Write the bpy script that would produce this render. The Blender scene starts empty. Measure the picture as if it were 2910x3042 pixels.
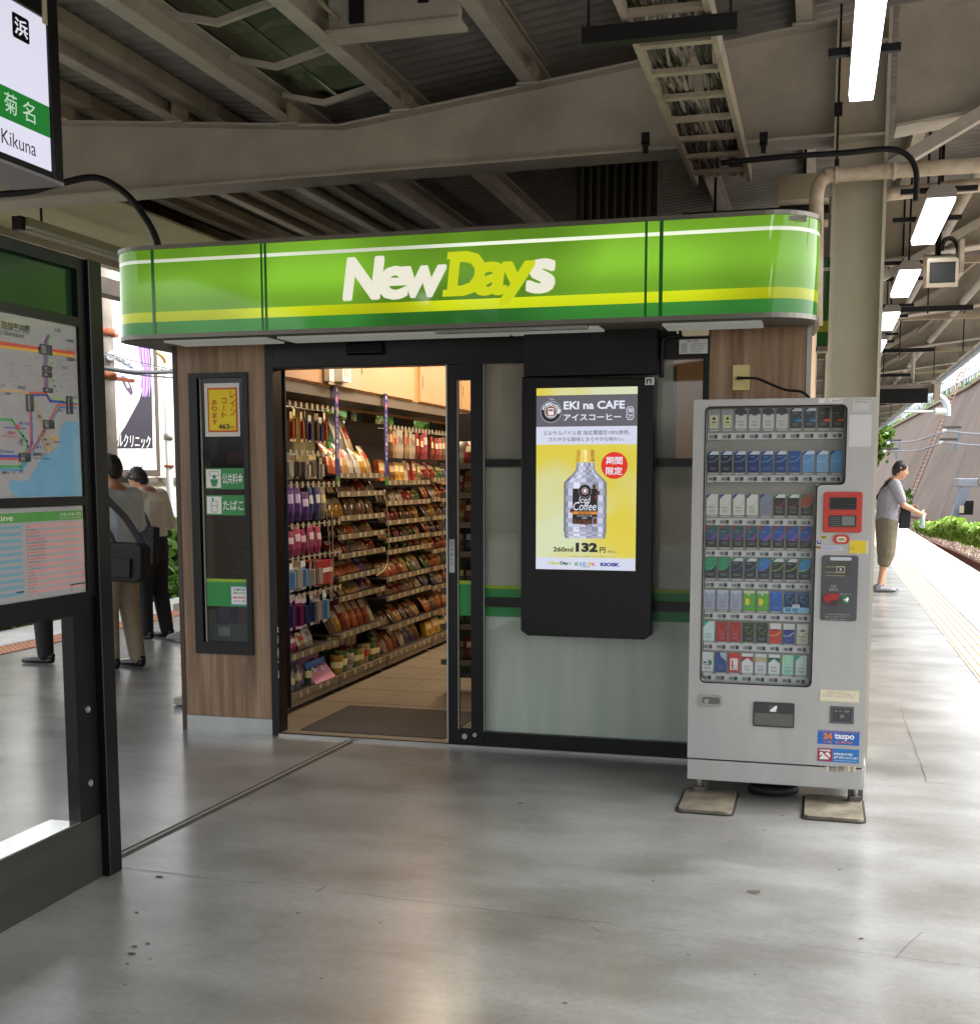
import bpy, bmesh, math, random
from mathutils import Vector, Matrix, Quaternion
random.seed(7)
R = math.radians
SC = bpy.context.scene
COL = SC.collection

# ------------------------------------------------------------------ camera
F_, CY_, YAW, PITCH, ROLL = 3542.6, 1804.5, -.2691, .1097, -.0005
CAM = Vector((0, -6.339, 1.52))
def _rot():
    cw, sw = math.cos(YAW), math.sin(YAW); cp, sp = math.cos(PITCH), math.sin(PITCH)
    f = Vector((sw*cp, cw*cp, -sp)); r = Vector((cw, -sw, 0)); u = r.cross(f)
    c, s = math.cos(ROLL), math.sin(ROLL)
    return c*r+s*u, -s*r+c*u, f
RX, UX, FX = _rot()
cd = bpy.data.cameras.new('camera'); cam = bpy.data.objects.new('camera', cd); COL.objects.link(cam)
cd.sensor_fit = 'HORIZONTAL'; cd.sensor_width = 36; cd.lens = F_/2910*36; cd.shift_y = (CY_-1521)/2910
cd.clip_end = 1500; cd.clip_start = .05
M = Matrix((RX, UX, -FX)).transposed().to_4x4(); M.translation = CAM
cam.matrix_world = M
SC.camera = cam
def at(u, v, ax, val):
    """point of the real plane X/Y/Z = val that the photograph shows at (u, v)"""
    d = FX + RX*((u-1455)/F_) - UX*((v-CY_)/F_)
    i = 'XYZ'.index(ax); return CAM + d*((val-CAM[i])/d[i])

# ------------------------------------------------------------------ exposure, world, sun
EXPO = 2.15
SC.view_settings.view_transform = 'Standard'; SC.view_settings.look = 'None'
SC.view_settings.exposure = EXPO; SC.view_settings.gamma = 1
SC.view_settings.use_curve_mapping = False
W = bpy.data.worlds.new('World'); SC.world = W; W.use_nodes = True
nt = W.node_tree; nt.nodes.clear()
sky = nt.nodes.new('ShaderNodeTexSky'); sky.sky_type = 'NISHITA'; sky.sun_disc = False
sky.sun_elevation = R(50); sky.sun_rotation = R(75); sky.dust_density = 4; sky.air_density = 1.0
hs = nt.nodes.new('ShaderNodeHueSaturation'); hs.inputs['Saturation'].default_value = .22
bg = nt.nodes.new('ShaderNodeBackground'); bg.inputs[1].default_value = .15
wo = nt.nodes.new('ShaderNodeOutputWorld')
nt.links.new(sky.outputs[0], hs.inputs['Color']); nt.links.new(hs.outputs[0], bg.inputs[0]); nt.links.new(bg.outputs[0], wo.inputs[0])
sd = bpy.data.lights.new('sun', 'SUN'); sd.energy = 1.05; sd.angle = R(24); sd.color = (1, .99, .97)
so = bpy.data.objects.new('sun', sd); COL.objects.link(so)
so.rotation_euler = (Vector((-math.cos(R(50))*math.sin(R(75)), -math.cos(R(50))*math.cos(R(75)), -math.sin(R(50))))).to_track_quat('-Z', 'Y').to_euler(); so.location = (10, -10, 20)
SC.cycles.max_bounces = 9; SC.cycles.diffuse_bounces = 5; SC.cycles.glossy_bounces = 4
SC.cycles.transparent_max_bounces = 12; SC.cycles.caustics_reflective = False; SC.cycles.caustics_refractive = False
SC.cycles.sample_clamp_indirect = 6
EK = 2**(-EXPO)

# ------------------------------------------------------------------ materials
def lin(c):
    if isinstance(c, str):
        c = c.lstrip('#'); c = [int(c[i:i+2], 16)/255 for i in (0, 2, 4)]
        return tuple(x/12.92 if x <= .04045 else ((x+.055)/1.055)**2.4 for x in c)
    return tuple(c)
MC = {}
def mat(col, rough=.6, metal=0, var=0, scale=4, bump=0, bscale=30, coat=0, spec=.5, stretch=(1, 1, 1), col2=None, detail=4, dist=.02):
    key = (col if isinstance(col, str) else tuple(col), rough, metal, var, scale, bump, bscale, coat, spec, stretch, col2, detail)
    if key in MC: return MC[key]
    m = bpy.data.materials.new('paint'); m.use_nodes = True; n = m.node_tree; b = n.nodes['Principled BSDF']
    c = lin(col); b.inputs['Base Color'].default_value = (*c, 1); b.inputs['Roughness'].default_value = rough
    b.inputs['Metallic'].default_value = metal; b.inputs['Coat Weight'].default_value = coat
    b.inputs['Coat Roughness'].default_value = .08
    b.inputs['Specular IOR Level'].default_value = spec
    if var or bump:
        tc = n.nodes.new('ShaderNodeTexCoord'); mp = n.nodes.new('ShaderNodeMapping'); mp.inputs['Scale'].default_value = stretch
        n.links.new(tc.outputs['Object'], mp.inputs[0])
    if var:
        nz = n.nodes.new('ShaderNodeTexNoise'); nz.inputs['Scale'].default_value = scale; nz.inputs['Detail'].default_value = detail
        nz.inputs['Roughness'].default_value = .62
        n.links.new(mp.outputs[0], nz.inputs['Vector'])
        rp = n.nodes.new('ShaderNodeValToRGB'); e = rp.color_ramp.elements
        e[0].position = .3; e[1].position = .7
        c2 = lin(col2) if col2 else tuple(x*(1-var) for x in c)
        e[0].color = (*c2, 1); e[1].color = (*(min(1, x*(1+var*.6)) for x in c), 1) if not col2 else (*c, 1)
        n.links.new(nz.outputs['Fac'], rp.inputs[0]); n.links.new(rp.outputs[0], b.inputs['Base Color'])
    if bump:
        nb = n.nodes.new('ShaderNodeTexNoise'); nb.inputs['Scale'].default_value = bscale; nb.inputs['Detail'].default_value = 3
        n.links.new(mp.outputs[0], nb.inputs['Vector'])
        bp = n.nodes.new('ShaderNodeBump'); bp.inputs['Strength'].default_value = bump; bp.inputs['Distance'].default_value = dist
        n.links.new(nb.outputs['Fac'], bp.inputs['Height']); n.links.new(bp.outputs[0], b.inputs['Normal'])
    MC[key] = m; return m
def emi(col, k=1.0, gloss=True):
    key = ('e', col, k, gloss)
    if key in MC: return MC[key]
    m = bpy.data.materials.new('lit'); m.use_nodes = True; b = m.node_tree.nodes['Principled BSDF']
    b.inputs['Base Color'].default_value = (*[x*.25 for x in lin(col)], 1); b.inputs['Roughness'].default_value = .12 if gloss else .7
    b.inputs['Emission Color'].default_value = (*lin(col), 1); b.inputs['Emission Strength'].default_value = k*EK
    MC[key] = m; return m
def backlit(col, k, tubes):
    """acrylic skin of a light box: brightest in front of the tubes inside, dimmer towards its edges and joints"""
    m = bpy.data.materials.new('backlit'); m.use_nodes = True; n = m.node_tree; b = n.nodes['Principled BSDF']; L = n.links.new
    b.inputs['Base Color'].default_value = (*[x*.2 for x in lin(col)], 1); b.inputs['Roughness'].default_value = .06; b.inputs['Specular IOR Level'].default_value = .3
    b.inputs['Emission Color'].default_value = (*lin(col), 1)
    tc = n.nodes.new('ShaderNodeTexCoord'); nz = n.nodes.new('ShaderNodeTexNoise'); nz.inputs['Scale'].default_value = tubes
    nz.inputs['Detail'].default_value = .5; L(tc.outputs['Object'], nz.inputs['Vector'])
    mp = n.nodes.new('ShaderNodeMapRange'); mp.inputs[1].default_value = .36; mp.inputs[2].default_value = .64; mp.inputs[3].default_value = .62; mp.inputs[4].default_value = 1.2; L(nz.outputs['Fac'], mp.inputs[0])
    sp = n.nodes.new('ShaderNodeSeparateXYZ'); L(tc.outputs['Object'], sp.inputs[0])
    r1 = n.nodes.new('ShaderNodeValToRGB'); mz = n.nodes.new('ShaderNodeMapRange'); mz.inputs[1].default_value = 2.3; mz.inputs[2].default_value = 2.76; L(sp.outputs['Z'], mz.inputs[0]); L(mz.outputs[0], r1.inputs[0])
    e = r1.color_ramp.elements; e[0].color = (.45, .45, .45, 1); e[1].color = (.7, .7, .7, 1); q = e.new(.6); q.color = (1, 1, 1, 1); q = e.new(.3); q.color = (.62, .62, .62, 1); r1.color_ramp.interpolation = 'EASE'
    m1 = n.nodes.new('ShaderNodeMath'); m1.operation = 'MULTIPLY'; m2 = n.nodes.new('ShaderNodeMath'); m2.operation = 'MULTIPLY'; m2.inputs[1].default_value = k*EK
    L(mp.outputs[0], m1.inputs[0]); L(r1.outputs[0], m1.inputs[1]); L(m1.outputs[0], m2.inputs[0]); L(m2.outputs[0], b.inputs['Emission Strength'])
    return m
def glass(tint=(1, 1, 1), refl=.1, rough=.02):
    key = ('g', tint, refl, rough)
    if key in MC: return MC[key]
    m = bpy.data.materials.new('glass'); m.use_nodes = True; n = m.node_tree
    for x in list(n.nodes):
        if x.type == 'BSDF_PRINCIPLED': n.nodes.remove(x)
    t = n.nodes.new('ShaderNodeBsdfTransparent'); t.inputs[0].default_value = (*tint, 1)
    g = n.nodes.new('ShaderNodeBsdfGlossy'); g.inputs['Roughness'].default_value = rough
    fr = n.nodes.new('ShaderNodeFresnel'); fr.inputs[0].default_value = 1.45
    ad = n.nodes.new('ShaderNodeMath'); ad.operation = 'ADD'; ad.inputs[1].default_value = refl-.04; ad.use_clamp = True
    mx = n.nodes.new('ShaderNodeMixShader')
    ge = n.nodes.new('ShaderNodeNewGeometry'); iv = n.nodes.new('ShaderNodeMath'); iv.operation = 'SUBTRACT'; iv.inputs[0].default_value = 1
    ml = n.nodes.new('ShaderNodeMath'); ml.operation = 'MULTIPLY'; n.links.new(ge.outputs['Backfacing'], iv.inputs[1]); n.links.new(iv.outputs[0], ml.inputs[1])
    n.links.new(fr.outputs[0], ad.inputs[0]); n.links.new(ad.outputs[0], ml.inputs[0]); n.links.new(ml.outputs[0], mx.inputs[0]); n.links.new(t.outputs[0], mx.inputs[1]); n.links.new(g.outputs[0], mx.inputs[2])
    n.links.new(mx.outputs[0], n.nodes['Material Output'].inputs[0])
    MC[key] = m; return m
def film(col, col2, alpha, streak=False):
    """milky decorative film on glass: part see-through, part white scatter, glossy face"""
    m = bpy.data.materials.new('film'); m.use_nodes = True; n = m.node_tree; b = n.nodes['Principled BSDF']
    b.inputs['Roughness'].default_value = .5; b.inputs['Coat Weight'].default_value = .8; b.inputs['Coat Roughness'].default_value = .03
    b.inputs['Alpha'].default_value = alpha
    tc = n.nodes.new('ShaderNodeTexCoord'); mp = n.nodes.new('ShaderNodeMapping'); n.links.new(tc.outputs['Object'], mp.inputs[0])
    nz = n.nodes.new('ShaderNodeTexNoise'); n.links.new(mp.outputs[0], nz.inputs['Vector'])
    if streak: mp.inputs['Scale'].default_value = (7, 1, .5); nz.inputs['Scale'].default_value = 1.6
    else: nz.inputs['Scale'].default_value = 1.3
    rp = n.nodes.new('ShaderNodeValToRGB'); rp.color_ramp.elements[0].position = .35; rp.color_ramp.elements[1].position = .65
    rp.color_ramp.elements[0].color = (*lin(col), 1); rp.color_ramp.elements[1].color = (*lin(col2), 1)
    n.links.new(nz.outputs['Fac'], rp.inputs[0]); n.links.new(rp.outputs[0], b.inputs['Base Color'])
    return m
def woodmat():
    m = bpy.data.materials.new('walnut_laminate'); m.use_nodes = True; n = m.node_tree; b = n.nodes['Principled BSDF']
    b.inputs['Roughness'].default_value = .45
    tc = n.nodes.new('ShaderNodeTexCoord'); mp = n.nodes.new('ShaderNodeMapping'); mp.inputs['Scale'].default_value = (13, 13, .55)
    n.links.new(tc.outputs['Object'], mp.inputs[0])
    n1 = n.nodes.new('ShaderNodeTexNoise'); n1.inputs['Scale'].default_value = 1.1; n1.inputs['Detail'].default_value = 5; n1.inputs['Distortion'].default_value = .7
    n2 = n.nodes.new('ShaderNodeTexNoise'); n2.inputs['Scale'].default_value = 7; n2.inputs['Detail'].default_value = 6
    n.links.new(mp.outputs[0], n1.inputs['Vector']); n.links.new(mp.outputs[0], n2.inputs['Vector'])
    r1 = n.nodes.new('ShaderNodeValToRGB'); e = r1.color_ramp.elements
    e[0].position = .28; e[0].color = (*lin('#5b4838'), 1); e[1].position = .72; e[1].color = (*lin('#a58a70'), 1)
    k = r1.color_ramp.elements.new(.45); k.color = (*lin('#84694f'), 1)
    mx = n.nodes.new('ShaderNodeMix'); mx.data_type = 'RGBA'; mx.blend_type = 'MULTIPLY'; mx.inputs[0].default_value = .55
    r2 = n.nodes.new('ShaderNodeValToRGB'); r2.color_ramp.elements[0].position = .3; r2.color_ramp.elements[0].color = (.55, .5, .46, 1); r2.color_ramp.elements[1].position = .6
    n.links.new(n1.outputs['Fac'], r1.inputs[0]); n.links.new(n2.outputs['Fac'], r2.inputs[0])
    n.links.new(r1.outputs[0], mx.inputs[6]); n.links.new(r2.outputs[0], mx.inputs[7]); n.links.new(mx.outputs[2], b.inputs['Base Color'])
    return m

# ------------------------------------------------------------------ mesh builder and object helpers
class MB:
    def __init__(s): s.v = []; s.f = []; s.m = []; s.mats = []; s.sm = []
    def mi(s, m):
        if m not in s.mats: s.mats.append(m)
        return s.mats.index(m)
    def face(s, pts, m, smooth=False):
        i = len(s.v); s.v += [tuple(p) for p in pts]; s.f.append(tuple(range(i, i+len(pts)))); s.m.append(s.mi(m)); s.sm.append(smooth)
    def box(s, x0, x1, y0, y1, z0, z1, m):
        x0, x1 = sorted((x0, x1)); y0, y1 = sorted((y0, y1)); z0, z1 = sorted((z0, z1))
        i = len(s.v); k = s.mi(m)
        s.v += [(x0, y0, z0), (x1, y0, z0), (x1, y1, z0), (x0, y1, z0), (x0, y0, z1), (x1, y0, z1), (x1, y1, z1), (x0, y1, z1)]
        for q in ((0, 3, 2, 1), (4, 5, 6, 7), (0, 1, 5, 4), (1, 2, 6, 5), (2, 3, 7, 6), (3, 0, 4, 7)):
            s.f.append(tuple(i+j for j in q)); s.m.append(k); s.sm.append(False)
        return s
    def hexa(s, p, m):
        """p: 8 points, bottom ring then top ring"""
        i = len(s.v); k = s.mi(m); s.v += [tuple(q) for q in p]
        for q in ((0, 3, 2, 1), (4, 5, 6, 7), (0, 1, 5, 4), (1, 2, 6, 5), (2, 3, 7, 6), (3, 0, 4, 7)):
            s.f.append(tuple(i+j for j in q)); s.m.append(k); s.sm.append(False)
        return s
    def prism(s, poly, ax, a, b, m):
        """poly: 2D outline in the two other axes (in order), swept from a to b along ax"""
        def P(q, t):
            return {'X': (t, q[0], q[1]), 'Y': (q[0], t, q[1]), 'Z': (q[0], q[1], t)}[ax]
        n = len(poly); i = len(s.v); k = s.mi(m)
        s.v += [P(q, a) for q in poly]+[P(q, b) for q in poly]
        s.f.append(tuple(range(i, i+n))); s.f.append(tuple(range(i+2*n-1, i+n-1, -1))); s.m += [k, k]; s.sm += [False, False]
        for j in range(n):
            jj = (j+1) % n; s.f.append((i+j, i+n+j, i+n+jj, i+jj)); s.m.append(k); s.sm.append(False)
        return s
    def tube(s, pts, r, m, n=10, cap=True):
        pts = [Vector(p) for p in pts]; rs = r if isinstance(r, (list, tuple)) else [r]*len(pts)
        i0 = len(s.v); k = s.mi(m); ref = None
        for a, p in enumerate(pts):
            t = (pts[min(a+1, len(pts)-1)]-pts[max(a-1, 0)]).normalized()
            if ref is None: ref = t.orthogonal().normalized()
            ref = (ref-t*ref.dot(t)).normalized(); b = t.cross(ref)
            for j in range(n):
                q = 2*math.pi*j/n; s.v.append(tuple(p+(ref*math.cos(q)+b*math.sin(q))*rs[a]))
        for a in range(len(pts)-1):
            for j in range(n):
                jj = (j+1) % n; s.f.append((i0+a*n+j, i0+a*n+jj, i0+(a+1)*n+jj, i0+(a+1)*n+j)); s.m.append(k); s.sm.append(True)
        if cap:
            s.f.append(tuple(i0+j for j in reversed(range(n)))); e = i0+(len(pts)-1)*n; s.f.append(tuple(e+j for j in range(n))); s.m += [k, k]; s.sm += [False, False]
        return s
    def disc(s, c, ax, r, th, m, n=24):
        c = Vector(c); d = {'X': Vector((th, 0, 0)), 'Y': Vector((0, th, 0)), 'Z': Vector((0, 0, th))}[ax]
        return s.tube([c, c+d], r, m, n)
    def build(s, name, parent=None, bevel=0, smooth=False, weld=False):
        me = bpy.data.meshes.new(name); me.from_pydata(s.v, [], s.f)
        for m in s.mats: me.materials.append(m)
        me.polygons.foreach_set('material_index', s.m)
        me.polygons.foreach_set('use_smooth', [True]*len(s.f) if smooth else s.sm); me.update()
        bm = bmesh.new(); bm.from_mesh(me)
        if weld: bmesh.ops.remove_doubles(bm, verts=bm.verts, dist=1e-5)
        bmesh.ops.recalc_face_normals(bm, faces=bm.faces); bm.to_mesh(me); bm.free()
        o = bpy.data.objects.new(name, me); COL.objects.link(o)
        if parent: attach(o, parent)
        if bevel:
            md = o.modifiers.new('bevel', 'BEVEL'); md.width = bevel; md.segments = 2; md.limit_method = 'ANGLE'
        return o
WL = {}
def wloc(o):
    v = Vector(o.location); p = o.parent
    while p: v += p.location; p = p.parent
    return v
def attach(o, parent):
    o.parent = parent; o.location = -wloc(parent)
def tag(o, label=None, cat=None, group=None, kind=None):
    if label: o['label'] = label
    if cat: o['category'] = cat
    if group: o['group'] = group
    if kind: o['kind'] = kind
    return o
def thing(name, label, cat, loc=(0, 0, 0), group=None):
    o = bpy.data.objects.new(name, None); COL.objects.link(o); o.location = loc; o.empty_display_size = .2
    return tag(o, label, cat, group)
def struct(name, mb, **k): return tag(mb.build(name, **k), kind='structure')
def rr(x0, x1, z0, z1, r, n=5):
    p = []
    for cx, cz, a in ((x1-r, z0+r, -90), (x1-r, z1-r, 0), (x0+r, z1-r, 90), (x0+r, z0+r, 180)):
        for i in range(n+1): t = R(a+90*i/n); p.append((cx+r*math.cos(t), cz+r*math.sin(t)))
    return p

class Plane:
    """a flat face: origin O, right r, up u, outward normal n; text, rectangles and polygons are laid on it"""
    def __init__(s, O, r=(1, 0, 0), u=(0, 0, 1)):
        s.O = Vector(O); s.r = Vector(r).normalized(); s.u = Vector(u).normalized(); s.n = s.r.cross(s.u)
    def p(s, x, y, d=0): return s.O+s.r*x+s.u*y+s.n*d
    def rect(s, mb, x0, y0, x1, y1, d, m): mb.face([s.p(x0, y0, d), s.p(x1, y0, d), s.p(x1, y1, d), s.p(x0, y1, d)], m)
    def poly(s, mb, pts, d, m): mb.face([s.p(x, y, d) for x, y in pts], m)
    def slab(s, mb, x0, y0, x1, y1, d0, d1, m):
        mb.hexa([s.p(x0, y0, d1), s.p(x1, y0, d1), s.p(x1, y0, d0), s.p(x0, y0, d0), s.p(x0, y1, d1), s.p(x1, y1, d1), s.p(x1, y1, d0), s.p(x0, y1, d0)], m)
    def circ(s, mb, x, y, r, d, m, n=28, ry=None):
        s.poly(mb, [(x+r*math.cos(2*math.pi*i/n), y+(ry or r)*math.sin(2*math.pi*i/n)) for i in range(n)], d, m)
    def line(s, mb, pts, w, d, m):
        for (x0, y0), (x1, y1) in zip(pts, pts[1:]):
            l = math.hypot(x1-x0, y1-y0) or 1e-6; nx, ny = -(y1-y0)/l*w/2, (x1-x0)/l*w/2; ex, ey = (x1-x0)/l*w/3, (y1-y0)/l*w/3
            s.poly(mb, [(x0+nx-ex, y0+ny-ey), (x0-nx-ex, y0-ny-ey), (x1-nx+ex, y1-ny+ey), (x1+nx+ex, y1+ny+ey)], d, m)
    def text(s, mb, t, x0, y0, x1, y1, d, m, bold=0, shear=0, keep=False, extr=0):
        vs, fs = glyphs(t, bold, shear, extr)
        ax = min(v[0] for v in vs); bx = max(v[0] for v in vs); ay = min(v[1] for v in vs); by = max(v[1] for v in vs)
        kx = (x1-x0)/max(1e-6, bx-ax); ky = (y1-y0)/max(1e-6, by-ay)
        if keep: kx = ky = min(kx, ky)
        ox = x0 if not keep else (x0+x1)/2-(bx-ax)*kx/2
        i = len(mb.v); k = mb.mi(m)
        mb.v += [tuple(s.p(ox+(v[0]-ax)*kx, y0+(v[1]-ay)*ky, d+v[2])) for v in vs]
        for f in fs: mb.f.append(tuple(i+j for j in f)); mb.m.append(k); mb.sm.append(False)
def heavy(P_, mb, t, x0, y0, x1, y1, d, m, r, shear=0, bold=0, n=10):
    ofs = [(i_, j_) for i_ in (-1, -.5, 0, .5, 1) for j_ in (-1, -.5, 0, .5, 1) if max(abs(i_), abs(j_)) == 1 and (abs(i_)+abs(j_)) < 2]+[(.85, .85), (-.85, .85), (.85, -.85), (-.85, -.85)]
    for i, (a_, b_) in enumerate(ofs): P_.text(mb, t, x0+r+r*a_, y0+r+r*b_, x1-r+r*a_, y1-r+r*b_, d+i*.00002, m, bold, shear)
    P_.text(mb, t, x0+r, y0+r, x1-r, y1-r, d+.0003, m, bold, shear)
GC = {}
def glyphs(t, bold=0, shear=0, extr=0):
    k = (t, bold, shear, extr)
    if k not in GC:
        c = bpy.data.curves.new('t', 'FONT'); c.body = t; c.offset = bold; c.shear = shear; c.resolution_u = 3; c.extrude = extr; c.fill_mode = 'BOTH'
        o = bpy.data.objects.new('t', c); COL.objects.link(o)
        dg = bpy.context.evaluated_depsgraph_get(); me = bpy.data.meshes.new_from_object(o.evaluated_get(dg))
        GC[k] = ([tuple(v.co) for v in me.vertices], [tuple(p.vertices) for p in me.polygons])
        bpy.data.objects.remove(o); bpy.data.curves.remove(c); bpy.data.meshes.remove(me)
    return GC[k]

BLACK = mat('#0b0b0d', .3, var=.25, scale=9, bump=.03, bscale=60, spec=.3)
BLACKM = mat('#121214', .6, var=.2, scale=12, spec=.3)
STEEL = mat('#a9a9a6', .32, .9, var=.12, scale=6, stretch=(1, 1, .15))
GREYM = mat('#8f8f8b', .5, .3, var=.15, scale=5)
WHITE = mat('#e6e6e2', .5); CREAM = mat('#ded6b8', .5, var=.08, scale=10)
def steelpaint(base, dark):
    m = mat(base, .62, var=.26, scale=2.2, bump=.05, bscale=50); n = m.node_tree; b = n.nodes['Principled BSDF']; L = n.links.new
    src = b.inputs['Base Color'].links[0].from_socket; tc = [x for x in n.nodes if x.type == 'TEX_COORD'][0]
    a = n.nodes.new('ShaderNodeTexNoise'); a.inputs['Scale'].default_value = 13; a.inputs['Detail'].default_value = 8; a.inputs['Roughness'].default_value = .75; L(tc.outputs['Object'], a.inputs['Vector'])
    r = n.nodes.new('ShaderNodeValToRGB'); e = r.color_ramp.elements; e[0].position = .66; e[0].color = (0, 0, 0, 1); e[1].position = .72; e[1].color = (.8, .8, .8, 1); L(a.outputs['Fac'], r.inputs[0])
    mx = n.nodes.new('ShaderNodeMix'); mx.data_type = 'RGBA'; mx.inputs[7].default_value = (*lin(dark), 1); L(r.outputs[0], mx.inputs[0]); L(src, mx.inputs[6]); L(mx.outputs[2], b.inputs['Base Color']); return m
BEAM = steelpaint('#b4b1a6', '#6e5138') or mat('#b4b1a6', .62, var=.26, scale=2.2, bump=.05, bscale=50)
BEAMD = mat('#a9a28c', .65, var=.3, scale=2.6, bump=.05, bscale=50)
RUST = mat('#8a4a2c', .85, var=.5, scale=12, bump=.2)
WOOD = woodmat()

# ------------------------------------------------------------------ floor
def floormat():
    m = bpy.data.materials.new('worn_floor_coating'); m.use_nodes = True; n = m.node_tree; b = n.nodes['Principled BSDF']
    L = n.links.new
    tc = n.nodes.new('ShaderNodeTexCoord'); mp = n.nodes.new('ShaderNodeMapping'); L(tc.outputs['Object'], mp.inputs[0])
    mp.inputs['Scale'].default_value = (.8, 1.0, 1)
    def noise(s, d, r=.55, dist=0, vec=mp):
        z = n.nodes.new('ShaderNodeTexNoise'); z.inputs['Scale'].default_value = s; z.inputs['Detail'].default_value = d
        z.inputs['Roughness'].default_value = r; z.inputs['Distortion'].default_value = dist; L(vec.outputs[0], z.inputs['Vector']); return z
    def ramp(a, ca, bb, cb, src):
        q = n.nodes.new('ShaderNodeValToRGB'); e = q.color_ramp.elements; e[0].position = a; e[1].position = bb
        e[0].color = (*ca, 1); e[1].color = (*cb, 1); L(src, q.inputs[0]); return q
    def mul(a, bb, f=1):
        q = n.nodes.new('ShaderNodeMix'); q.data_type = 'RGBA'; q.blend_type = 'MULTIPLY'; q.inputs[0].default_value = f
        L(a, q.inputs[6]); L(bb, q.inputs[7]); return q.outputs[2]
    big = ramp(.3, (.2, .2, .19), .68, (.3, .302, .294), noise(.55, 3, .45, .2).outputs['Fac'])
    smu = ramp(.36, (.7, .685, .66), .56, (1, 1, 1), noise(1.7, 4, .5, .3).outputs['Fac'])
    mp2 = n.nodes.new('ShaderNodeMapping'); L(tc.outputs['Object'], mp2.inputs[0]); mp2.inputs['Scale'].default_value = (.6, 1.5, 1); mp2.inputs['Rotation'].default_value = (0, 0, .15)
    scf = ramp(.4, (.76, .75, .73), .58, (1, 1, 1), noise(2.2, 7, .62, .2, mp2).outputs['Fac'])
    fine = ramp(.32, (.8, .79, .78), .6, (1, 1, 1), noise(45, 6, .75).outputs['Fac'])
    spot = ramp(.2, (.3, .27, .25), .225, (1, 1, 1), noise(9, 1, .4).outputs['Fac'])
    c = mul(mul(mul(big.outputs[0], smu.outputs[0]), fine.outputs[0]), scf.outputs[0])
    L(c, b.inputs['Base Color']); b.inputs['Coat Weight'].default_value = .5; b.inputs['Coat Roughness'].default_value = .19; b.inputs['Coat IOR'].default_value = 1.55
    rg = n.nodes.new('ShaderNodeMapRange'); rg.inputs[1].default_value = .3; rg.inputs[2].default_value = .7; rg.inputs[3].default_value = .3; rg.inputs[4].default_value = .46
    L(noise(2.3, 5, .6).outputs['Fac'], rg.inputs[0]); L(rg.outputs[0], b.inputs['Roughness'])
    b.inputs['Specular IOR Level'].default_value = .5
    nb = noise(2.2, 2, .5); bp = n.nodes.new('ShaderNodeBump'); bp.inputs['Strength'].default_value = .12; bp.inputs['Distance'].default_value = .05
    nf = noise(160, 2, .5); bf = n.nodes.new('ShaderNodeBump'); bf.inputs['Strength'].default_value = .1; bf.inputs['Distance'].default_value = .002
    L(nb.outputs['Fac'], bp.inputs['Height']); L(nf.outputs['Fac'], bf.inputs['Height']); L(bp.outputs[0], bf.inputs['Normal']); L(bf.outputs[0], b.inputs['Normal'])
    return m
PLX0, PLX1 = -7.75, 2.42
mb = MB(); FLOOR = floormat()
mb.box(PLX0, PLX1, -20, 75, -1.25, 0, FLOOR)
struct('platform_floor', mb)
CONC = mat('#cbc8c2', .85, var=.2, scale=1.2, bump=.2, bscale=40)
mb = MB(); mb.box(PLX0-.0, -7.05, -20, 75, .001, .005, CONC); struct('platform_edge_paving', mb)

# tactile paving, left: orange studs; right: yellow bars
def tactile_left():
    t = thing('tactile_paving', 'faded orange studded tactile strip beside the left platform edge', 'tactile paving', (-6.87, 0, 0))
    base = mat('#c98f6e', .8, var=.2, scale=6, bump=.1); mb = MB(); mb.box(-7.02, -6.72, -8, 20, .001, .007, base); mb.build('tile_strip', t)
    mb = MB()
    for i in range(int(18/.06)):
        for j in range(5):
            x = -6.99+j*.06; y = 0+i*.06
            mb.tube([(x, y, .007), (x, y, .012)], [.018, .012], base, 6)
    mb.build('studs', t)
tactile_left()
YEL = mat('#b8a27c', .7, var=.25, scale=5)
def tactile_right():
    t = thing('tactile_paving', 'pale tactile strip of raised yellow bars running along the right platform edge', 'tactile paving', (1.35, 0, 0))
    mb = MB(); mb.box(1.18, 1.52, -10, 60, .001, .006, mat('#cdc8bc', .7, var=.1, scale=5)); mb.build('tile_strip', t)
    mb = MB()
    for j in range(5): mb.box(1.2+j*.068, 1.216+j*.068, -10, 60, .006, .012, YEL)
    mb.build('bars', t)
tactile_right()
def gridmat():
    m = bpy.data.materials.new('edge_paving'); m.use_nodes = True; n = m.node_tree; b = n.nodes['Principled BSDF']; b.inputs['Roughness'].default_value = .5
    tc = n.nodes.new('ShaderNodeTexCoord'); br = n.nodes.new('ShaderNodeTexBrick'); br.inputs['Scale'].default_value = 1; br.offset = 0
    br.inputs['Brick Width'].default_value = .1; br.inputs['Row Height'].default_value = .1; br.inputs['Mortar Size'].default_value = .012
    br.inputs['Color1'].default_value = (.5, .47, .46, 1); br.inputs['Color2'].default_value = (.4, .38, .38, 1); br.inputs['Mortar'].default_value = (.22, .2, .2, 1)
    n.links.new(tc.outputs['Object'], br.inputs['Vector']); n.links.new(br.outputs[0], b.inputs['Base Color']); return m
mb = MB(); mb.box(1.54, 2.36, -10, 70, .001, .006, gridmat()); struct('paving_tiles', mb)
mb = MB(); mb.box(2.36, PLX1+.03, -10, 70, -.06, .008, mat('#e0dedb', .6, var=.1)); struct('platform_edge_kerb', mb)
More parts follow.
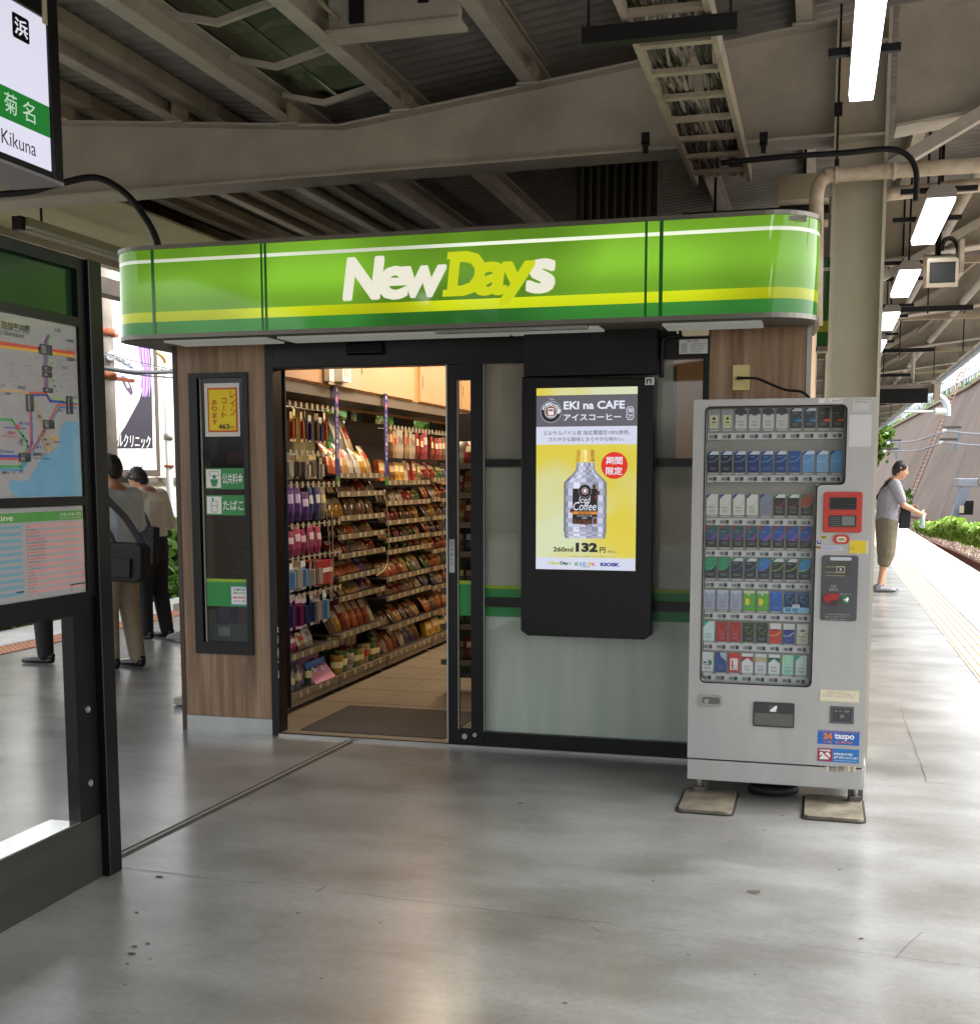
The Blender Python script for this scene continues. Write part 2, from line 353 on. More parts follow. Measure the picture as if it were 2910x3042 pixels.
# joints and cracks in the floor
JO = mat('#2c2925', .8, var=.3, scale=10)
def strip(mb, pts, w, z, m):
    for a, b in zip(pts, pts[1:]):
        a, b = Vector(a), Vector(b); d = (b-a).normalized(); n_ = Vector((-d.y, d.x, 0))*w/2
        mb.face([(a+n_).xy.to_3d()+Vector((0, 0, z)), (a-n_).xy.to_3d()+Vector((0, 0, z)), (b-n_).xy.to_3d()+Vector((0, 0, z)), (b+n_).xy.to_3d()+Vector((0, 0, z))], m)
def z6(u, v): return at(u*.7463, 2100+v*.7463, 'Z', 0)
def z7(u, v): return at(1400+u*.805, 2100+v*.805, 'Z', 0)
mb = MB(); a, b = z6(1393, 138), z6(462, 600)
strip(mb, [a, b], .052, .003, mat('#55504a', .6, var=.3, scale=14)); d = (b-a).normalized(); n_ = Vector((-d.y, d.x, 0))
strip(mb, [a+n_*.018, b+n_*.018], .008, .0045, JO); strip(mb, [a-n_*.018, b-n_*.018], .008, .0045, JO); strip(mb, [a, b], .012, .0045, GREYM)
struct('floor_expansion_joint', mb)
mb = MB()
def crack(pts, w=.004):
    q = []
    for p, r in zip(pts, pts[1:]):
        k = max(2, int((r-p).length/.12))
        for i in range(k): t = i/k; q.append(p.lerp(r, t)+Vector((random.uniform(-1, 1), random.uniform(-1, 1), 0))*.005)
    q.append(pts[-1])
    for i in range(len(q)-1): strip(mb, [q[i], q[i+1]], w*random.uniform(.4, 1.1), .002, JO)
crack([z6(470, 640), z6(700, 665), z6(800, 682)], .006); crack([z6(800, 682), z6(1300, 730), z6(1876, 802), z7(370, 785), z7(960, 850)], .0022)
crack([z7(960, 850), z7(1876, 965)], .0015); crack([z6(1260, 738), z6(1300, 712)], .006); crack([z7(395, 785), z7(480, 835)], .002)
crack([z7(1560, 925), z7(1660, 835)], .0018); crack([z7(1580, 0), z7(1680, 280), z7(1876, 295)], .004); crack([z7(1440, 215), z7(1680, 240)], .003)
struct('floor_cracks', mb)
mb = MB(); ST = mat('#4a443d', .8)
for u, v, r in ((525, 985, .014), (535, 957, .011), (588, 945, .009), (600, 1005, .006), (507, 1025, .007), (498, 1108, .006), (545, 820, .009), (635, 678, .018), (990, 388, .008), (1280, 1085, .006), (1515, 862, .006), (1185, 823, .008), (550, 1215, .005)):
    c = z6(u, v); mb.face([c+Vector((math.cos(i*.9)*r*random.uniform(.6, 1.2), math.sin(i*.9)*r*random.uniform(.5, 1), .002)) for i in range(7)], ST)
for u, v, r in ((1045, 685, .028), (180, 357, .015), (1148, 402, .012), (1262, 483, .006), (1357, 603, .009), (1437, 857, .01), (1045, 990, .006), (800, 918, .006), (670, 645, .006), (345, 1095, .008), (645, 546, .007), (720, 293, .01), (1080, 457, .008)):
    c = z7(u, v); mb.face([c+Vector((math.cos(i*.9)*r*random.uniform(.6, 1.2), math.sin(i*.9)*r*random.uniform(.5, 1), .002)) for i in range(7)], ST)
tag(mb.build('floor_stains'), 'small dark gum spots and chips scattered on the grey floor', 'stains', kind='stuff')

# ------------------------------------------------------------------ platform canopy
DECK = mat('#84827c', .55, .2, var=.25, scale=3)
SOFF = mat('#c0c09a', .65, var=.12, scale=1.2)
DROOF = mat('#3a372f', .3, var=.3, scale=3)
canopy = thing('platform_canopy', 'beige steel platform canopy with deep beams, purlins and corrugated metal deck', 'canopy', (.17, .45, 0))
ROOFX = [(-6.5, 3.93), (-5.0, 3.86), (-2.75, 3.66), (.17, 4.0), (2.45, 4.16)]     # underside of the deck
def roofz(x):
    for (a, za), (b, zb) in zip(ROOFX, ROOFX[1:]):
        if x <= b: return za+(zb-za)*(x-a)/(b-a)
    return ROOFX[-1][1]
def topz(x): return roofz(x)-.11 if x > -6 else roofz(x)-.11
# corrugated deck in bays; a glazed strip in the valley bay
def deck(y0, y1, name, xa, xb, mat_, pitch=.11, amp=.018):
    mb = MB(); xs = [x for x in ([xa]+[p[0] for p in ROOFX if xa < p[0] < xb]+[xb])]
    n = int((y1-y0)/(pitch/4)); prof = (0, 1, 1, 0)
    i0 = len(mb.v); k = mb.mi(mat_)
    for i in range(n+1):
        y = y0+i*pitch/4
        for x in xs: mb.v.append((x, y, roofz(x)+.06+amp*prof[i % 4]))
    m_ = len(xs)
    for i in range(n):
        for j in range(m_-1):
            a = i0+i*m_+j; mb.f.append((a, a+1, a+m_+1, a+m_)); mb.m.append(k); mb.sm.append(False)
    return mb.build(name, canopy)
BY = [.42+4.1*k for k in range(-4, 15)]
deck(-16, 14, 'corrugated_deck', -6.45, -3.06, DECK); deck(-16, 14, 'corrugated_deck', -2.36, 2.45, DECK)
deck(.3, 14, 'corrugated_deck', -3.06, -2.36, DECK); deck(-16, -6, 'corrugated_deck', -3.06, -2.36, DECK)
mb = MB()
for x0, x1 in ((-6.45, -2.75), (-2.75, .17), (.17, 2.45)):
    mb.hexa([(x0, 14, roofz(x0)+.06), (x1, 14, roofz(x1)+.06), (x1, 58, roofz(x1)+.06), (x0, 58, roofz(x0)+.06), (x0, 14, roofz(x0)+.1), (x1, 14, roofz(x1)+.1), (x1, 58, roofz(x1)+.1), (x0, 58, roofz(x0)+.1)], DECK)
mb.build('far_deck', canopy)
mb = MB()                                                          # an opaque top so no sky leaks through the deck edges
for (x0, z0), (x1, z1) in zip(ROOFX, ROOFX[1:]):
    if x0 == -5.0:
        for a, b in ((-5.0, -3.06),): mb.hexa([(a, -16, roofz(a)+.14), (b, -16, roofz(b)+.14), (b, 58, roofz(b)+.14), (a, 58, roofz(a)+.14), (a, -16, roofz(a)+.18), (b, -16, roofz(b)+.18), (b, 58, roofz(b)+.18), (a, 58, roofz(a)+.18)], DECK)
    elif x0 == -2.75:
        for a, b in ((-2.36, .17),): mb.hexa([(a, -16, roofz(a)+.14), (b, -16, roofz(b)+.14), (b, 58, roofz(b)+.14), (a, 58, roofz(a)+.14), (a, -16, roofz(a)+.18), (b, -16, roofz(b)+.18), (b, 58, roofz(b)+.18), (a, 58, roofz(a)+.18)], DECK)
    else: mb.hexa([(x0, -16, z0+.14), (x1, -16, z1+.14), (x1, 58, z1+.14), (x0, 58, z0+.14), (x0, -16, z0+.18), (x1, -16, z1+.18), (x1, 58, z1+.18), (x0, 58, z0+.18)], DECK)
mb.build('roof_skin', canopy)
# valley glazing: dark glass panes with cranked glazing bars
mb = MB(); GL = glass((.1, .11, .075), .07, .08)
for x0, x1 in ((-3.06, -2.75), (-2.75, -2.36)):
    mb.hexa([(x0, -6, roofz(x0)+.05), (x1, -6, roofz(x1)+.05), (x1, .4, roofz(x1)+.05), (x0, .4, roofz(x0)+.05), (x0, -6, roofz(x0)+.06), (x1, -6, roofz(x1)+.06), (x1, .4, roofz(x1)+.06), (x0, .4, roofz(x0)+.06)], GL)
mb.build('roof_window', canopy)
for y in (-1.75, -1.12, -.5, .12, -2.4):
    mb = MB(); za = roofz(-3.0)-.03; zv = roofz(-2.75)-.07; zb = roofz(-2.38)-.03
    for a, b, c, d in ((-3.0, za, -2.75, zv), (-2.75, zv, -2.38, zb)):
        mb.hexa([(a, y, b), (c, y, d), (c, y+.03, d), (a, y+.03, b), (a, y, b+.03), (c, y, d+.03), (c, y+.03, d+.03), (a, y+.03, b+.03)], BEAM)
    mb.build('glazing_bar', canopy)
PX = [-6.0, -5.3, -4.58, -3.8, -3.06, -2.36, -1.62, -.88, -.15, .6, 1.3, 2.0]
for x in PX:
    for ya, yb in ((-12, .42), (.42, 8.62), (8.62, 30)):
        w = .04; z = topz(x); mb = MB()
        mb.box(x-w, x+w, ya+.01, yb-.01, z, z+.012, BEAM); mb.box(x-w, x-w+.012, ya+.01, yb-.01, z+.012, z+.14, BEAM); mb.box(x-w, x+w, ya+.01, yb-.01, z+.14, z+.15, BEAM)
        if x < -3.2 : mb.box(x+.05, x+.17, ya+.01, yb-.01, z+.07, z+.15, BEAMD)
        mb.build('purlin', canopy)
def beam(y, xa=-6.4, xb=2.3, near=False):
    """I-beam with sloping top flange: web, flanges and a haunch at the column"""
    xs = [x for x in (xa, -5.0, -3.4, -2.75, -2.1, .02, .32, 1.3, xb) if xa <= x <= xb]
    zb = lambda x: 3.255+.006*(x+5) if x < .17 else 3.29+.12*(x-.17)
    mb = MB(); t = .006; fw = .11
    for a, b in zip(xs, xs[1:]):
        if a == .02: continue
        A, B = topz(a)-.004, topz(b)-.004; C, D = zb(a), zb(b)
        mb.hexa([(a, y-t, C), (b, y-t, D), (b, y+t, D), (a, y+t, C), (a, y-t, A), (b, y-t, B), (b, y+t, B), (a, y+t, A)], BEAM)
        mb.hexa([(a, y-fw, C-.014), (b, y-fw, D-.014), (b, y+fw, D-.014), (a, y+fw, C-.014), (a, y-fw, C), (b, y-fw, D), (b, y+fw, D), (a, y+fw, C)], BEAM)
        mb.hexa([(a, y-fw*.8, A-.014), (b, y-fw*.8, B-.014), (b, y+fw*.8, B-.014), (a, y+fw*.8, A-.014), (a, y-fw*.8, A), (b, y-fw*.8, B), (b, y+fw*.8, B), (a, y+fw*.8, A)], BEAM)
    mb.build('roof_beam', canopy)
for y in BY: beam(y)
CX0, CX1 = .015, .284
COLM = mat('#cbc7bc', .6, var=.2, scale=1.6, bump=.08, bscale=40, stretch=(1, 1, .4), col2='#aaa593')
for y in [b for b in BY if b > 0 or b < -9]:
    yc = y+.05; ya = yc-.17; yb = yc+.17
    mb = MB(); mb.box(CX0, CX0+.017, ya, yb, 0, topz(CX0)-.02, COLM); mb.box(CX1-.017, CX1, ya, yb, 0, topz(CX1)-.02, COLM)
    mb.box(CX0+.017, CX1-.017, yc-.06, yc-.05, 0, topz(.1)-.02, COLM)
    for z in (3.26, 3.72): mb.box(CX0+.017, CX1-.017, ya+.01, yc-.06, z, z+.014, COLM)
    None
    mb.build('column', canopy)
    mb = MB()                                                      # sloping strut from the column to the outer purlin
    if y > 0:
        mb.hexa([(CX1, yc-.03, 3.0), (CX1, yc+.03, 3.0), (CX1, yc+.03, 3.1), (CX1, yc-.03, 3.1)][0:0] or
            [(CX1, yc-.2, 3.05), (1.5, yc-.2, 3.72), (1.5, yc-.12, 3.72), (CX1, yc-.12, 3.05), (CX1, yc-.2, 3.12), (1.5, yc-.2, 3.79), (1.5, yc-.12, 3.79), (CX1, yc-.12, 3.12)], BEAM)
        mb.build('strut', canopy)
for x in PX:
    mb = MB(); z = topz(x)
    mb.box(x+.041, x+.05, .22, .4, z, z+.08, BEAMD); mb.box(x-.06, x+.06, .3, .41, z-.018, z-.004, BEAM)
    mb.build('cleat', canopy)
for x in (-2.26, -1.51, -.77): mb = MB(); mb.tube([(x, -6, topz(x)+.06), (x, .3, topz(x)+.06)], .011, BEAMD, 6); mb.build('conduit', canopy)
# soffit and fascia at the left eave
mb = MB(); mb.hexa([(-6.45, .6, 3.53), (-5.3, .6, 3.63), (-5.3, 58, 3.63), (-6.45, 58, 3.53), (-6.45, .6, 3.55), (-5.3, .6, 3.65), (-5.3, 58, 3.65), (-6.45, 58, 3.55)], SOFF)
mb.build('eave_soffit', canopy)
mb = MB(); mb.box(-6.56, -6.45, -16, 58, 3.47, 4.12, BEAM); mb.box(-6.68, -6.562, -16, 58, 3.56, 3.66, GREYM); mb.build('eave_fascia', canopy)
mb = MB(); mb.box(2.452, 2.52, -16, 58, 3.72, 4.32, BEAM); mb.tube([(2.6, -16, 3.74), (2.6, 58, 3.74)], .07, mat('#9fb0c0', .5), 8); mb.build('eave_gutter', canopy)
mb = MB(); mb.box(-2.31, -1.67, -.83, -.77, 3.619, 3.76, BEAM); mb.box(-2.2, -2.13, -.85, -.831, 3.64, 3.9, BLACKM); mb.box(-1.86, -1.81, -.85, -.831, 3.7, 3.9, BLACKM); mb.box(-2.32, -1.66, -.85, -.7, 3.6, 3.618, BEAM)
mb.build('cross_bracket', canopy)
for i, (xx, yy0) in enumerate(((1.55, .3), (.95, .3))):
    mb = MB(); mb.tube([(xx, yy0, 3.5), (xx-.12, 24, 3.5)], .035 if i else .045, BEAM, 10); mb.build('service_pipe', canopy)
rnd = random.Random(3)
for k in range(6):                                                  # lattice bracing and hangers below the far roof
    y = 5.5+k*4.1; mb = MB()
    mb.tube([(.45, y-1.0, 3.28), (1.25, y+.9, 3.85)], .02, BEAMD, 6); mb.tube([(1.9, y-1.2, 3.9), (1.2, y+1.2, 3.45)], .022, BEAMD, 6)
    mb.box(.38, 2.2, y-.03, y+.03, 3.44, 3.5, BEAMD)
    mb.tube([(.9, y, 3.0), (.9, y, 3.9)], .008, BLACKM, 6); mb.tube([(1.7, y+.6, 3.1), (1.7, y+.6, 3.9)], .008, BLACKM, 6)
    mb.box(.42, 1.4, y+1.0, y+1.05, 3.15, 3.2, BLACKM)
    mb.build('brace', canopy)

# ------------------------------------------------------------------ lamps under the canopy
LAMP = emi('#fbfcff', 9, False)
def lamp(x, y0, y1, z, w, label):
    t = thing('platform_lamp', label, 'lamp', (x, (y0+y1)/2, z), 'tube lamps under the canopy')
    mb = MB(); mb.prism([(x-w*.52, z+.03), (x+w*.52, z+.03), (x+w*.6, z+.06), (x+w*.4, z+.1), (x-w*.4, z+.1), (x-w*.6, z+.06)], 'Y', y0-.005, y1+.005, mat('#8d8b86', .5, var=.1)); mb.build('housing', t)
    mb = MB(); mb.prism([(x-w*.5, z), (x+w*.5, z), (x+w*.55, z+.028), (x-w*.55, z+.028)], 'Y', y0, y1, LAMP); mb.build('diffuser', t)
    for y in (y0+.2, y1-.25):
        mb = MB(); mb.tube([(x, y, z+.1), (x, y, topz(x)+.01)], .008, BLACKM, 6); mb.box(x-w*1.5, x+w*1.5, y-.015, y+.015, z+.101, z+.13, BLACKM); mb.build('hanger', t)
lamp(.115, -2.45, -1.03, 3.05, .09, 'long bright tube lamp hanging nearest, in front of the beige column')
for k, l in enumerate(('bright tube lamp hanging just above the beige speaker box', 'middle lit tube lamp of the receding row, behind the speaker box', 'farthest clearly visible tube lamp in the receding row right of the column', 'tiny distant tube lamp at the far end of the receding row')):
    lamp(.61, 1.02+2.45*k, 2.28+2.45*k, 3.05, .14, l)

lamp(-3.4, -5.6, -4.3, 3.05, .12, 'tube lamp overhead behind the viewer, mirrored in the left part of the green sign')
lamp(.61, -4.9, -3.6, 3.05, .12, 'tube lamp overhead behind the viewer, on the right side of the platform')
# ------------------------------------------------------------------ pipes, conduits, ladder, box under the canopy
def tubething(name, label, cat, pts, r, m, n=10, group=None, extra=None):
    mb = MB(); mb.tube(pts, r, m, n)
    if extra: extra(mb)
    return tag(mb.build(name), label, cat, group)
def smoothpath(pts, k=6):
    pts = [Vector(p) for p in pts]; out = []
    for i in range(len(pts)-1):
        p0 = pts[max(i-1, 0)]; p1 = pts[i]; p2 = pts[i+1]; p3 = pts[min(i+2, len(pts)-1)]
        for j in range(k):
            t = j/k; out.append(.5*((2*p1)+(p2-p0)*t+(2*p0-5*p1+4*p2-p3)*t*t+(3*p1-p0-3*p2+p3)*t**3))
    out.append(pts[-1]); return out
PIPE = mat('#cfc6b4', .6, var=.3, scale=7, bump=.15, bscale=30, col2='#a08a70')
def pext(mb):
    for x in (.02, .3, .72): mb.tube([(x, .18, 3.045), (x+.02, .18, 3.045)], .042, PIPE, 12)
tubething('drain_pipe', 'stained beige drain pipe crossing in front of the column and bending down on its left', 'pipe',
          smoothpath([(2.3, .18, 3.06), (1.2, .18, 3.05), (.1, .18, 3.045), (-.02, .18, 3.035), (-.06, .18, 2.97), (-.06, .2, 2.8), (-.05, .25, 2.3)]), .037, PIPE, 12, extra=pext)
tubething('drain_pipe', 'beige drain pipe with an elbow dropping to the speaker box right of the column', 'pipe',
          smoothpath([(.33, 1.6, 3.24), (.8, 1.6, 3.26), (1.12, 1.6, 3.26), (1.2, 1.6, 3.2), (1.2, 1.6, 2.95), (1.2, 1.6, 2.86)]), .04, PIPE, 12)
def fp(u, v, Y): return at(u/.6447, v/.6447, 'Y', Y)
tubething('black_conduit', 'thick black conduit arching from the hanging station sign down into the green shop sign', 'conduit',
          smoothpath([fp(-60, 378, -.3), fp(0, 372, -.3), fp(60, 366, -.3), fp(120, 350, -.3), fp(185, 340, -.28), fp(240, 370, -.26), fp(280, 420, -.24), fp(300, 460, -.22), fp(304, 486, -.2)]), .019, BLACKM)
tubething('black_conduit', 'thick black conduit bending down beside the column below the tube lamp', 'conduit',
          smoothpath([fp(1380, 312, .05), fp(1500, 300, .05), fp(1620, 292, .05), fp(1700, 285, .05), fp(1738, 298, .05), fp(1754, 330, .05), fp(1753, 385, .05)]), .0145, BLACKM)
for u, l in ((1236, 'thin black hanger rod left of the cable ladder'), (1462, 'thin black hanger rod between the cable ladder and the column'), (1605, 'thin black rod hanging in front of the column top')):
    p = fp(u, 262 if u < 1600 else 205, .2); q = fp(u, 292 if u < 1600 else 325, .2)
    mb = MB(); mb.tube([(p.x, .2, p.z+(.5 if u > 1600 else .02)), (p.x, .2, q.z)], .006, BLACKM, 6); mb.box(p.x-.02, p.x+.02, .18, .22, p.z-.04, p.z+.02, BLACKM); mb.box(p.x-.012, p.x+.012, .18, .22, q.z, q.z+.05, BLACKM)
    tag(mb.build('hanger_rod'), l, 'hanger rod', 'hanger rods')
# cable ladder
LZ = 3.2; LX0, LX1 = -.74, -.44
lad = thing('cable_ladder', 'beige cable ladder carrying old cables under the canopy, right of the shop sign lettering', 'cable ladder', (-.59, -.6, LZ))
LADM = mat('#98917f', .6, var=.25, scale=6)
for x in (LX0, LX1): mb = MB(); mb.box(x-.012, x+.012, -3.4, .8, LZ-.02, LZ+.06, LADM); mb.build('side_rail', lad)
y = -3.2
while y < .75:
    mb = MB(); mb.box(LX0+.012, LX1-.012, y, y+.045, LZ-.015, LZ+.005, LADM); mb.build('rung', lad); y += .34
mb = MB(); mb.box(-.9, -.335, -1.8, -1.75, LZ-.09, LZ-.03, BLACKM); mb.tube([(-.88, -1.77, LZ-.05), (-.88, -1.77, 4)], .006, BLACKM, 6); mb.tube([(-.36, -1.77, LZ-.05), (-.36, -1.77, 4)], .006, BLACKM, 6); mb.build('support_rail', lad)
mb = MB()
for i in range(30):
    x = random.uniform(LX0+.03, LX1-.03); c = random.choice(['#33302c', '#57514a', '#7c766c', '#29261f', '#95907f', '#463f38']); w = random.uniform(.006, .012); ph = random.uniform(0, 6)
    pts = [(min(LX1-.02, max(LX0+.02, x+.02*math.sin(j*.9+ph))), -3.4+j*.22, LZ+.025+.012*math.sin(j*1.7+ph*2)+random.uniform(0, .02)) for j in range(20)]
    mb.tube(smoothpath(pts, 3), w, mat(c, .6), 6)
tag(mb.build('cable_bundle'), 'tangle of old grey and black cables lying on the cable ladder', 'cables', kind='stuff')
# louvred duct behind the beam
mb = MB(); mb.box(-1.72, -1.15, 2.2, 2.5, 2.95, 4.0, mat('#2e2b26', .6, var=.2)); 
for i in range(9): mb.box(-1.68+i*.058, -1.66+i*.058, 2.16, 2.199, 3.0, 3.9, mat('#4c483f', .6))
mb.box(-1.74, -1.13, 2.15, 2.199, 2.95, 3.0, BEAMD)
tag(mb.build('equipment_rack'), 'dark slatted equipment rack hanging above the shop sign in the shade', 'rack')
mb = MB(); mb.box(-.9, 0, 1.55, 1.75, 3.14, 3.19, BLACKM); mb.tube([(-.7, 1.6, 3.165), (-.7, 1.6, 3.9)], .01, BLACKM, 6); mb.tube([(-.15, 1.6, 3.165), (-.15, 1.6, 3.9)], .01, BLACKM, 6); mb.box(-.3, 0.0, 1.4, 2.3, 3.2, 3.35, BEAMD)
tag(mb.build('cable_tray'), 'dark cable tray hanging between the ladder and the column', 'cable tray')

t = thing('strip_light', 'unlit green-grey strip light housing under the left eave above the information board', 'lamp', (-5.8, 2.3, 3.38))
mb = MB(); mb.box(-5.86, -5.74, 1.55, 3.0, 3.38, 3.44, mat('#a3a88e', .5)); mb.build('housing', t); mb = MB(); mb.tube([(-5.8, 1.6, 3.36), (-5.8, 2.95, 3.36)], .016, mat('#c9ccc0', .4), 8); mb.build('tube', t); mb = MB(); mb.box(-5.84, -5.76, 1.5, 1.549, 3.34, 3.44, BLACKM); mb.build('end_cap', t)
mb = MB(); mb.tube([(-5.8, 1.8, 3.44), (-5.8, 1.8, 3.6)], .01, BLACKM, 6); mb.build('hanger', t)
# speaker box
def spk():
    a = at(2400+870*.408, 400+920*.408, 'Y', 2.3); b = at(2400+1080*.408, 400+1100*.408, 'Y', 2.3)
    x0, x1, z1, z0 = a.x, b.x, a.z, b.z
    t = thing('speaker_box', 'beige metal monitor box with a dark screen hung under the canopy', 'monitor', (x0, 2.5, z0))
    c = mat('#b3a996', .55, var=.15, scale=5); mb = MB()
    mb.prism([(2.3, z0), (2.62, z0+.04), (2.75, z1+.12), (2.32, z1+.02), (2.3, z1)], 'X', x0, x1, c); mb.build('housing', t, bevel=.006)
    mb = MB(); mb.box(x0-.006, x1+.006, 2.28, 2.3, z0-.006, z0+.02, c); mb.box(x0-.006, x1+.006, 2.28, 2.3, z1-.012, z1+.006, c); mb.box(x0-.006, x0+.012, 2.28, 2.3, z0+.02, z1-.012, c); mb.box(x1-.012, x1+.006, 2.28, 2.3, z0+.02, z1-.012, c); mb.build('bezel', t)
    mb = MB(); mb.box(x0+.0125, x1-.0125, 2.292, 2.2995, z0+.0205, z1-.0125, mat('#2a2c2e', .35)); mb.build('screen', t)
    mb = MB(); mb.tube(smoothpath([(x0+.1, 2.5, z1+.1), (x0+.12, 2.5, z1+.17), (x1, 2.55, z1+.17), (x1+.05, 2.6, z1+.05)]), .015, BLACKM, 8)
    mb.tube([(x1-.1, 2.6, z1+.05), (x1-.1, 2.6, 3.9)], .02, BLACKM, 8); mb.box(x1+.022, x1+.05, 2.4, 2.7, z0+.1, z1+.15, c); mb.build('bracket', t)
spk()
def farsign():
    x0 = at(2607, 1150, 'Y', 13).x; x1 = at(2400+915*.408, 1190, 'Y', 13).x; z1 = at(2700, 400+1810*.408, 'Y', 13).z; z0 = at(2700, 400+1935*.408, 'Y', 13).z
    t = thing('hanging_guide_sign', 'small beige sign box with a black strip hanging far down the platform above the man', 'sign', ((x0+x1)/2, 13, z0))
    mb = MB(); mb.prism(rr(x0+.9, x1, z0, z1, .05), 'Y', 13, 13.2, mat('#b5aa9b', .5, var=.1)); mb.prism(rr(x0-.4, x0+.85, z0+.12, z1, .05), 'Y', 13.21, 13.4, mat('#a39a8c', .5, var=.1)); mb.build('box', t)
    mb = MB(); mb.box(x0-.3, x1-.09, 12.96, 12.999, z1-.3, z1-.08, BLACK); mb.build('display_strip', t)
    mb = MB(); P = Plane((0, 12.995, 0)); P.text(mb, '6時7分発', x1-.62, z0+.24, x1-.3, z0+.33, 0, BLACK); P.rect(mb, x1-.64, z0+.06, x1-.53, z0+.13, 0, BLACK); P.rect(mb, x1-.48, z0+.06, x1-.36, z0+.13, 0, BLACK); mb.build('lettering', t)
    mb = MB(); mb.tube([(x0+.5, 13.1, z1), (x0+.5, 13.1, 4.05)], .03, BEAM, 8); mb.build('hanger', t)
farsign()

# ------------------------------------------------------------------ the shop
shop = thing('kiosk_shop', 'small station convenience shop with walnut panels and a lit green NewDays sign', 'shop', (-1.8, 2.5, 0))
SX0, SX1, SD = -3.65, -.07, 5.4
DOORL, DOORR, HZ = -3.03, -1.998, 2.128
TILE = mat('#8c8270', .4, var=.12, scale=2.5, col2='#7d7464'); INW = mat('#c0a582', .6)
mb = MB(); mb.box(SX0+.05, SX1-.05, .02, SD, .0, .012, TILE)
for i in range(7): mb.box(SX0+.35+i*.5, SX0+.3515+i*.5, .1, SD-.05, .012, .0135, mat('#6f6555', .7))
for i in range(10): mb.box(SX0+.1, SX1-.1, .5+i*.5, .5015+i*.5, .012, .0135, mat('#6f6555', .7))
mb.build('shop_floor', shop)
mb = MB(); mb.box(DOORL, -.6, -.03, .02, .0, .014, STEEL); mb.box(DOORL, -.6, -.012, -.006, .014, .017, BLACKM); mb.build('threshold', shop)
mb = MB()                                                           # outer walls: left wall with a band of windows, back, right
mb.box(SX0, SX0+.05, .06, SD, 0, 1.62, INW); mb.box(SX0, SX0+.05, .06, SD, 2.03, 2.3, INW)
for a, b in ((.06, 2.05), (2.82, 3.12), (3.75, 4.1), (4.75, SD)): mb.box(SX0, SX0+.05, a, b, 1.62, 2.03, BLACKM)
mb.box(SX0, SX1, SD, SD+.06, 0, 2.744, INW); mb.box(SX1-.06, SX1, .06, SD, 0, 2.744, INW); mb.box(SX0, SX0+.05, .06, SD, 2.3, 2.744, INW); mb.box(SX0, SX1, .0, .05, 2.33, 2.744, INW)
mb.build('wall', shop)
mb = MB(); mb.box(SX0-.004, SX0-.001, .06, SD, .1, 1.6, WOOD); mb.build('side_cladding', shop)
for a, b in ((2.05, 2.82), (3.12, 3.75), (4.1, 4.75)):
    mb = MB(); mb.box(SX0+.02, SX0+.025, a, b, 1.62, 2.03, glass((.95, 1, .97), .05)); mb.box(SX0+.05, SX0+.07, a+.44, a+.48, 1.62, 2.03, BLACKM); mb.build('side_window', shop)
mb = MB(); mb.box(SX0, SX1, .0, SD+.06, 2.745, 2.775, GREYM); mb.box(SX0+.05, SX1-.06, .06, SD-.01, 2.72, 2.74, mat('#d8c19c', .7)); mb.box(-3.7, -.1, -.33, .0, 2.73, 2.75, GREYM); mb.build('roof', shop)
# front: walnut panels
def frontpanel(x0, x1, hole=None):
    mb = MB()
    if hole:
        a, b, c, d = hole; mb.box(x0, a, 0.0, .05, .092, 2.32, WOOD); mb.box(b, x1, 0, .05, .092, 2.32, WOOD); mb.box(a, b, 0, .05, .092, c, WOOD); mb.box(a, b, 0, .05, d, 2.32, WOOD)
    else: mb.box(x0, x1, 0, .05, .092, 2.32, WOOD)
    o = mb.build('walnut_panel', shop); return o
frontpanel(-3.643, -3.078, (-3.53, -3.215, .5, 2.1)); frontpanel(-.572, -.088)
mb = MB(); mb.box(-3.645, -3.078, -.002, .05, 0, .09, STEEL); mb.build('kick_plate', shop); mb = MB(); mb.box(-.572, -.07, -.002, .05, 0, .09, STEEL); mb.build('kick_plate', shop)
mb = MB(); mb.box(-3.672, -3.6435, -.004, .08, .0, 2.32, mat('#3b2a20', .5)); mb.build('edge_trim', shop); mb = MB(); mb.box(-.087, -.066, -.006, .06, 0, 2.32, STEEL); mb.build('edge_trim', shop)
# display niche
mb = MB(); a, b, c, d = -3.566, -3.19, .471, 2.115
mb.box(a, -3.513, -.014, .06, c, d, BLACK); mb.box(-3.222, b, -.014, .06, c, d, BLACK); mb.box(-3.513, -3.222, -.014, .06, c, .54, BLACK); mb.box(-3.513, -3.222, -.014, .06, 2.087, d, BLACK)
nf = mb.build('display_window', shop)
mb = MB(); mb.box(-3.5, -3.494, -.003, .012, .54, 2.087, GREYM); mb.box(-3.512, -3.223, .006, .01, .54, 2.087, glass((.6, .65, .65), .04)); mb.build('window_glass', nf)
mb = MB(); mb.box(-3.6, -3.1, .3, .31, .1, 2.2, mat('#15171c', .5)); mb.box(-3.45, -3.23, .22, .28, 1.12, 1.2, mat('#2c2d30', .5)); mb.build('niche_back', nf)
def nf_pl(Y): return Plane((0, Y, 0))
N = nf_pl(.002)
mb = MB(); N.rect(mb, -3.472, 1.75, -3.248, 2.056, 0, mat('#d8d6cf', .5)); N.rect(mb, -3.452, 1.775, -3.262, 2.03, .001, mat('#cc4a1c', .6)); N.rect(mb, -3.443, 1.785, -3.272, 2.02, .002, mat('#ead21c', .6))
rd = mat('#c93a20', .6)
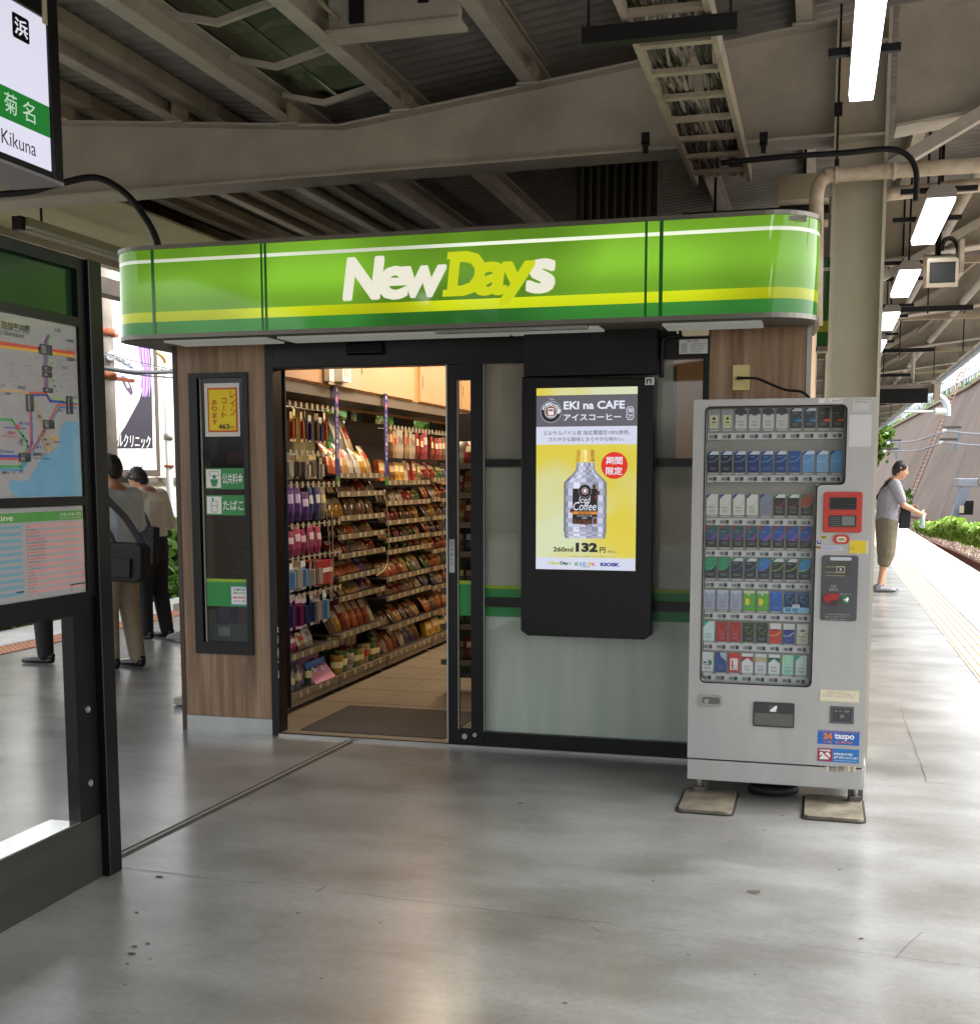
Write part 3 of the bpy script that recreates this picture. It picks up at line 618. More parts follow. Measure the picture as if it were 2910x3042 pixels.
for t, x, y0, y1 in (('レイン', -3.307, 1.865, 2.015), ('コート', -3.362, 1.855, 1.975), ('あります', -3.425, 1.815, 1.965)):
    n_ = len(t); h = (y1-y0)/n_
    for i, ch in enumerate(t):
        if ch == 'ー': N.rect(mb, x+.012, y1-(i+.9)*h, x+.018, y1-(i+.1)*h, .003, rd)
        else: N.text(mb, ch, x, y1-(i+.92)*h, x+.034, y1-(i+.08)*h, .003, rd, .02)
N.text(mb, '463', -3.385, 1.792, -3.315, 1.822, .003, mat('#1c1c1c', .6), .03); N.text(mb, '円', -3.312, 1.792, -3.295, 1.81, .003, BLACKM); N.text(mb, '税込', -3.294, 1.795, -3.274, 1.81, .003, rd)
mb.build('raincoat_poster', nf)
GRN = mat('#1f8a42', .4)
for y0, y1, t, k in ((1.445, 1.567, '公共料金', 0), (1.293, 1.41, 'たばこ', 1)):
    mb = MB(); N.slab(mb, -3.478, y0, -3.227, y1, 0, .002, GRN); N.rect(mb, -3.472, y0+.008, -3.378, y1-.008, .003, WHITE); N.text(mb, t, -3.368, y0+.03, -3.236, y1-.03, .003, WHITE, .015)
    if k == 0:
        N.circ(mb, -3.42, y1-.05, .012, .004, GRN, 14); N.poly(mb, [(-3.442, y0+.04), (-3.4, y0+.04), (-3.405, y0+.015), (-3.436, y0+.015)], .004, GRN); N.rect(mb, -3.445, y0+.04, -3.397, y0+.058, .004, GRN); N.line(mb, [(-3.452, y1-.045), (-3.452, y1-.02), (-3.392, y1-.02), (-3.392, y1-.045), (-3.452, y1-.045)], .003, .0035, GRN)
    else:
        N.line(mb, [(-3.442, y0+.018), (-3.442, y1-.035), (-3.405, y1-.035), (-3.405, y0+.018), (-3.442, y0+.018)], .003, .004, GRN); N.line(mb, [(-3.442, y1-.062), (-3.405, y1-.062)], .003, .004, GRN); N.rect(mb, -3.438, y1-.035, -3.428, y1-.014, .004, GRN)
    mb.build('service_sticker', nf)
mb = MB(); N.rect(mb, -3.49, .755, -3.223, .9, 0, mat('#17833a', .4)); N.rect(mb, -3.49, .9, -3.223, .918, 0, mat('#8fae1c', .4)); mb.build('green_band', nf)
mb = MB(); N.rect(mb, -3.333, .765, -3.226, .876, .002, WHITE); N.line(mb, [(-3.33, .768), (-3.229, .768), (-3.229, .873), (-3.33, .873), (-3.33, .768)], .004, .003, mat('#3c7fb8', .5))
for z, t, c in ((.85, '各種料金', BLACKM), (.83, 'お支払いできます', BLACKM), (.803, 'MMK 設置店', rd)): N.text(mb, t, -3.318, z, -3.24, z+.014, .003, c, .01)
N.text(mb, '公共料金・税金・通信料', -3.318, .785, -3.24, .793, .003, BLACKM); mb.build('notice', nf)
mb = MB(); mb.box(-3.5, -3.25, .08, .24, .54, .64, mat('#8a8477', .6)); mb.box(-3.47, -3.4, .1, .2, .64, .74, mat('#5a4a78', .5)); mb.box(-3.34, -3.28, .1, .2, .64, .76, mat('#a03440', .5)); mb.box(-3.46, -3.38, .07, .079, .57, .62, WHITE); mb.build('stored_goods', nf)
mb = MB()
for i in range(6): mb.tube([(-3.38+.03*i, .16, .9), (-3.38+.03*i, .16, 1.2)], .002, GREYM, 5)
for i in range(7): mb.tube([(-3.39, .16, .95+.04*i), (-3.2, .16, .95+.04*i)], .002, GREYM, 5)
mb.box(-3.4, -3.24, .12, .2, 1.6, 1.66, mat('#99222c', .5)); mb.build('wire_rack', nf)

# black jamb, header, glazing frame
mb = MB(); mb.box(-3.077, DOORL, -.012, .1, 0, 2.32, BLACK)
for i in range(9): z = .2+random.random()*.5; mb.box(-3.0305, -3.0292, -.0135, -.008, z, z+random.uniform(.006, .05), mat('#d0cfc8', .6))
mb.build('door_jamb', shop)
mb = MB(); mb.box(DOORL, -.573, -.01, .09, 2.128, 2.32, BLACK); mb.box(DOORL, -1.2, -.014, -.0101, 2.128, 2.138, BLACKM); mb.build('header', shop)
mb = MB(); mb.prism([(-.05, 2.2), (-.011, 2.19), (-.011, 2.262), (-.03, 2.262)], 'X', -2.57, -2.355, BLACK); mb.build('door_sensor', shop, bevel=.004)
WIN = glass((.93, .96, .93), .07)
# parked sliding leaf seen behind its frame
mb = MB(); mb.box(DOORR, DOORR+.066, .0, .035, .012, 2.126, BLACK); mb.box(DOORR-.001, DOORR+.007, -.006, -.0005, .012, 2.126, STEEL); mb.box(DOORR+.066, -1.853, .0, .035, .012, .1, BLACK); mb.box(DOORR+.066, -1.853, .0, .035, 2.042, 2.126, BLACK)
lf = mb.build('sliding_door', shop)
mb = MB(); mb.box(-1.932, -1.853, .014, .02, .1, 2.042, WIN); mb.box(-1.934, -1.929, -.004, .0, .1, 2.042, GREYM); mb.build('door_glass', lf)
mb = MB(); mb.box(-1.931, -1.853, .01, .0135, .745, .92, mat('#17833a', .4)); mb.box(-1.931, -1.853, .01, .0135, .92, .94, mat('#8fae1c', .4)); mb.build('door_band', lf)
mb = MB(); P = Plane((0, -.001, 0)); P.slab(mb, -1.982, .985, -1.952, 1.17, 0, .003, mat('#a8aaae', .5)); P.slab(mb, -1.979, 1.13, -1.955, 1.165, .003, .004, GREYM)
for i, ch in enumerate('自動ドア'): P.text(mb, ch, -1.974, 1.105-i*.028, -1.96, 1.125-i*.028, .004, BLACKM)
mb.build('door_label', lf)
# fixed glazing
mb = MB(); g0, g1 = -1.78, -.602
mb.box(-1.852, g0, -.022, .07, .0, 2.127, BLACK); mb.box(g1, -.573, -.022, .07, 0, 2.127, BLACK)
mb.box(g0, g1, -.018, .06, 0, .095, BLACK); mb.box(g0, g1, -.018, .06, .802, .852, BLACK); mb.box(g0, g1, -.018, .06, 1.57, 1.612, BLACK)
mb.box(-.862, -.842, -.016, .06, .852, 1.57, BLACK) if False else None
fr = mb.build('window_frame', shop)
mb = MB(); mb.disc((-1.83, -.03, .075), 'Y', .012, .008, STEEL, 14); mb.build('floor_lock', fr); mb = MB(); mb.disc((-1.895, -.01, .06), 'Y', .016, .01, STEEL, 14); mb.build('floor_lock', fr)
FL = film('#a0aca0', '#adb8aa', .93, True); FM = film('#8f9484', '#a3a492', .9)
mb = MB(); mb.box(g0, g1, .02, .026, .095, .802, FL)
for i in range(20): x = g0+.05+i*.06; mb.box(x, x+.002, .0265, .0275, .12, .74, mat('#7c8878', .6))
mb.build('frosted_pane', fr)
mb = MB(); mb.box(g0, g1, .02, .026, .852, 1.57, FM); mb.build('milky_pane', fr)
mb = MB(); mb.box(g0, -.76, .02, .026, 1.612, 2.127, film('#84867a', '#989482', .8)); mb.box(-.76, g1, .02, .026, 1.612, 2.127, glass((.9, .9, .85), .1)); mb.build('upper_pane', fr)
mb = MB(); G1 = mat('#157a35', .35); G2 = mat('#86a31d', .35)
mb.box(g0, g1, .012, .0195, .745, .802, G1); mb.box(g0, g1, .012, .0195, .852, .9, G1); mb.box(g0, g1, .012, .0195, .9, .918, G2); mb.build('green_band', fr)
mb = MB(); mb.box(g0, -.78, .35, .37, .1, 2.12, mat('#9a917c', .8, var=.1, scale=2)); mb.box(-1.3, -.9, .3, .349, 1.0, 1.5, mat('#b8b3a4', .7)); mb.build('blind_backing', shop)
mb = MB(); mb.box(g0-.001, g0+.006, -.021, -.019, .095, 2.127, GREYM); mb.build('pane_gasket', fr)
# interior behind the bright pane
mb = MB(); mb.box(-1.0, -.2, 1.3, 1.35, .9, 2.6, mat('#c9b494', .7)); mb.box(-.7, -.62, .6, .66, 1.2, 1.95, mat('#a39a82', .6)); mb.disc((-.62, .5, 1.86), 'Y', .04, .01, mat('#b34a3c', .5), 18); mb.build('counter_corner', shop)
# outlets, plates, cables on the front
t = thing('wall_socket', 'cream double wall socket with a white plug above the vending machine', 'socket', (-.645, -.02, 2.27))
mb = MB(); P = Plane((0, -.0225, 0)); mb.prism(rr(-.711, -.573, 2.235, 2.318, .012), 'Y', -.055, -.0225, CREAM); mb.build('cover', t, bevel=.004)
mb = MB(); mb.box(-.69, -.668, -.085, -.055, 2.272, 2.292, WHITE); mb.tube(smoothpath([(-.69, -.075, 2.282), (-.72, -.075, 2.278), (-.732, -.07, 2.262), (-.73, -.06, 2.25)]), .006, WHITE, 8); mb.build('plug', t)
mb = MB(); P2 = Plane((0, -.0555, 0)); P2.rect(mb, -.676, 2.268, -.656, 2.296, .001, mat('#cfcab0', .5)); 
for a in (-.632, -.622): P2.rect(mb, a, 2.275, a+.004, 2.29, .001, BLACKM)
P2.rect(mb, -.6, 2.27, -.59, 2.3, .001, WHITE); mb.build('socket_face', t)
mb = MB(); P = Plane((0, -.0225, 0)); P.slab(mb, -.726, 2.148, -.581, 2.221, -.011, .003, mat('#c9cbcd', .5)); P.text(mb, '自動ドア標準', -.685, 2.207, -.63, 2.216, .0035, BLACKM)
for i in range(6): P.rect(mb, -.668, 2.196-i*.008, -.668+random.uniform(.05, .08), 2.199-i*.008, .0035, mat('#83868a', .6)); P.rect(mb, -.717, 2.196-i*.008, -.684, 2.2-i*.008, .0035, mat('#83868a', .6))
mb.build('notice_plate', shop)
t = thing('wall_outlet', 'yellowed outlet plate on the walnut panel with a black power cord', 'outlet', (-.41, -.01, 2.02))
mb = MB(); mb.prism(rr(-.452, -.367, 1.958, 2.086, .004), 'Y', -.012, -.0005, mat('#c9bb7c', .5, var=.1)); mb.build('plate', t, bevel=.002)
mb = MB(); mb.box(-.43, -.4, -.035, -.012, 2.012, 2.026, BLACKM); mb.tube(smoothpath([(-.41, -.03, 2.018), (-.37, -.05, 2.016), (-.32, -.08, 2.008), (-.25, -.12, 1.975), (-.18, -.16, 1.945), (-.1, -.2, 1.93), (-.05, -.24, 1.88)]), .0065, BLACKM, 8); mb.build('power_cord', t)

# ------------------------------------------------------------------ lit fascia sign
SY = -.355; ZT, ZB = 2.756, 2.3
def band_path(o=0):
    """plan outline of the sign band: left end, rounded corner, straight front, rounded corner, right end"""
    p = [(-3.875+o*-1, .55)]; r = .215+o
    for i in range(9): a = R(180+90*i/8); p.append((-3.66+r*math.cos(a), SY+.215+r*math.sin(a)))
    q = []; r = .25+o
    for i in range(11): a = R(270+90*i/10); q.append((-.29+r*math.cos(a), SY+.25+r*math.sin(a)))
    return p, q+[(-.04+o, .2)]
BL = [backlit('#7db532', .98, 1.6), backlit('#3a8536', 1.5, 1.6), backlit('#e9efd8', 1.1, 1.2), backlit('#cfdc1c', 1.35, 1.2), backlit('#7db532', .98, 1.6)]
fas = None
def bandstrip(mb, z0, z1, off, m, pts):
    for (x0, y0), (x1, y1) in zip(pts, pts[1:]):
        mb.face([(x0, y0, z0), (x1, y1, z0), (x1, y1, z1), (x0, y0, z1)], m, True)
pl, pr = band_path()
mb = MB()
for z0, z1, k in ((ZB, 2.367, 1), (2.367, 2.42, 3), (2.42, 2.52, 0), (2.52, 2.685, 4), (2.685, 2.703, 2), (2.703, ZT, 0)): bandstrip(mb, z0, z1, 0, BL[k], pl+pr)
fas = mb.build('fascia_sign', shop, weld=True)
mb = MB()
for z0, z1, o in ((ZT, 2.778, .006), (2.276, ZB, .008)):
    a, b = band_path(o); pts = a+b; i0 = len(mb.v); k = mb.mi(mat('#77746c', .35, .6, var=.1))
    inner = [(x*(1-.0), y+.05) if False else (x, y) for x, y in pts]
    mb.prism(pts+[(-.06, .5), (-3.77, .6)][::1], 'Z', z0+.0005, z1, mat('#77746c', .35, .6, var=.1))
mb.build('metal_trim', fas)
DG = emi('#1f5a26', .5)
mb = MB()
for x, w in ((-3.57, .016), (-2.916, .01), (-2.893, .012), (-.856, .012), (-.782, .018)): mb.box(x-w/2, x+w/2, SY-.006, SY-.0005, ZB, ZT, DG)
mb.build('joint_strip', fas)
# letters
S = Plane((0, SY-.004, 0)); CR = emi('#f0edda', .95); YE = emi('#cfd81c', .95)
for m_ in (CR, YE):
    b_ = m_.node_tree.nodes['Principled BSDF']; b_.inputs['Base Color'].default_value = (.02, .02, .02, 1); b_.inputs['Specular IOR Level'].default_value = 0; b_.inputs['Roughness'].default_value = 1
def sx(u, v=800): return at(u, v, 'Y', SY).x
def sz(u, v): return at(u, v, 'Y', SY).z
mb = MB()
bz = 2.437
heavy(S, mb, 'N', sx(1017), bz, sx(1143), bz+.222, .0, CR, .0135, .14); heavy(S, mb, 'e', sx(1124), bz-.004, sx(1216), bz+.167, .0012, CR, .011, .1); heavy(S, mb, 'w', sx(1194), bz, sx(1328), bz+.162, .0024, CR, .011, .12)
heavy(S, mb, 's', sx(1562), bz-.004, sx(1650), bz+.167, .0024, CR, .0125, .08)
x = sx(1322); heavy(S, mb, 'D', x+.01, bz, sx(1442), bz+.222, .0036, YE, .0135, .12)
S.poly(mb, [(x+.012, bz+.186), (x+.017, bz+.222), (x+.09, bz+.222), (x+.09, bz+.186)], .0042, YE); S.poly(mb, [(x-.014, bz), (x-.01, bz+.034), (x+.08, bz+.034), (x+.08, bz)], .0043, YE)
heavy(S, mb, 'a', sx(1410), bz-.004, sx(1508), bz+.164, .0048, YE, .0115, .1); heavy(S, mb, 'y', sx(1482), bz-.055, sx(1592), bz+.16, .006, YE, .0115, .1)
mb.build('lettering', fas)
# underside: light boxes under the sign
UL = emi('#dfe3d6', .22, False)
mb = MB(); a, b = band_path(-.012); mb.prism(a+b+[(-.06, .19), (-.06, -.004), (-3.7, -.004)], 'Z', 2.272, 2.2755, mat('#5c5a54', .6)); 
for x0, x1 in ((-3.55, -2.93), (-2.86, -1.62), (-1.6, -1.1), (-.78, -.3)): mb.box(x0, x1, -.3, -.06, 2.262, 2.2718, UL)
mb.build('underside_light', fas)
mb = MB(); mb.box(-1.95, -1.15, -.34, -.3, 2.255, 2.2718, GREYM); mb.build('cover_rail', fas)

# wider stretch of the same sign behind the column
mb = MB()
for z0, z1, k in ((2.25, 2.33, 1), (2.33, 2.39, 3), (2.39, 2.665, 1), (2.665, 2.685, 2), (2.685, 2.74, 1)): mb.box(-.045, .2, .78, .8, z0, z1, mat(['#4c9a2c', '#1f6b2c', '#d8dccc', '#a5b41c'][k], .2))
mb.box(-.05, .2, .77, .85, 2.22, 2.249, GREYM); mb.build('rear_fascia', shop)

# ------------------------------------------------------------------ advertising screen
scr = thing('advertising_screen', 'tall black wall-mounted screen showing a yellow iced coffee advert', 'screen', (-1.19, -.06, .66))
mb = MB(); mb.prism([(-1.54, .69), (-1.5, .664), (-.87, .664), (-.834, .69), (-.834, 2.02), (-1.54, 2.04)], 'Y', -.135, -.025, BLACK); mb.build('housing', scr, bevel=.006)
mb = MB(); mb.box(-1.53, -.832, -.12, -.024, 2.045, 2.305, BLACKM); mb.build('mounting_plate', scr)
sx0, sx1, sz0, sz1 = -1.456, -.922, 1.026, 1.979
P = Plane((0, -.137, 0))
def q(u, v): return sx0+(u-47)/(1031-47)*(sx1-sx0), sz1-(v-73)/(1870-73)*(sz1-sz0)
def qr(mb, u0, v0, u1, v1, d, m): a = q(u0, v1); b = q(u1, v0); P.rect(mb, a[0], a[1], b[0], b[1], d, m)
def qt(mb, t, u0, v0, u1, v1, d, m, **k): a = q(u0, v1); b = q(u1, v0); P.text(mb, t, a[0], a[1], b[0], b[1], d, m, **k)
def qp(mb, pts, d, m): P.poly(mb, [q(*p) for p in pts], d, m)
def qc(mb, u, v, r, d, m, n=30): a = q(u, v); P.circ(mb, a[0], a[1], r/984*(sx1-sx0), d, m, n)
def qring(mb, u, v, r, w, d, m): 
    pts = [q(u+r*math.cos(2*math.pi*i/30), v+r*math.sin(2*math.pi*i/30)) for i in range(31)]; P.line(mb, pts, w/984*(sx1-sx0), d, m)
E_ = lambda c, k=.92: emi(c, k)
eY = bpy.data.materials.new('lit_yellow'); eY.use_nodes = True; n_ = eY.node_tree; b_ = n_.nodes['Principled BSDF']; b_.inputs['Base Color'].default_value = (.05, .05, .03, 1); b_.inputs['Roughness'].default_value = .1
tc = n_.nodes.new('ShaderNodeTexCoord'); nz = n_.nodes.new('ShaderNodeTexNoise'); nz.inputs['Scale'].default_value = 3.2; nz.inputs['Detail'].default_value = 1; rp = n_.nodes.new('ShaderNodeValToRGB'); e = rp.color_ramp.elements
e[0].position = .36; e[0].color = (*lin('#dccb3c'), 1); e[1].position = .66; e[1].color = (*lin('#d3dcb4'), 1)
n_.links.new(tc.outputs['Object'], nz.inputs[0]); n_.links.new(nz.outputs[0], rp.inputs[0]); n_.links.new(rp.outputs[0], b_.inputs['Emission Color']); b_.inputs['Emission Strength'].default_value = .95*EK
mb = MB(); qr(mb, 47, 73, 1031, 1870, 0, eY)
DGY = E_('#5a565f'); LW = E_('#cfd3e6'); WH = E_('#dfe4f2'); DK = E_('#101014', .6); BR = E_('#8a4c34'); RD = E_('#dc2a1e')
qr(mb, 47, 145, 1031, 452, .001, DGY); qr(mb, 47, 452, 1031, 628, .001, LW); qr(mb, 47, 1750, 1031, 1870, .001, LW)
qc(mb, 192, 305, 103, .002, WH); qc(mb, 192, 305, 100, .0025, DK); qc(mb, 192, 305, 62, .003, WH); qc(mb, 192, 305, 56, .0035, BR); qr(mb, 165, 270, 220, 335, .004, WH); qr(mb, 172, 280, 213, 300, .0045, BR); qr(mb, 165, 345, 220, 352, .004, WH)
for i, ch in enumerate('EKInaCAFE'):
    a = R(205+i*16.5); u, v = 192+80*math.cos(a), 305+80*math.sin(a); qt(mb, ch, u-10, v-13, u+10, v+13, .004, WH, bold=.04)
qp(mb, [(258, 300), (258, 325), (275, 325), (290, 290), (275, 275), (265, 290)], .004, WH)
qp(mb, [(160, 165), (222, 180), (226, 192), (190, 188)], .0035, E_('#a780b8'))
qt(mb, 'EKI na CAFE', 318, 205, 912, 285, .002, WH, bold=.028); qt(mb, 'アイスコーヒー', 318, 330, 875, 395, .002, WH, bold=.02)
P.line(mb, [q(x, y) for x, y in ((930, 290), (930, 370), (945, 392), (980, 392), (995, 370), (995, 290), (980, 268), (945, 268), (930, 290))], .003, .002, WH)
qt(mb, '加', 942, 280, 984, 322, .002, WH, bold=.02); qt(mb, '糖', 942, 335, 984, 378, .002, WH, bold=.02)
qt(mb, 'エルサルバドル産 指定農園豆100%使用。', 118, 490, 965, 535, .002, DK, bold=.0); qt(mb, 'さわやかな酸味とまろやかな味わい。', 175, 555, 910, 598, .002, DK, bold=.0)
# bottle, facets in checks of silver greys
def bottlex(v):
    for (v0, a), (v1, b) in zip(BOT, BOT[1:]):
        if v <= v1: t = (v-v0)/(v1-v0); t = t*t*(3-2*t); return a+(b-a)*t
    return BOT[-1][1]
BOT = [(805, 85), (880, 92), (920, 130), (1000, 208), (1030, 210), (1490, 210), (1510, 200), (1530, 204), (1555, 195)]
sil = ['#8f8fa6', '#b4b6cf', '#cfd2e8', '#a6a8c0', '#dfe3f5', '#7a7a90', '#c0c3da']; base_ = [.5, .66, .86, .95, .84, .74, .72, .88, .66, .52]
rnd = random.Random(11); vs = [805, 845, 880, 900, 925, 960, 1000, 1060, 1130, 1190, 1245, 1300, 1355, 1400, 1440, 1490, 1510, 1530, 1555]; ks = [-1, -.93, -.8, -.55, -.25, .05, .35, .62, .84, .94, 1]
for i in range(len(vs)-1):
    for j in range(len(ks)-1):
        a, b = vs[i], vs[i+1]; g_ = base_[j]*(1 if (i+j) % 2 else .84)+rnd.uniform(-.03, .03); c = '#%02x%02x%02x' % tuple(int(255*min(1, g_*q_)) for q_ in (.93, .95, 1.06))
        qp(mb, [(535+bottlex(b)*ks[j], b), (535+bottlex(b)*ks[j+1], b), (535+bottlex(a)*ks[j+1], a), (535+bottlex(a)*ks[j], a)], .002, E_(c, .85))
for v0, v1, w in ((680, 745, 85), (748, 765, 90), (770, 797, 92)):
    for j, c in enumerate(('#c09a35', '#e8cb5c', '#f0e3a0', '#e0bd48', '#b08a2c')): qr(mb, 535-w+j*2*w/5, v0, 535-w+(j+1)*2*w/5, v1, .002, E_(c))
qr(mb, 412, 1062, 655, 1412, .003, E_('#1a171a', .6)); qc(mb, 533, 1085, 64, .0035, E_('#8d8f9c')); qc(mb, 533, 1085, 60, .004, DK); qc(mb, 533, 1085, 33, .0045, WH); qc(mb, 533, 1085, 30, .005, BR); qr(mb, 520, 1068, 548, 1100, .0055, WH)
qt(mb, 'Iced', 475, 1140, 588, 1205, .004, WH, shear=.2); qt(mb, 'Coffee', 420, 1195, 645, 1278, .004, WH, shear=.2, bold=.005)
qr(mb, 412, 1288, 655, 1316, .004, E_('#d8863a')); qt(mb, '最高等級豆', 470, 1291, 595, 1313, .005, E_('#4a2410')); qt(mb, 'エルサルバドル産', 455, 1322, 605, 1340, .004, LW); qt(mb, '100%', 505, 1345, 558, 1360, .004, LW)
for u, v in ((622, 1042), (662, 1103), (640, 1150), (405, 1280), (440, 1388), (485, 1395), (520, 1380), (545, 1402), (580, 1392), (508, 1398)): a = q(u, v); P.circ(mb, a[0], a[1], .0095, .005, E_('#5b3022'), 12, .012); P.line(mb, [(a[0]-.003, a[1]+.009), (a[0]+.003, a[1]-.009)], .0018, .0055, E_('#2b140e'))
P.line(mb, [q(x, y) for x, y in ((612, 1360), (612, 1410), (624, 1425), (645, 1425), (656, 1410), (656, 1360), (645, 1345), (624, 1345), (612, 1360))], .002, .005, LW); qt(mb, '加', 620, 1355, 648, 1382, .005, E_('#c23a2a')); qt(mb, '糖', 620, 1388, 648, 1415, .005, E_('#c23a2a'))
qt(mb, '[コーヒー]', 450, 1440, 612, 1468, .003, DK)
qc(mb, 817, 835, 129, .002, RD, 40); qt(mb, '期間', 735, 750, 895, 825, .003, WH, bold=.02); qt(mb, '限定', 735, 850, 895, 928, .003, WH, bold=.02)
qt(mb, '260ml', 222, 1645, 420, 1692, .002, DK, bold=.03); qt(mb, '132', 445, 1598, 662, 1692, .002, DK, bold=.06); qt(mb, '円', 682, 1640, 738, 1698, .002, DK, bold=.03); qt(mb, '(税込)', 757, 1670, 845, 1700, .002, DK)
qt(mb, '※一部お取扱いのない店舗がございます。写真はイメージです。', 370, 1727, 840, 1741, .002, E_('#55501c'))
qt(mb, 'New', 178, 1790, 285, 1822, .002, E_('#b9c22a'), bold=.05, shear=.1); qt(mb, 'Day', 288, 1788, 378, 1830, .002, E_('#15603a'), bold=.05, shear=.1); qt(mb, 's', 380, 1798, 402, 1824, .002, E_('#a8bb22'), bold=.05)
for i, (ch, c) in enumerate(zip('KIOSK', ('#3f8f5a', '#55565e', '#2e86c4', '#cfae20', '#cf6a9a'))): u = (440, 490, 512, 566, 608)[i]; qt(mb, ch, u, 1793, u+(40 if ch != 'I' else 10), 1830, .002, E_(c), bold=.04)
qt(mb, 'NewDays', 505, 1834, 590, 1846, .002, DK, bold=.03); qt(mb, 'KIOSK', 690, 1793, 880, 1830, .002, E_('#1c2f8f'), bold=.06)
mb.build('display', scr)
mb = MB(); P.slab(mb, -.884, 1.985, -.837, 2.022, .0, .003, mat('#c5c7c9', .5)); P.rect(mb, -.877, 1.991, -.87, 2.014, .004, BLACKM); P.rect(mb, -.877, 2.007, -.851, 2.014, .004, BLACKM); P.rect(mb, -.858, 1.991, -.851, 2.007, .004, BLACKM); mb.build('sticker', scr)
mb = MB(); mb.tube(smoothpath([(-.72, -.03, 2.24), (-.78, -.03, 2.235), (-.81, -.03, 2.22), (-.815, -.03, 2.15), (-.815, -.03, 2.03)]), .013, BLACKM, 8)
tag(mb.build('black_conduit'), 'slim black conduit bending down to the top corner of the advertising screen', 'conduit')

# ------------------------------------------------------------------ interior fittings of the shop
MAPLE = mat('#c99a62', .5, var=.08, scale=3, stretch=(1, .2, 2))
cab = thing('wall_cabinet', 'pale orange wooden cabinets above the snack racks inside the shop', 'cabinet', (-3.4, 2.5, 2.12))
mb = MB(); mb.box(-3.58, -3.23, .13, 5.3, 2.124, 2.7, MAPLE); mb.build('carcass', cab)
mb = MB(); mb.box(-3.58, -3.235, .13, 5.3, 2.05, 2.1235, mat('#6e665c', .6)); mb.build('light_pelmet', cab)
for y0, y1 in ((.2, 1.17), (1.78, 3.0), (3.15, 4.3), (4.32, 5.2)): mb = MB(); mb.box(-3.229, -3.212, y0, y1-.01, 2.135, 2.69, mat('#cfa882', .5, var=.06, scale=3)); mb.box(-3.211, -3.209, y0+.05, y0+.056, 2.25, 2.35, BLACKM); mb.build('cabinet_door', cab)
mb = MB(); mb.box(-3.229, -3.2, 1.2, 1.76, 2.135, 2.69, mat('#b9ab90', .6)); mb.build('service_panel', cab)
mb = MB(); mb.box(-3.199, -3.14, 1.3, 1.45, 2.16, 2.4, WHITE); mb.box(-3.199, -3.16, 1.12, 1.2, 2.15, 2.45, WHITE); mb.box(-3.139, -3.137, 1.33, 1.41, 2.2, 2.3, mat('#c9c4b5', .6))
tag(mb.build('intercom_panel'), 'white intercom and switch boxes on the cabinet front inside the shop', 'switch box')
mb = MB(); mb.box(-2.95+.0, -2.05, .1, .88, .0125, .019, mat('#4a4440', .95, var=.3, scale=60, bump=.3, bscale=200)); tag(mb.build('door_mat'), 'dark brown doormat just inside the shop entrance', 'doormat')
for x0, x1, y0, y1, e in ((-2.9, -2.5, .8, 3.2, 7.5), (-2.2, -.4, 2.0, 3.0, 8), (-2.9, -2.5, 3.4, 5, 5)):
    al = bpy.data.lights.new('shop_light', 'AREA'); al.shape = 'RECTANGLE'; al.size = x1-x0; al.size_y = y1-y0; al.energy = e; al.color = (1, .8, .6)
    ao = bpy.data.objects.new('shop_light', al); COL.objects.link(ao); ao.location = ((x0+x1)/2, (y0+y1)/2, 2.69)
    mb = MB(); mb.box(x0, x1, y0, y1, 2.7, 2.718, emi('#ffe2b8', 3, False)); tag(mb.build('ceiling_light'), ['warm ceiling light panel over the front of the snack aisle', 'warm ceiling light panel over the shop counter', 'warm ceiling light panel over the far end of the aisle'][(7.5, 8, 5).index(e)], 'ceiling light')

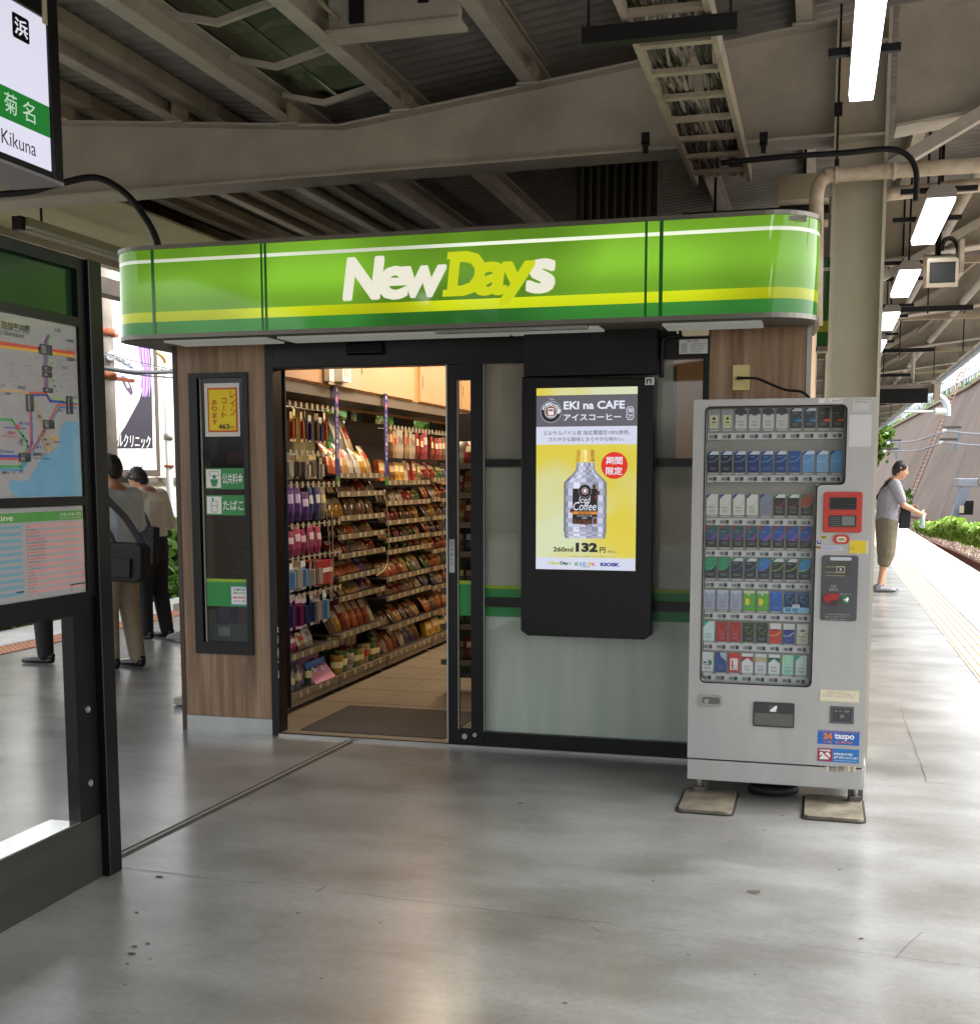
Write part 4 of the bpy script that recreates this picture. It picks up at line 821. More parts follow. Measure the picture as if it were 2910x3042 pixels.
SHELF = mat('#55504a', .5, .4); RAIL = mat('#6c6350', .5, var=.1); TAGM = mat('#a49b80', .6); RK = mat('#2b2927', .6)
def product_mat(c1, c2, sc=14, rough=.28):
    m = mat(c1, rough, var=.3, scale=sc, col2=c2, coat=.9, detail=2, bump=.35, bscale=26, dist=.01); return m
PM = {}
def mesh_of(kind, w, h, t, c1, c2, c3):
    key = (kind, w, h, t, c1, c2, c3)
    if key in PM: return PM[key]
    mb = MB(); A = product_mat(c1, c2); B = mat(c3, .35); Cc = mat(c2, .35)
    if kind in ('pouch', 'bag'):
        nx, nz = 7, 8; i0 = len(mb.v)
        for side in (1, -1):
            for i in range(nz+1):
                for j in range(nx+1):
                    u, v = j/nx, i/nz; b_ = (math.sin(math.pi*u)**.5)*(math.sin(math.pi*min(1, max(0, (v-.06)/.88)))**.55) if 0 < u < 1 and .06 < v < .94 else 0
                    mb.v.append((side*(t/2*b_*(1+.12*math.sin(9*u+5*v))+.001), (u-.5)*w*(1-.03*math.sin(math.pi*v)), v*h))
        st = (nx+1)*(nz+1)
        for s_ in (0, 1):
            for i in range(nz):
                for j in range(nx):
                    a = i0+s_*st+i*(nx+1)+j; mb.f.append((a, a+1, a+nx+2, a+nx+1)); mb.sm.append(True)
                    m_ = B if 4 <= i <= 5 and 1 <= j <= 5 else Cc if i in (0, 1) else A
                    mb.m.append(mb.mi(m_))
        for i in range(nz):
            for j in (0, nx): a = i0+i*(nx+1)+j; mb.f.append((a, a+nx+1, a+st+nx+1, a+st)); mb.m.append(mb.mi(A)); mb.sm.append(False)
    elif kind == 'card':
        mb.box(-.002, .002, -w/2, w/2, 0, h, A); mb.box(.0021, .003, -w/2, w/2, h*.78, h, B); mb.box(.0021, t, -w*.3, w*.3, h*.12, h*.7, Cc); mb.box(.0021, .0028, -w*.45, w*.45, h*.02, h*.09, B)
    elif kind == 'box':
        mb.box(-t/2, t/2, -w/2, w/2, 0, h, A); mb.box(t/2+.0003, t/2+.001, -w*.42, w*.42, h*.5, h*.85, B); mb.box(t/2+.0003, t/2+.001, -w*.35, w*.35, h*.15, h*.35, Cc)
    elif kind == 'can':
        mb.tube([(0, 0, 0), (0, 0, h*.85), (0, 0, h*.87), (0, 0, h)], [w/2, w/2, w*.42, w*.4], A, 14); mb.tube([(0, 0, h*.3), (0, 0, h*.6)], w/2+.0006, B, 14, False)
    elif kind == 'cup':
        mb.tube([(0, 0, 0), (0, 0, h), (0, 0, h+.004)], [w*.38, w*.5, w*.5], A, 14); mb.tube([(0, 0, h*.35), (0, 0, h*.7)], [w*.43, w*.475], B, 14, False)
    o = mb.build('p'); me = o.data; bpy.data.objects.remove(o); PM[key] = me; return me
ORD = ['first', 'second', 'third', 'fourth', 'fifth', 'sixth', 'seventh', 'eighth', 'ninth', 'tenth', 'eleventh', 'twelfth', 'thirteenth', 'fourteenth']
CN = {'r': 'red', 'o': 'orange', 'y': 'yellow', 'b': 'blue', 'p': 'purple', 'k': 'dark', 'w': 'white', 'g': 'green', 'n': 'brown', 'i': 'pink', 'c': 'cream', 'l': 'pale blue', 's': 'silver', 'm': 'magenta'}
CV = {'r': ('#a8241c', '#5c1410', '#e8d8b8'), 'o': ('#c96a1c', '#8c3a12', '#ecd9a0'), 'y': ('#c9a22a', '#8a6416', '#efe4b4'), 'b': ('#24468c', '#122450', '#d4d8e0'), 'p': ('#5a3a92', '#2e1c58', '#cdbfe0'),
      'k': ('#2b2622', '#4d3f30', '#a8916a'), 'w': ('#cfcabc', '#9b968a', '#8a7a70'), 'g': ('#3f7a2c', '#1f4a1c', '#e6dc9c'), 'n': ('#6b4526', '#3a2414', '#cdae78'), 'i': ('#c9577f', '#8a2c52', '#ecd0d4'),
      'c': ('#cfb98a', '#8e6f48', '#b8402c'), 'l': ('#8fb4c9', '#5a86a8', '#e6ebee'), 's': ('#9a9a96', '#5e5c58', '#d8c88c'), 'm': ('#a8246c', '#5c1440', '#e0c4d4')}
KW = {'pouch': 'snack pouch', 'bag': 'snack bag', 'card': 'hanging pack', 'box': 'box', 'can': 'spray can', 'cup': 'cup'}
NPROD = [0]
def row(X, ya, yb, z, pat, kind, w, h, t, tilt, where, back=.06, zj=.0, facing=1):
    n = len(pat); st = (yb-ya)/n
    for i, ch in enumerate(pat):
        if ch == ' ': continue
        c1, c2, c3 = CV[ch]; me = mesh_of(kind, w, h, t, c1, c2, c3)
        o = bpy.data.objects.new({'pouch': 'snack_pouch', 'bag': 'snack_bag', 'card': 'hanging_pack', 'box': 'snack_box', 'can': 'spray_can', 'cup': 'snack_cup'}[kind], me); COL.objects.link(o)
        o.location = (X-back+random.uniform(-.01, .01), ya+(i+.5)*st+random.uniform(-.006, .006), z+.002+random.uniform(0, zj))
        o.rotation_euler = (random.uniform(-.04, .04) if kind != 'box' else 0, -R(tilt)+random.uniform(-.05, .05) if tilt else 0, random.uniform(-.12, .12) if kind != 'card' else random.uniform(-.3, .3))
        o.scale = (1, random.uniform(1.0, 1.22), random.uniform(.92, 1.18)); tag(o, f'{CN[ch]} {KW[kind]}, {ORD[i]} from the door on {where}', {'card': 'hanging pack', 'can': 'spray can', 'cup': 'snack cup', 'box': 'box'}.get(kind, 'snack'), 'packs on the shop shelves'); NPROD[0] += 1
def rack(X, y0, y1, top, levels, hooks, label, depth=.33, base=.12, wheels=True):
    t = thing('snack_rack', label, 'shelf rack', (X-depth/2, (y0+y1)/2, 0))
    mb = MB(); mb.box(X-depth, X-depth+.012, y0+.005, y1-.005, .06, top, RK); mb.box(X-depth, X-.03, y0+.002, y0+.014, .06, top-.5 if hooks else top-.6, RK) if False else None; mb.build('back_panel', t)
    mb = MB(); mb.box(X-depth+.013, X, y0+.005, y1-.005, .045, base, mat('#6a6054', .5, var=.12)); mb.build('base', t)
    if wheels:
        for yy in (y0+.06, y1-.08): mb = MB(); mb.box(X-.07, X-.03, yy-.015, yy+.03, .013, .0445, BLACKM); mb.build('wheel', t)
    for z in [base]+levels:
        d = .31 if z < .5 else .26 if z < 1.2 else .2
        mb = MB(); 
        if z != base: mb.box(X-d, X-.004, y0+.008, y1-.008, z-.012, z-.002, SHELF)
        mb.box(X-.003, X+.004, y0+.008, y1-.008, z-.03, z+.008, RAIL); mb.build('shelf', t)
        y = y0+.06
        while y < y1-.05: mb = MB(); w_ = random.uniform(.03, .05); mb.box(X+.005, X+.007, y, y+w_, z-.026, z+.006, TAGM); mb.build('price_tag', t); y += random.choice((.11, .13, .2))
    for z in hooks:
        mb = MB(); mb.tube([(X-.06, y0+.01, z), (X-.06, y1-.01, z)], .004, STEEL, 6); y = y0+.05
        while y < y1-.03: mb.tube([(X-.06, y, z), (X+.03, y, z+.01)], .002, STEEL, 5); mb.box(X+.03, X+.032, y-.016, y+.016, z-.012, z+.026, TAGM); y += .085
        mb.build('hook_rail', t)
    return t
XR = -3.22
rack(XR, .42, 1.35, 1.98, [.376], [1.96, 1.66, 1.46, 1.2, .99, .75], 'near rack of hanging packs just inside the shop door')
W_ = 'the %s row of the near rack'
row(XR, .46, 1.25, 1.735, 'bkoyokbkbo', 'card', .035, .19, .02, 0, W_ % 'top', .02)
row(XR, .46, 1.2, 1.5, 'wwkwsw', 'card', .08, .14, .02, 0, W_ % 'second', .02)
row(XR, .46, 1.2, 1.23, 'ppppbbs', 'bag', .09, .2, .04, 0, W_ % 'third', .02)
row(XR, .46, 1.1, 1.01, 'imimii', 'bag', .09, .17, .04, 0, W_ % 'fourth', .02)
row(XR, .46, 1.1, .78, 'wlwlww', 'card', .09, .19, .03, 0, W_ % 'fifth', .02)
row(XR, .46, 1.2, .53, 'mpmbbwl', 'card', .07, .2, .03, 0, W_ % 'sixth', .02)
row(XR, .46, 1.1, .376, 'iiicw', 'bag', .11, .12, .05, 15, 'the wide shelf of the near rack', .08)
row(XR, .46, 1.3, .12, 'iwssgbm', 'can', .05, .15, .05, 0, 'the bottom shelf of the near rack', .09)
mb = MB(); mb.box(XR-.16, XR-.01, 1.02, 1.3, .79, .95, mat('#9c2430', .4)); mb.box(XR-.009, XR-.007, 1.03, 1.29, .87, .9, WHITE); tag(mb.build('red_box'), 'large red box with a white stripe at the far end of the near rack', 'box')
mb = MB(); mb.prism([(XR-.2, .125), (XR-.02, .125), (XR-.2, .34)], 'Y', 1.0, 1.34, mat('#c98aa8', .6)); mb.box(XR-.01, XR-.006, .8, 1.1, .26, .3, mat('#1c5a9c', .5)); tag(mb.build('display_tray'), 'pink sloping cardboard display on the bottom shelf of the near rack', 'display')
Lb = [1.535, 1.405, 1.235, 1.105, .97, .815, .67, .41]
rack(XR, 1.36, 2.3, 1.62, Lb, [], 'middle snack rack between two narrow blue banners inside the shop')
W_ = 'the %s shelf of the middle rack'
for z, pat, k, w, h, t_, ti in ((1.535, 'oocwwyc', 'bag', .12, .2, .05, 22), (1.405, 'cnkkrk', 'pouch', .13, .14, .05, 40), (1.235, 'yyknnk', 'pouch', .13, .16, .06, 25), (1.105, 'knoskc', 'pouch', .13, .13, .05, 40), (.97, 'rcrscr', 'pouch', .13, .12, .05, 40), (.815, 'oooopk', 'pouch', .14, .14, .03, 40), (.67, 'scycpr', 'pouch', .13, .15, .04, 45), (.41, 'kyroorrw', 'bag', .12, .22, .05, 28)):
    row(XR, 1.4, 2.26, z, pat, k, w, h, t_, ti, W_ % ['top', 'second', 'third', 'fourth', 'fifth', 'sixth', 'seventh', 'eighth'][Lb.index(z)], .08)
row(XR, 1.4, 2.28, .12, 'ygwgycgr', 'cup', .1, .12, .1, 0, 'the bottom shelf of the middle rack', .07); row(XR, 1.6, 2.2, .12, 'ggirr', 'box', .1, .24, .04, 0, 'the back bottom shelf of the middle rack', .22)
Lc = [1.48, 1.32, 1.17, 1.035, .94, .73, .58, .34]
rack(XR, 2.32, 3.42, 1.95, Lc, [1.885], 'third snack rack along the shop aisle, beyond the second blue banner')
W_ = 'the %s shelf of the third rack'
row(XR, 2.36, 3.4, 1.66, 'nncwwcwwrri', 'bag', .09, .21, .03, 0, 'the hook rail of the third rack', .03)
for z, pat, k, w, h, t_, ti in ((1.48, 'oynyywrrg', 'box', .1, .15, .04, 8), (1.32, 'kkwwrrg', 'pouch', .12, .12, .05, 35), (1.17, 'krrnny', 'pouch', .12, .13, .05, 30), (1.035, 'cgrkgc', 'pouch', .13, .1, .05, 40), (.94, 'ngngro', 'pouch', .13, .08, .05, 45), (.73, 'roorygs', 'pouch', .12, .15, .05, 35), (.58, 'kkrrsyw', 'pouch', .12, .12, .04, 40), (.34, 'kkncknc', 'pouch', .12, .16, .05, 40)):
    row(XR, 2.36, 3.38, z, pat, k, w, h, t_, ti, W_ % ['top', 'second', 'third', 'fourth', 'fifth', 'sixth', 'seventh', 'eighth'][Lc.index(z)], .08)
row(XR, 2.36, 3.38, .12, 'gworwbbn', 'bag', .11, .19, .05, 30, 'the bottom shelf of the third rack', .09)
Ld = [1.5, 1.33, 1.17, 1.03, .88, .73, .56, .34]
rack(XR, 3.45, 4.6, 1.95, Ld, [1.885], 'farthest snack rack at the end of the shop aisle')
W_ = 'the %s shelf of the far rack'
row(XR, 3.48, 4.58, 1.66, 'rrigiwrrci', 'bag', .1, .2, .03, 0, 'the hook rail of the far rack', .03)
for z, pat in zip(Ld, ('rrgbko', 'oworbr', 'kykbkr', 'rbnlkc', 'yoroog', 'goygyn', 'bbwrbk', 'onoyic')):
    row(XR, 3.48, 4.56, z, pat, 'pouch', .14, .13, .05, 30, W_ % ['top', 'second', 'third', 'fourth', 'fifth', 'sixth', 'seventh', 'eighth'][Ld.index(z)], .08)
row(XR, 3.48, 4.5, .12, 'yyglyo', 'box', .14, .12, .05, 10, 'the bottom shelf of the far rack', .08)
# blue banners
for y, z0, z1, l in ((1.345, 1.52, 2.14, 'nearer narrow blue vertical banner between the near and middle racks'), (2.31, 1.52, 2.145, 'farther narrow blue vertical banner between the middle and third racks')):
    mb = MB(); mb.box(XR+.012, XR+.016, y-.035, y+.03, z0, z1, mat('#26307c', .5)); mb.box(XR+.012, XR+.0165, y-.035, y+.03, z0-.07, z0-.001, mat('#1d6b34', .5)); P = Plane((XR+.0175, 0, 0), (0, 1, 0))
    for i, ch in enumerate('毎週お得なセール開催'): P.text(mb, ch, y-.022, z1-.18-i*.036, y+.012, z1-.152-i*.036, 0, mat('#c9c9dc', .5))
    P.poly(mb, [(y-.03, z1-.1), (y-.005, z1-.06), (y+.02, z1-.09), (y, z1-.13)], 0, mat('#c77a94', .5)); P.rect(mb, y-.01, z1-.045, y+.01, z1-.02, 0, WHITE)
    tag(mb.build('vertical_banner'), l, 'banner')
# poster above the near rack and tall bag leaning by the window
mb = MB(); mb.box(-3.56, -3.55, .2, 1.75, 1.62, 2.03, mat('#b8aa88', .6, var=.6, scale=5, col2='#5e6a44')); tag(mb.build('shelf_poster'), 'faded poster fixed behind the top of the near rack', 'poster')
row(XR, 1.75, 2.25, 1.6, 'sc', 'bag', .13, .34, .04, 18, 'top of the middle rack by the window', .16)
for pts, l in (([(-3.19, 1.1, 1.3), (-3.17, 1.12, .95), (-3.17, 1.1, .72), (-3.18, 1.15, .7), (-3.18, 1.18, .95), (-3.19, 1.2, 1.28)], 'loop of bead chain hanging on the near rack'), ([(-3.19, 2.22, 1.42), (-3.17, 2.25, 1.1), (-3.17, 2.2, .85), (-3.18, 2.0, .78)], 'bead chain hanging beside the second blue banner')):
    tubething('hanging_chain', l, 'chain', smoothpath(pts), .003, mat('#b5ab92', .4, .6), 5)
# far end and counter side, seen through the parked door leaf
rk2 = rack(-1.75, 1.6, 2.6, 1.5, [.5, .8, 1.1, 1.35], [], 'low rack of packs seen through the glass of the sliding door', depth=.5)
rk2.rotation_euler = (0, 0, 0)
def row2(z, pat, where):
    for i, ch in enumerate(pat):
        o = bpy.data.objects.new('snack_pouch', mesh_of('pouch', .14, .16, .05, *CV[ch])); COL.objects.link(o); o.location = (-2.42+i*.12, 1.55, z); o.rotation_euler = (0, -R(15), -R(90)); tag(o, f'{CN[ch]} snack pouch, {ORD[i]} from the left on {where}', 'snack', 'packs on the shop shelves')
t = thing('end_rack', 'narrow end rack of hanging packs behind the sliding door glass', 'shelf rack', (-2.1, 1.7, 0))
mb = MB(); mb.box(-2.5, -1.8, 1.65, 1.68, .1, 1.95, RK); mb.build('back_panel', t)
for z in (.25, .5, .75, 1.0, 1.2, 1.4, 1.6):
    mb = MB(); mb.box(-2.5, -1.8, 1.45, 1.64, z-.012, z, SHELF); mb.box(-2.5, -1.8, 1.446, 1.4499, z-.03, z+.008, RAIL); mb.build('shelf', t)
for z, p, wh in ((.252, 'krnsbk', 'the bottom end rack shelf'), (.502, 'nksgrk', 'the second lowest end rack shelf'), (.752, 'gkknrc', 'the third lowest end rack shelf'), (1.002, 'kbnrkw', 'the middle end rack shelf'), (1.202, 'crrwbk', 'the third highest end rack shelf'), (1.402, 'rcwrri', 'the second highest end rack shelf'), (1.602, 'wrikwc', 'the highest end rack shelf')): row2(z, p, wh)
mb = MB(); mb.box(-1.5, -.3, 2.8, 5.2, 0, 1.0, mat('#8d7a5e', .6)); mb.box(-1.55, -.25, 2.75, 5.25, 1.001, 1.03, MAPLE); tag(mb.build('shop_counter'), 'wooden counter deep inside the shop behind the milky glass', 'counter')

# ------------------------------------------------------------------ cigarette vending machine
VY = -.735
VB = mat('#aeaeac', .42, .25, var=.1, scale=2.2, bump=.03, bscale=220, stretch=(2.5, 1, .7), detail=9)
VG = mat('#8b8780', .5, var=.06); VD = mat('#3a3b3f', .45)
vm = thing('vending_machine', 'grey cigarette vending machine with rows of sample packs and a red bill panel', 'vending machine', (-.17, -.4, .085))
vx0, vx1, vz0, vz1 = -.574, .226, .19, 1.868
def V(u, v): p = at(u, v, 'Y', VY); return p.x, p.z
def VP(u, v): p = at(u, v, 'Y', -.679); return p.x, p.z
def v5(u, v): return V(2030+u*.3145, 1180+v*.3145)
def v6(u, v): return V(2000+u*.3977, 1700+v*.3977)
mb = MB(); mb.box(vx0+.012, vx1-.004, -.67, -.1, .19, vz1-.01, mat('#9b9b99', .45, .2)); mb.box(vx0+.01, vx1+.012, -.66, -.1, .085, .188, mat('#9b9b99', .45, .2)); mb.build('body', vm, bevel=.006)
# door with an L-shaped window opening: built from slabs around it
wx0 = v5(200, 500)[0]; wx1 = v5(1530, 500)[0]; wx2 = v5(1247, 1200)[0]; wz1 = v5(300, 92)[1]; wzs = v5(1350, 822)[1]; wz0 = v6(600, 838)[1]
mb = MB(); Ya, Yb = VY, -.675
mb.box(vx0, wx0, Ya, Yb, vz0, vz1, VB); mb.box(wx0, vx1, Ya, Yb, wz1, vz1, VB); mb.box(wx1, vx1, Ya, Yb, wzs, wz1, VB); mb.box(wx2, vx1, Ya, Yb, vz0, wzs, VB); mb.box(wx0, wx2, Ya, Yb, vz0, wz0, VB)
# rounded corner fillets of the opening
def fillet(cx, cz, sx_, sz_, r, m):
    p = [(cx, cz)]+[(cx+sx_*(r-r*math.cos(R(a))), cz+sz_*(r-r*math.sin(R(a)))) for a in range(0, 91, 15)]
    mb.prism(p, 'Y', Ya+.0004, Yb, m)
for cx, cz, a, b in ((wx0, wz1, 1, -1), (wx1, wz1, -1, -1), (wx1, wzs, -1, 1), (wx0, wz0, 1, 1), (wx2, wz0, -1, 1)): fillet(cx, cz, a, b, .022, VB)
vd = mb.build('door', vm)
def outl(o):
    r = .022-o; c = []
    for cx, cz, a, b, s0 in ((wx0, wz1, 1, -1, 180), (wx1, wz1, -1, -1, 90), (wx1, wzs, -1, 1, 0)):
        for i in range(5): t = R(s0-90*i/4); c.append((cx+a*.022+r*math.cos(t), cz+b*.022+r*math.sin(t)))
    for i in range(5): t = R(90+90*i/4); c.append((wx2+.022+(.022+o)*math.cos(t), wzs-.022+(.022+o)*math.sin(t)))
    for cx, cz, a, b, s0 in ((wx2, wz0, -1, 1, 0), (wx0, wz0, 1, 1, -90)):
        for i in range(5): t = R(s0-90*i/4); c.append((cx+a*.022+r*math.cos(t), cz+b*.022+r*math.sin(t)))
    return c
P = Plane((0, VY, 0)); mb = MB(); c = outl(.0); P.line(mb, c+[c[0]], .006, .0012, BLACK); mb.build('window_seal', vm)
mb = MB(); mb.box(wx0, wx1, -.69, -.684, wzs-.0, wz1, glass((.95, .97, .97), .03)); mb.box(wx0, wx2, -.69, -.684, wz0, wzs, glass((.95, .97, .97), .03)); mb.build('window_pane', vm)
mb = MB(); mb.box(wx0, wx1, -.674, -.672, wz0, wz1, VG); mb.build('display_back', vm)
PALS = [
 ['gs', 'gs', 'ws', 'ws', 'ws', 'ws', 'kb', 'kb', 'kr', 'kr'],
 ['n0', 'n0', 'n1', 'n2', 'n3', 'n3', 'n4', 'n5', 'n6', 'n7'],
 ['wb', 'wc', 'wc', 'wc', 'sv', 'rk', 'rk', 'rr'],
 ['pk', 'pk', 'pk', 'pk', 'pb', 'pb', 'pb', 'pb'],
 ['gg', 'gg', 'kp', 'kc', 'bp', 'ky', 'ky', 'by'],
 ['sl', 'sl', 'sl', 'gy', 'gy', 'bl', 'bd', 'bd'],
 ['wt', 'rd', 'rd', 'kg', 'kg', 'wr', 'wB', 'wG'],
 ['WG', 'Bs', 'RW', 'Wr', 'Wg', 'WK', 'tg', 'wt']]
PD = {'gs': ('#9aa2a4', '#d5cd9a', '#1c1c1c'), 'ws': ('#c9c6c8', '#26262c', '#b0a9aa'), 'kb': ('#26282c', '#d9dce4', '#2a7db5'), 'kr': ('#2a2726', '#3a3c42', '#d35a2c'),
 'n0': ('#10182c', '#cdd2da', '#7fb6cf'), 'n1': ('#152a5c', '#cdd2da', '#7fb6cf'), 'n2': ('#1c2f6e', '#cdd2da', '#86b8da'), 'n3': ('#26457f', '#cdd2da', '#94c4dc'), 'n4': ('#2a4f92', '#2a4f92', '#9cc8e4'),
 'n5': ('#6497c4', '#cdd6e4', '#a9cce4'), 'n6': ('#7fa9cc', '#cdd0e2', '#b4d2e4'), 'n7': ('#5f95c8', '#5f95c8', '#a0c6e2'),
 'wb': ('#cdccc4', '#dcdcd8', '#6aa5c9'), 'wc': ('#d0cfc6', '#d8d7cf', '#93b4c6'), 'sv': ('#82889a', '#7f9ad0', '#6a7086'), 'rk': ('#2a2624', '#d8dcd8', '#b8423c'), 'rr': ('#2b2d2e', '#a5463c', '#d8887c'),
 'pk': ('#26272c', '#23505c', '#6a3f8c'), 'pb': ('#25272e', '#24529c', '#7450a4'), 'gg': ('#27302e', '#1f8a5c', '#58b88c'), 'kp': ('#26282c', '#c9ccd2', '#7a6ab8'), 'kc': ('#26282c', '#c9ccd2', '#3a86c4'), 'bp': ('#26282c', '#2a6fb4', '#8a72c0'),
 'ky': ('#27292a', '#cfd4cc', '#a9bf3a'), 'by': ('#27292c', '#2f86b8', '#b4c83c'), 'sl': ('#a2a4ba', '#b8bac8', '#8388a4'), 'gy': ('#55a52f', '#c6cbb0', '#e0c63c'), 'bl': ('#2a5cae', '#3a6cbc', '#4a86d0'), 'bd': ('#14305c', '#3a5a8c', '#5c9cd4'),
 'wt': ('#c3d6d0', '#3fa88c', '#e4ebe8'), 'rd': ('#a82a2a', '#9c3230', '#c9802c'), 'kg': ('#2a3024', '#3a4430', '#7ca82c'), 'wr': ('#c93a2c', '#cfcdc8', '#e0b43c'), 'wB': ('#2a3c8c', '#cfcdc8', '#c9c4b4'), 'wG': ('#c9c6ba', '#cfcdc8', '#c9a24a'),
 'WG': ('#c9cbcb', '#c9cbcb', '#2a7a5c'), 'Bs': ('#2a4886', '#a9b2c4', '#1c2f6c'), 'RW': ('#c43a3c', '#c43a3c', '#e0d8d8'), 'Wr': ('#d2d2d4', '#b0302c', '#d2d2d4'), 'Wg': ('#c6c6cc', '#b9a67c', '#d2d2d4'), 'WK': ('#cfd3d4', '#1f6048', '#d2d4d6'), 'tg': ('#a2d0bc', '#b4c48c', '#4c9c7c')}
ROWS = [(1216, 1274, 1287, 1306.5, 237), (1341, 1403, 1412.5, 1432, 228), (1468, 1529, 1539, 1559.5, 218), (1561.5, 1624, 1633, 1652, 212), (1656, 1716, 1726.5, 1745, 204),
        (1751.7, 1809, 1817.5, 1838, 198), (1845, 1903, 1908.5, 1929.5, 193), (1936.6, 1994, 2000.5, 2020.5, 190)]
DB = mat('#2b2a2c', .4)
PZ = -.6755
for ri, (a, b, c, d, ul) in enumerate(ROWS):
    pal = PALS[ri]; ub = 2030+ul*.3145; x0, z1 = VP(ub, a); _, z0 = VP(ub, b); _, s1 = VP(ub, c); _, s0 = VP(ub, d)
    if ri >= 5: x0 = VP(2000+(228, 224, 216)[ri-5]*.3977, a)[0]
    pitch = .0612
    Q = Plane((0, PZ, 0))
    # white button strip
    xe = (wx1 if ri < 2 else wx2)-.012
    mb = MB(); mb.box(wx0+.008, xe, PZ-.006, PZ+.0005, s0, s1, mat('#c3c2c2', .45)); mb.build('button_strip', vm)
    for i, code in enumerate(pal):
        x = x0+i*pitch; w = .0505; h = z1-z0; cb, ct, ca = [mat(k_, .4) for k_ in PD[code]]
        mb = MB(); mb.box(x, x+w, PZ-.004, PZ+.0005, z0, z1, cb)
        f = Plane((x, PZ-.0045, z0)); q_ = lambda pts, dd, m: f.poly(mb, [(u*w, v*h) for u, v in pts], dd, m)
        fine = mat('#8d8f96', .5) if code[0] in 'knprbgB' else mat('#6e7078', .5)
        if code in ('kp', 'kc', 'ky', 'rk', 'kb') or (code[0] == 'n' and ct is not cb): q_([(0, .84), (1, .84), (1, 1), (0, 1)], 0, ct)
        elif code in ('ws',): q_([(0, .72), (1, .72), (1, .9), (.8, 1), (.1, 1), (0, .92)], 0, ct); q_([(.3, .66), (.7, .66), (.7, .72), (.3, .72)], .0003, ct)
        elif code == 'gs': q_([(.15, .04), (.82, .04), (.82, .7), (.15, .7)], 0, ct); q_([(.32, .52), (.5, .62), (.68, .52), (.5, .42)], .0004, ca); q_([(.3, .3), (.7, .3), (.7, .36), (.3, .36)], .0004, ca)
        elif code in ('pk', 'pb', 'gg', 'bp', 'by', 'rr'): q_([(0, .4), (.5, .38), (.85, .55), (1, .8), (1, 1), (.1, 1), (0, .9)], 0, ct)
        elif code in ('sl', 'gy', 'rd', 'kg', 'bd', 'bl'): q_([(0, .86), (.3, .86), (.45, .72), (.6, .86), (1, .86), (1, 1), (0, 1)], 0, ct)
        elif code in ('wr', 'wB', 'wG'): q_([(0, .7), (1, .7), (1, 1), (0, 1)], 0, ct); q_([(.3, .62), (.68, .62), (.68, .7), (.3, .7)], .0003, DB)
        elif code in ('Wr', 'WK', 'Wg'): q_([(0, .55), (.5, .78) if code != 'Wg' else (.5, .62), (1, .55), (1, .84), (0, .84)], 0, ct)
        elif code in ('RW',): q_([(.15, .12), (.85, .12), (.85, .72), (.15, .72)], 0, ca); q_([(.28, .2), (.42, .2), (.42, .64), (.28, .64)], .0003, cb)
        elif code in ('wt', 'tg'): q_([(0, .7), (.5, 1), (0, 1)], 0, ct)
        elif code == 'WG': q_([(.55, .32), (.8, .32), (.92, .45), (.8, .6), (.55, .6)], .0, ca); q_([(.1, .42), (.4, .42), (.4, .5), (.1, .5)], 0, DB)
        elif code == 'Bs': q_([(.5, .8), (1, .55), (1, 1), (.4, 1)], 0, ct)
        # diagonal corner flag and accent arc
        flag = {'n': '#27418c', 'w': '#2a3f8c', 'k': '#27418c', 's': None, 'p': '#a02c34', 'g': '#1f6a50', 'b': '#1f6a50', 'r': '#1f7a58'}.get(code[0])
        if ri in (1, 2, 3, 4) or code == 'kb':
            fl = '#27418c' if ri in (1, 0) or code in ('wb', 'wc', 'sv') else '#a02c34' if ri == 3 else '#1f7a58'
            q_([(0, .78), (.42, 1), (.12, 1), (0, .93)], .0004, mat(fl, .4))
            pts = [(.05, .5), (.45, .5), (.75, .58), (.93, .72)] if ri == 1 else [(.05, .4), (.4, .42), (.75, .52), (.95, .68)]
            if ri != 3: f.line(mb, [(u*w, v*h) for u, v in pts], .003 if ri > 2 else .0022, .0007, ca)
            else: q_([(0, .4), (.4, .42), (.8, .62), (1, .75), (1, .5), (.7, .3), (.3, .33)], .0006, ca)
        if code in ('kr', 'kb'): q_([(.4, .3), (.6, .42), (1, .46), (1, .3)], .0006, ca)
        if code in ('gy',): q_([(.15, .3), (.45, .25), (.6, .45), (.45, .62), (.15, .6)], .0006, ca)
        if code in ('rd', 'kg', 'sl', 'bl', 'bd'): f.line(mb, [(.2*w, .8*h), (.3*w, .55*h), (.6*w, .4*h), (.85*w, .7*h)], .002, .0006, ca)
        if code in ('wr', 'wB', 'wG'): f.line(mb, [(.05*w, .4*h), (.4*w, .35*h), (.95*w, .55*h)], .004, .0006, ca)
        # fine printing, front text lines
        for vv, uu in ((.2, .6), (.13, .5)): q_([(.5-uu/2, vv), (.5+uu/2, vv), (.5+uu/2, vv+.022), (.5-uu/2, vv+.022)], .0009, fine)
        q_([(.2, .72), (.6, .72), (.6, .75), (.2, .75)] if code[0] in 'nkpgb' else [(.2, .33), (.75, .33), (.75, .36), (.2, .36)], .0009, fine)
        mb.build('cigarette_pack', vm)
        mb = MB(); g = Plane((x, PZ, z0)); 
        for k_ in range(7): g.rect(mb, .006+k_*.006, -.0105, .0105+k_*.006, -.0035, .0006, mat('#c9c9c6', .5))
        cz = (s0+s1)/2; mb.box(x+.004, x+.024, PZ-.0085, PZ-.0061, cz-.008, cz+.006, mat('#77797b', .4)); mb.box(x+.026, x+.046, PZ-.0105, PZ-.0061, cz-.012, cz+.011, mat('#b9b9ba', .3)); mb.box(x+.029, x+.043, PZ-.0125, PZ-.0106, cz-.009, cz+.008, DB)
        mb.build('selection_button', vm)
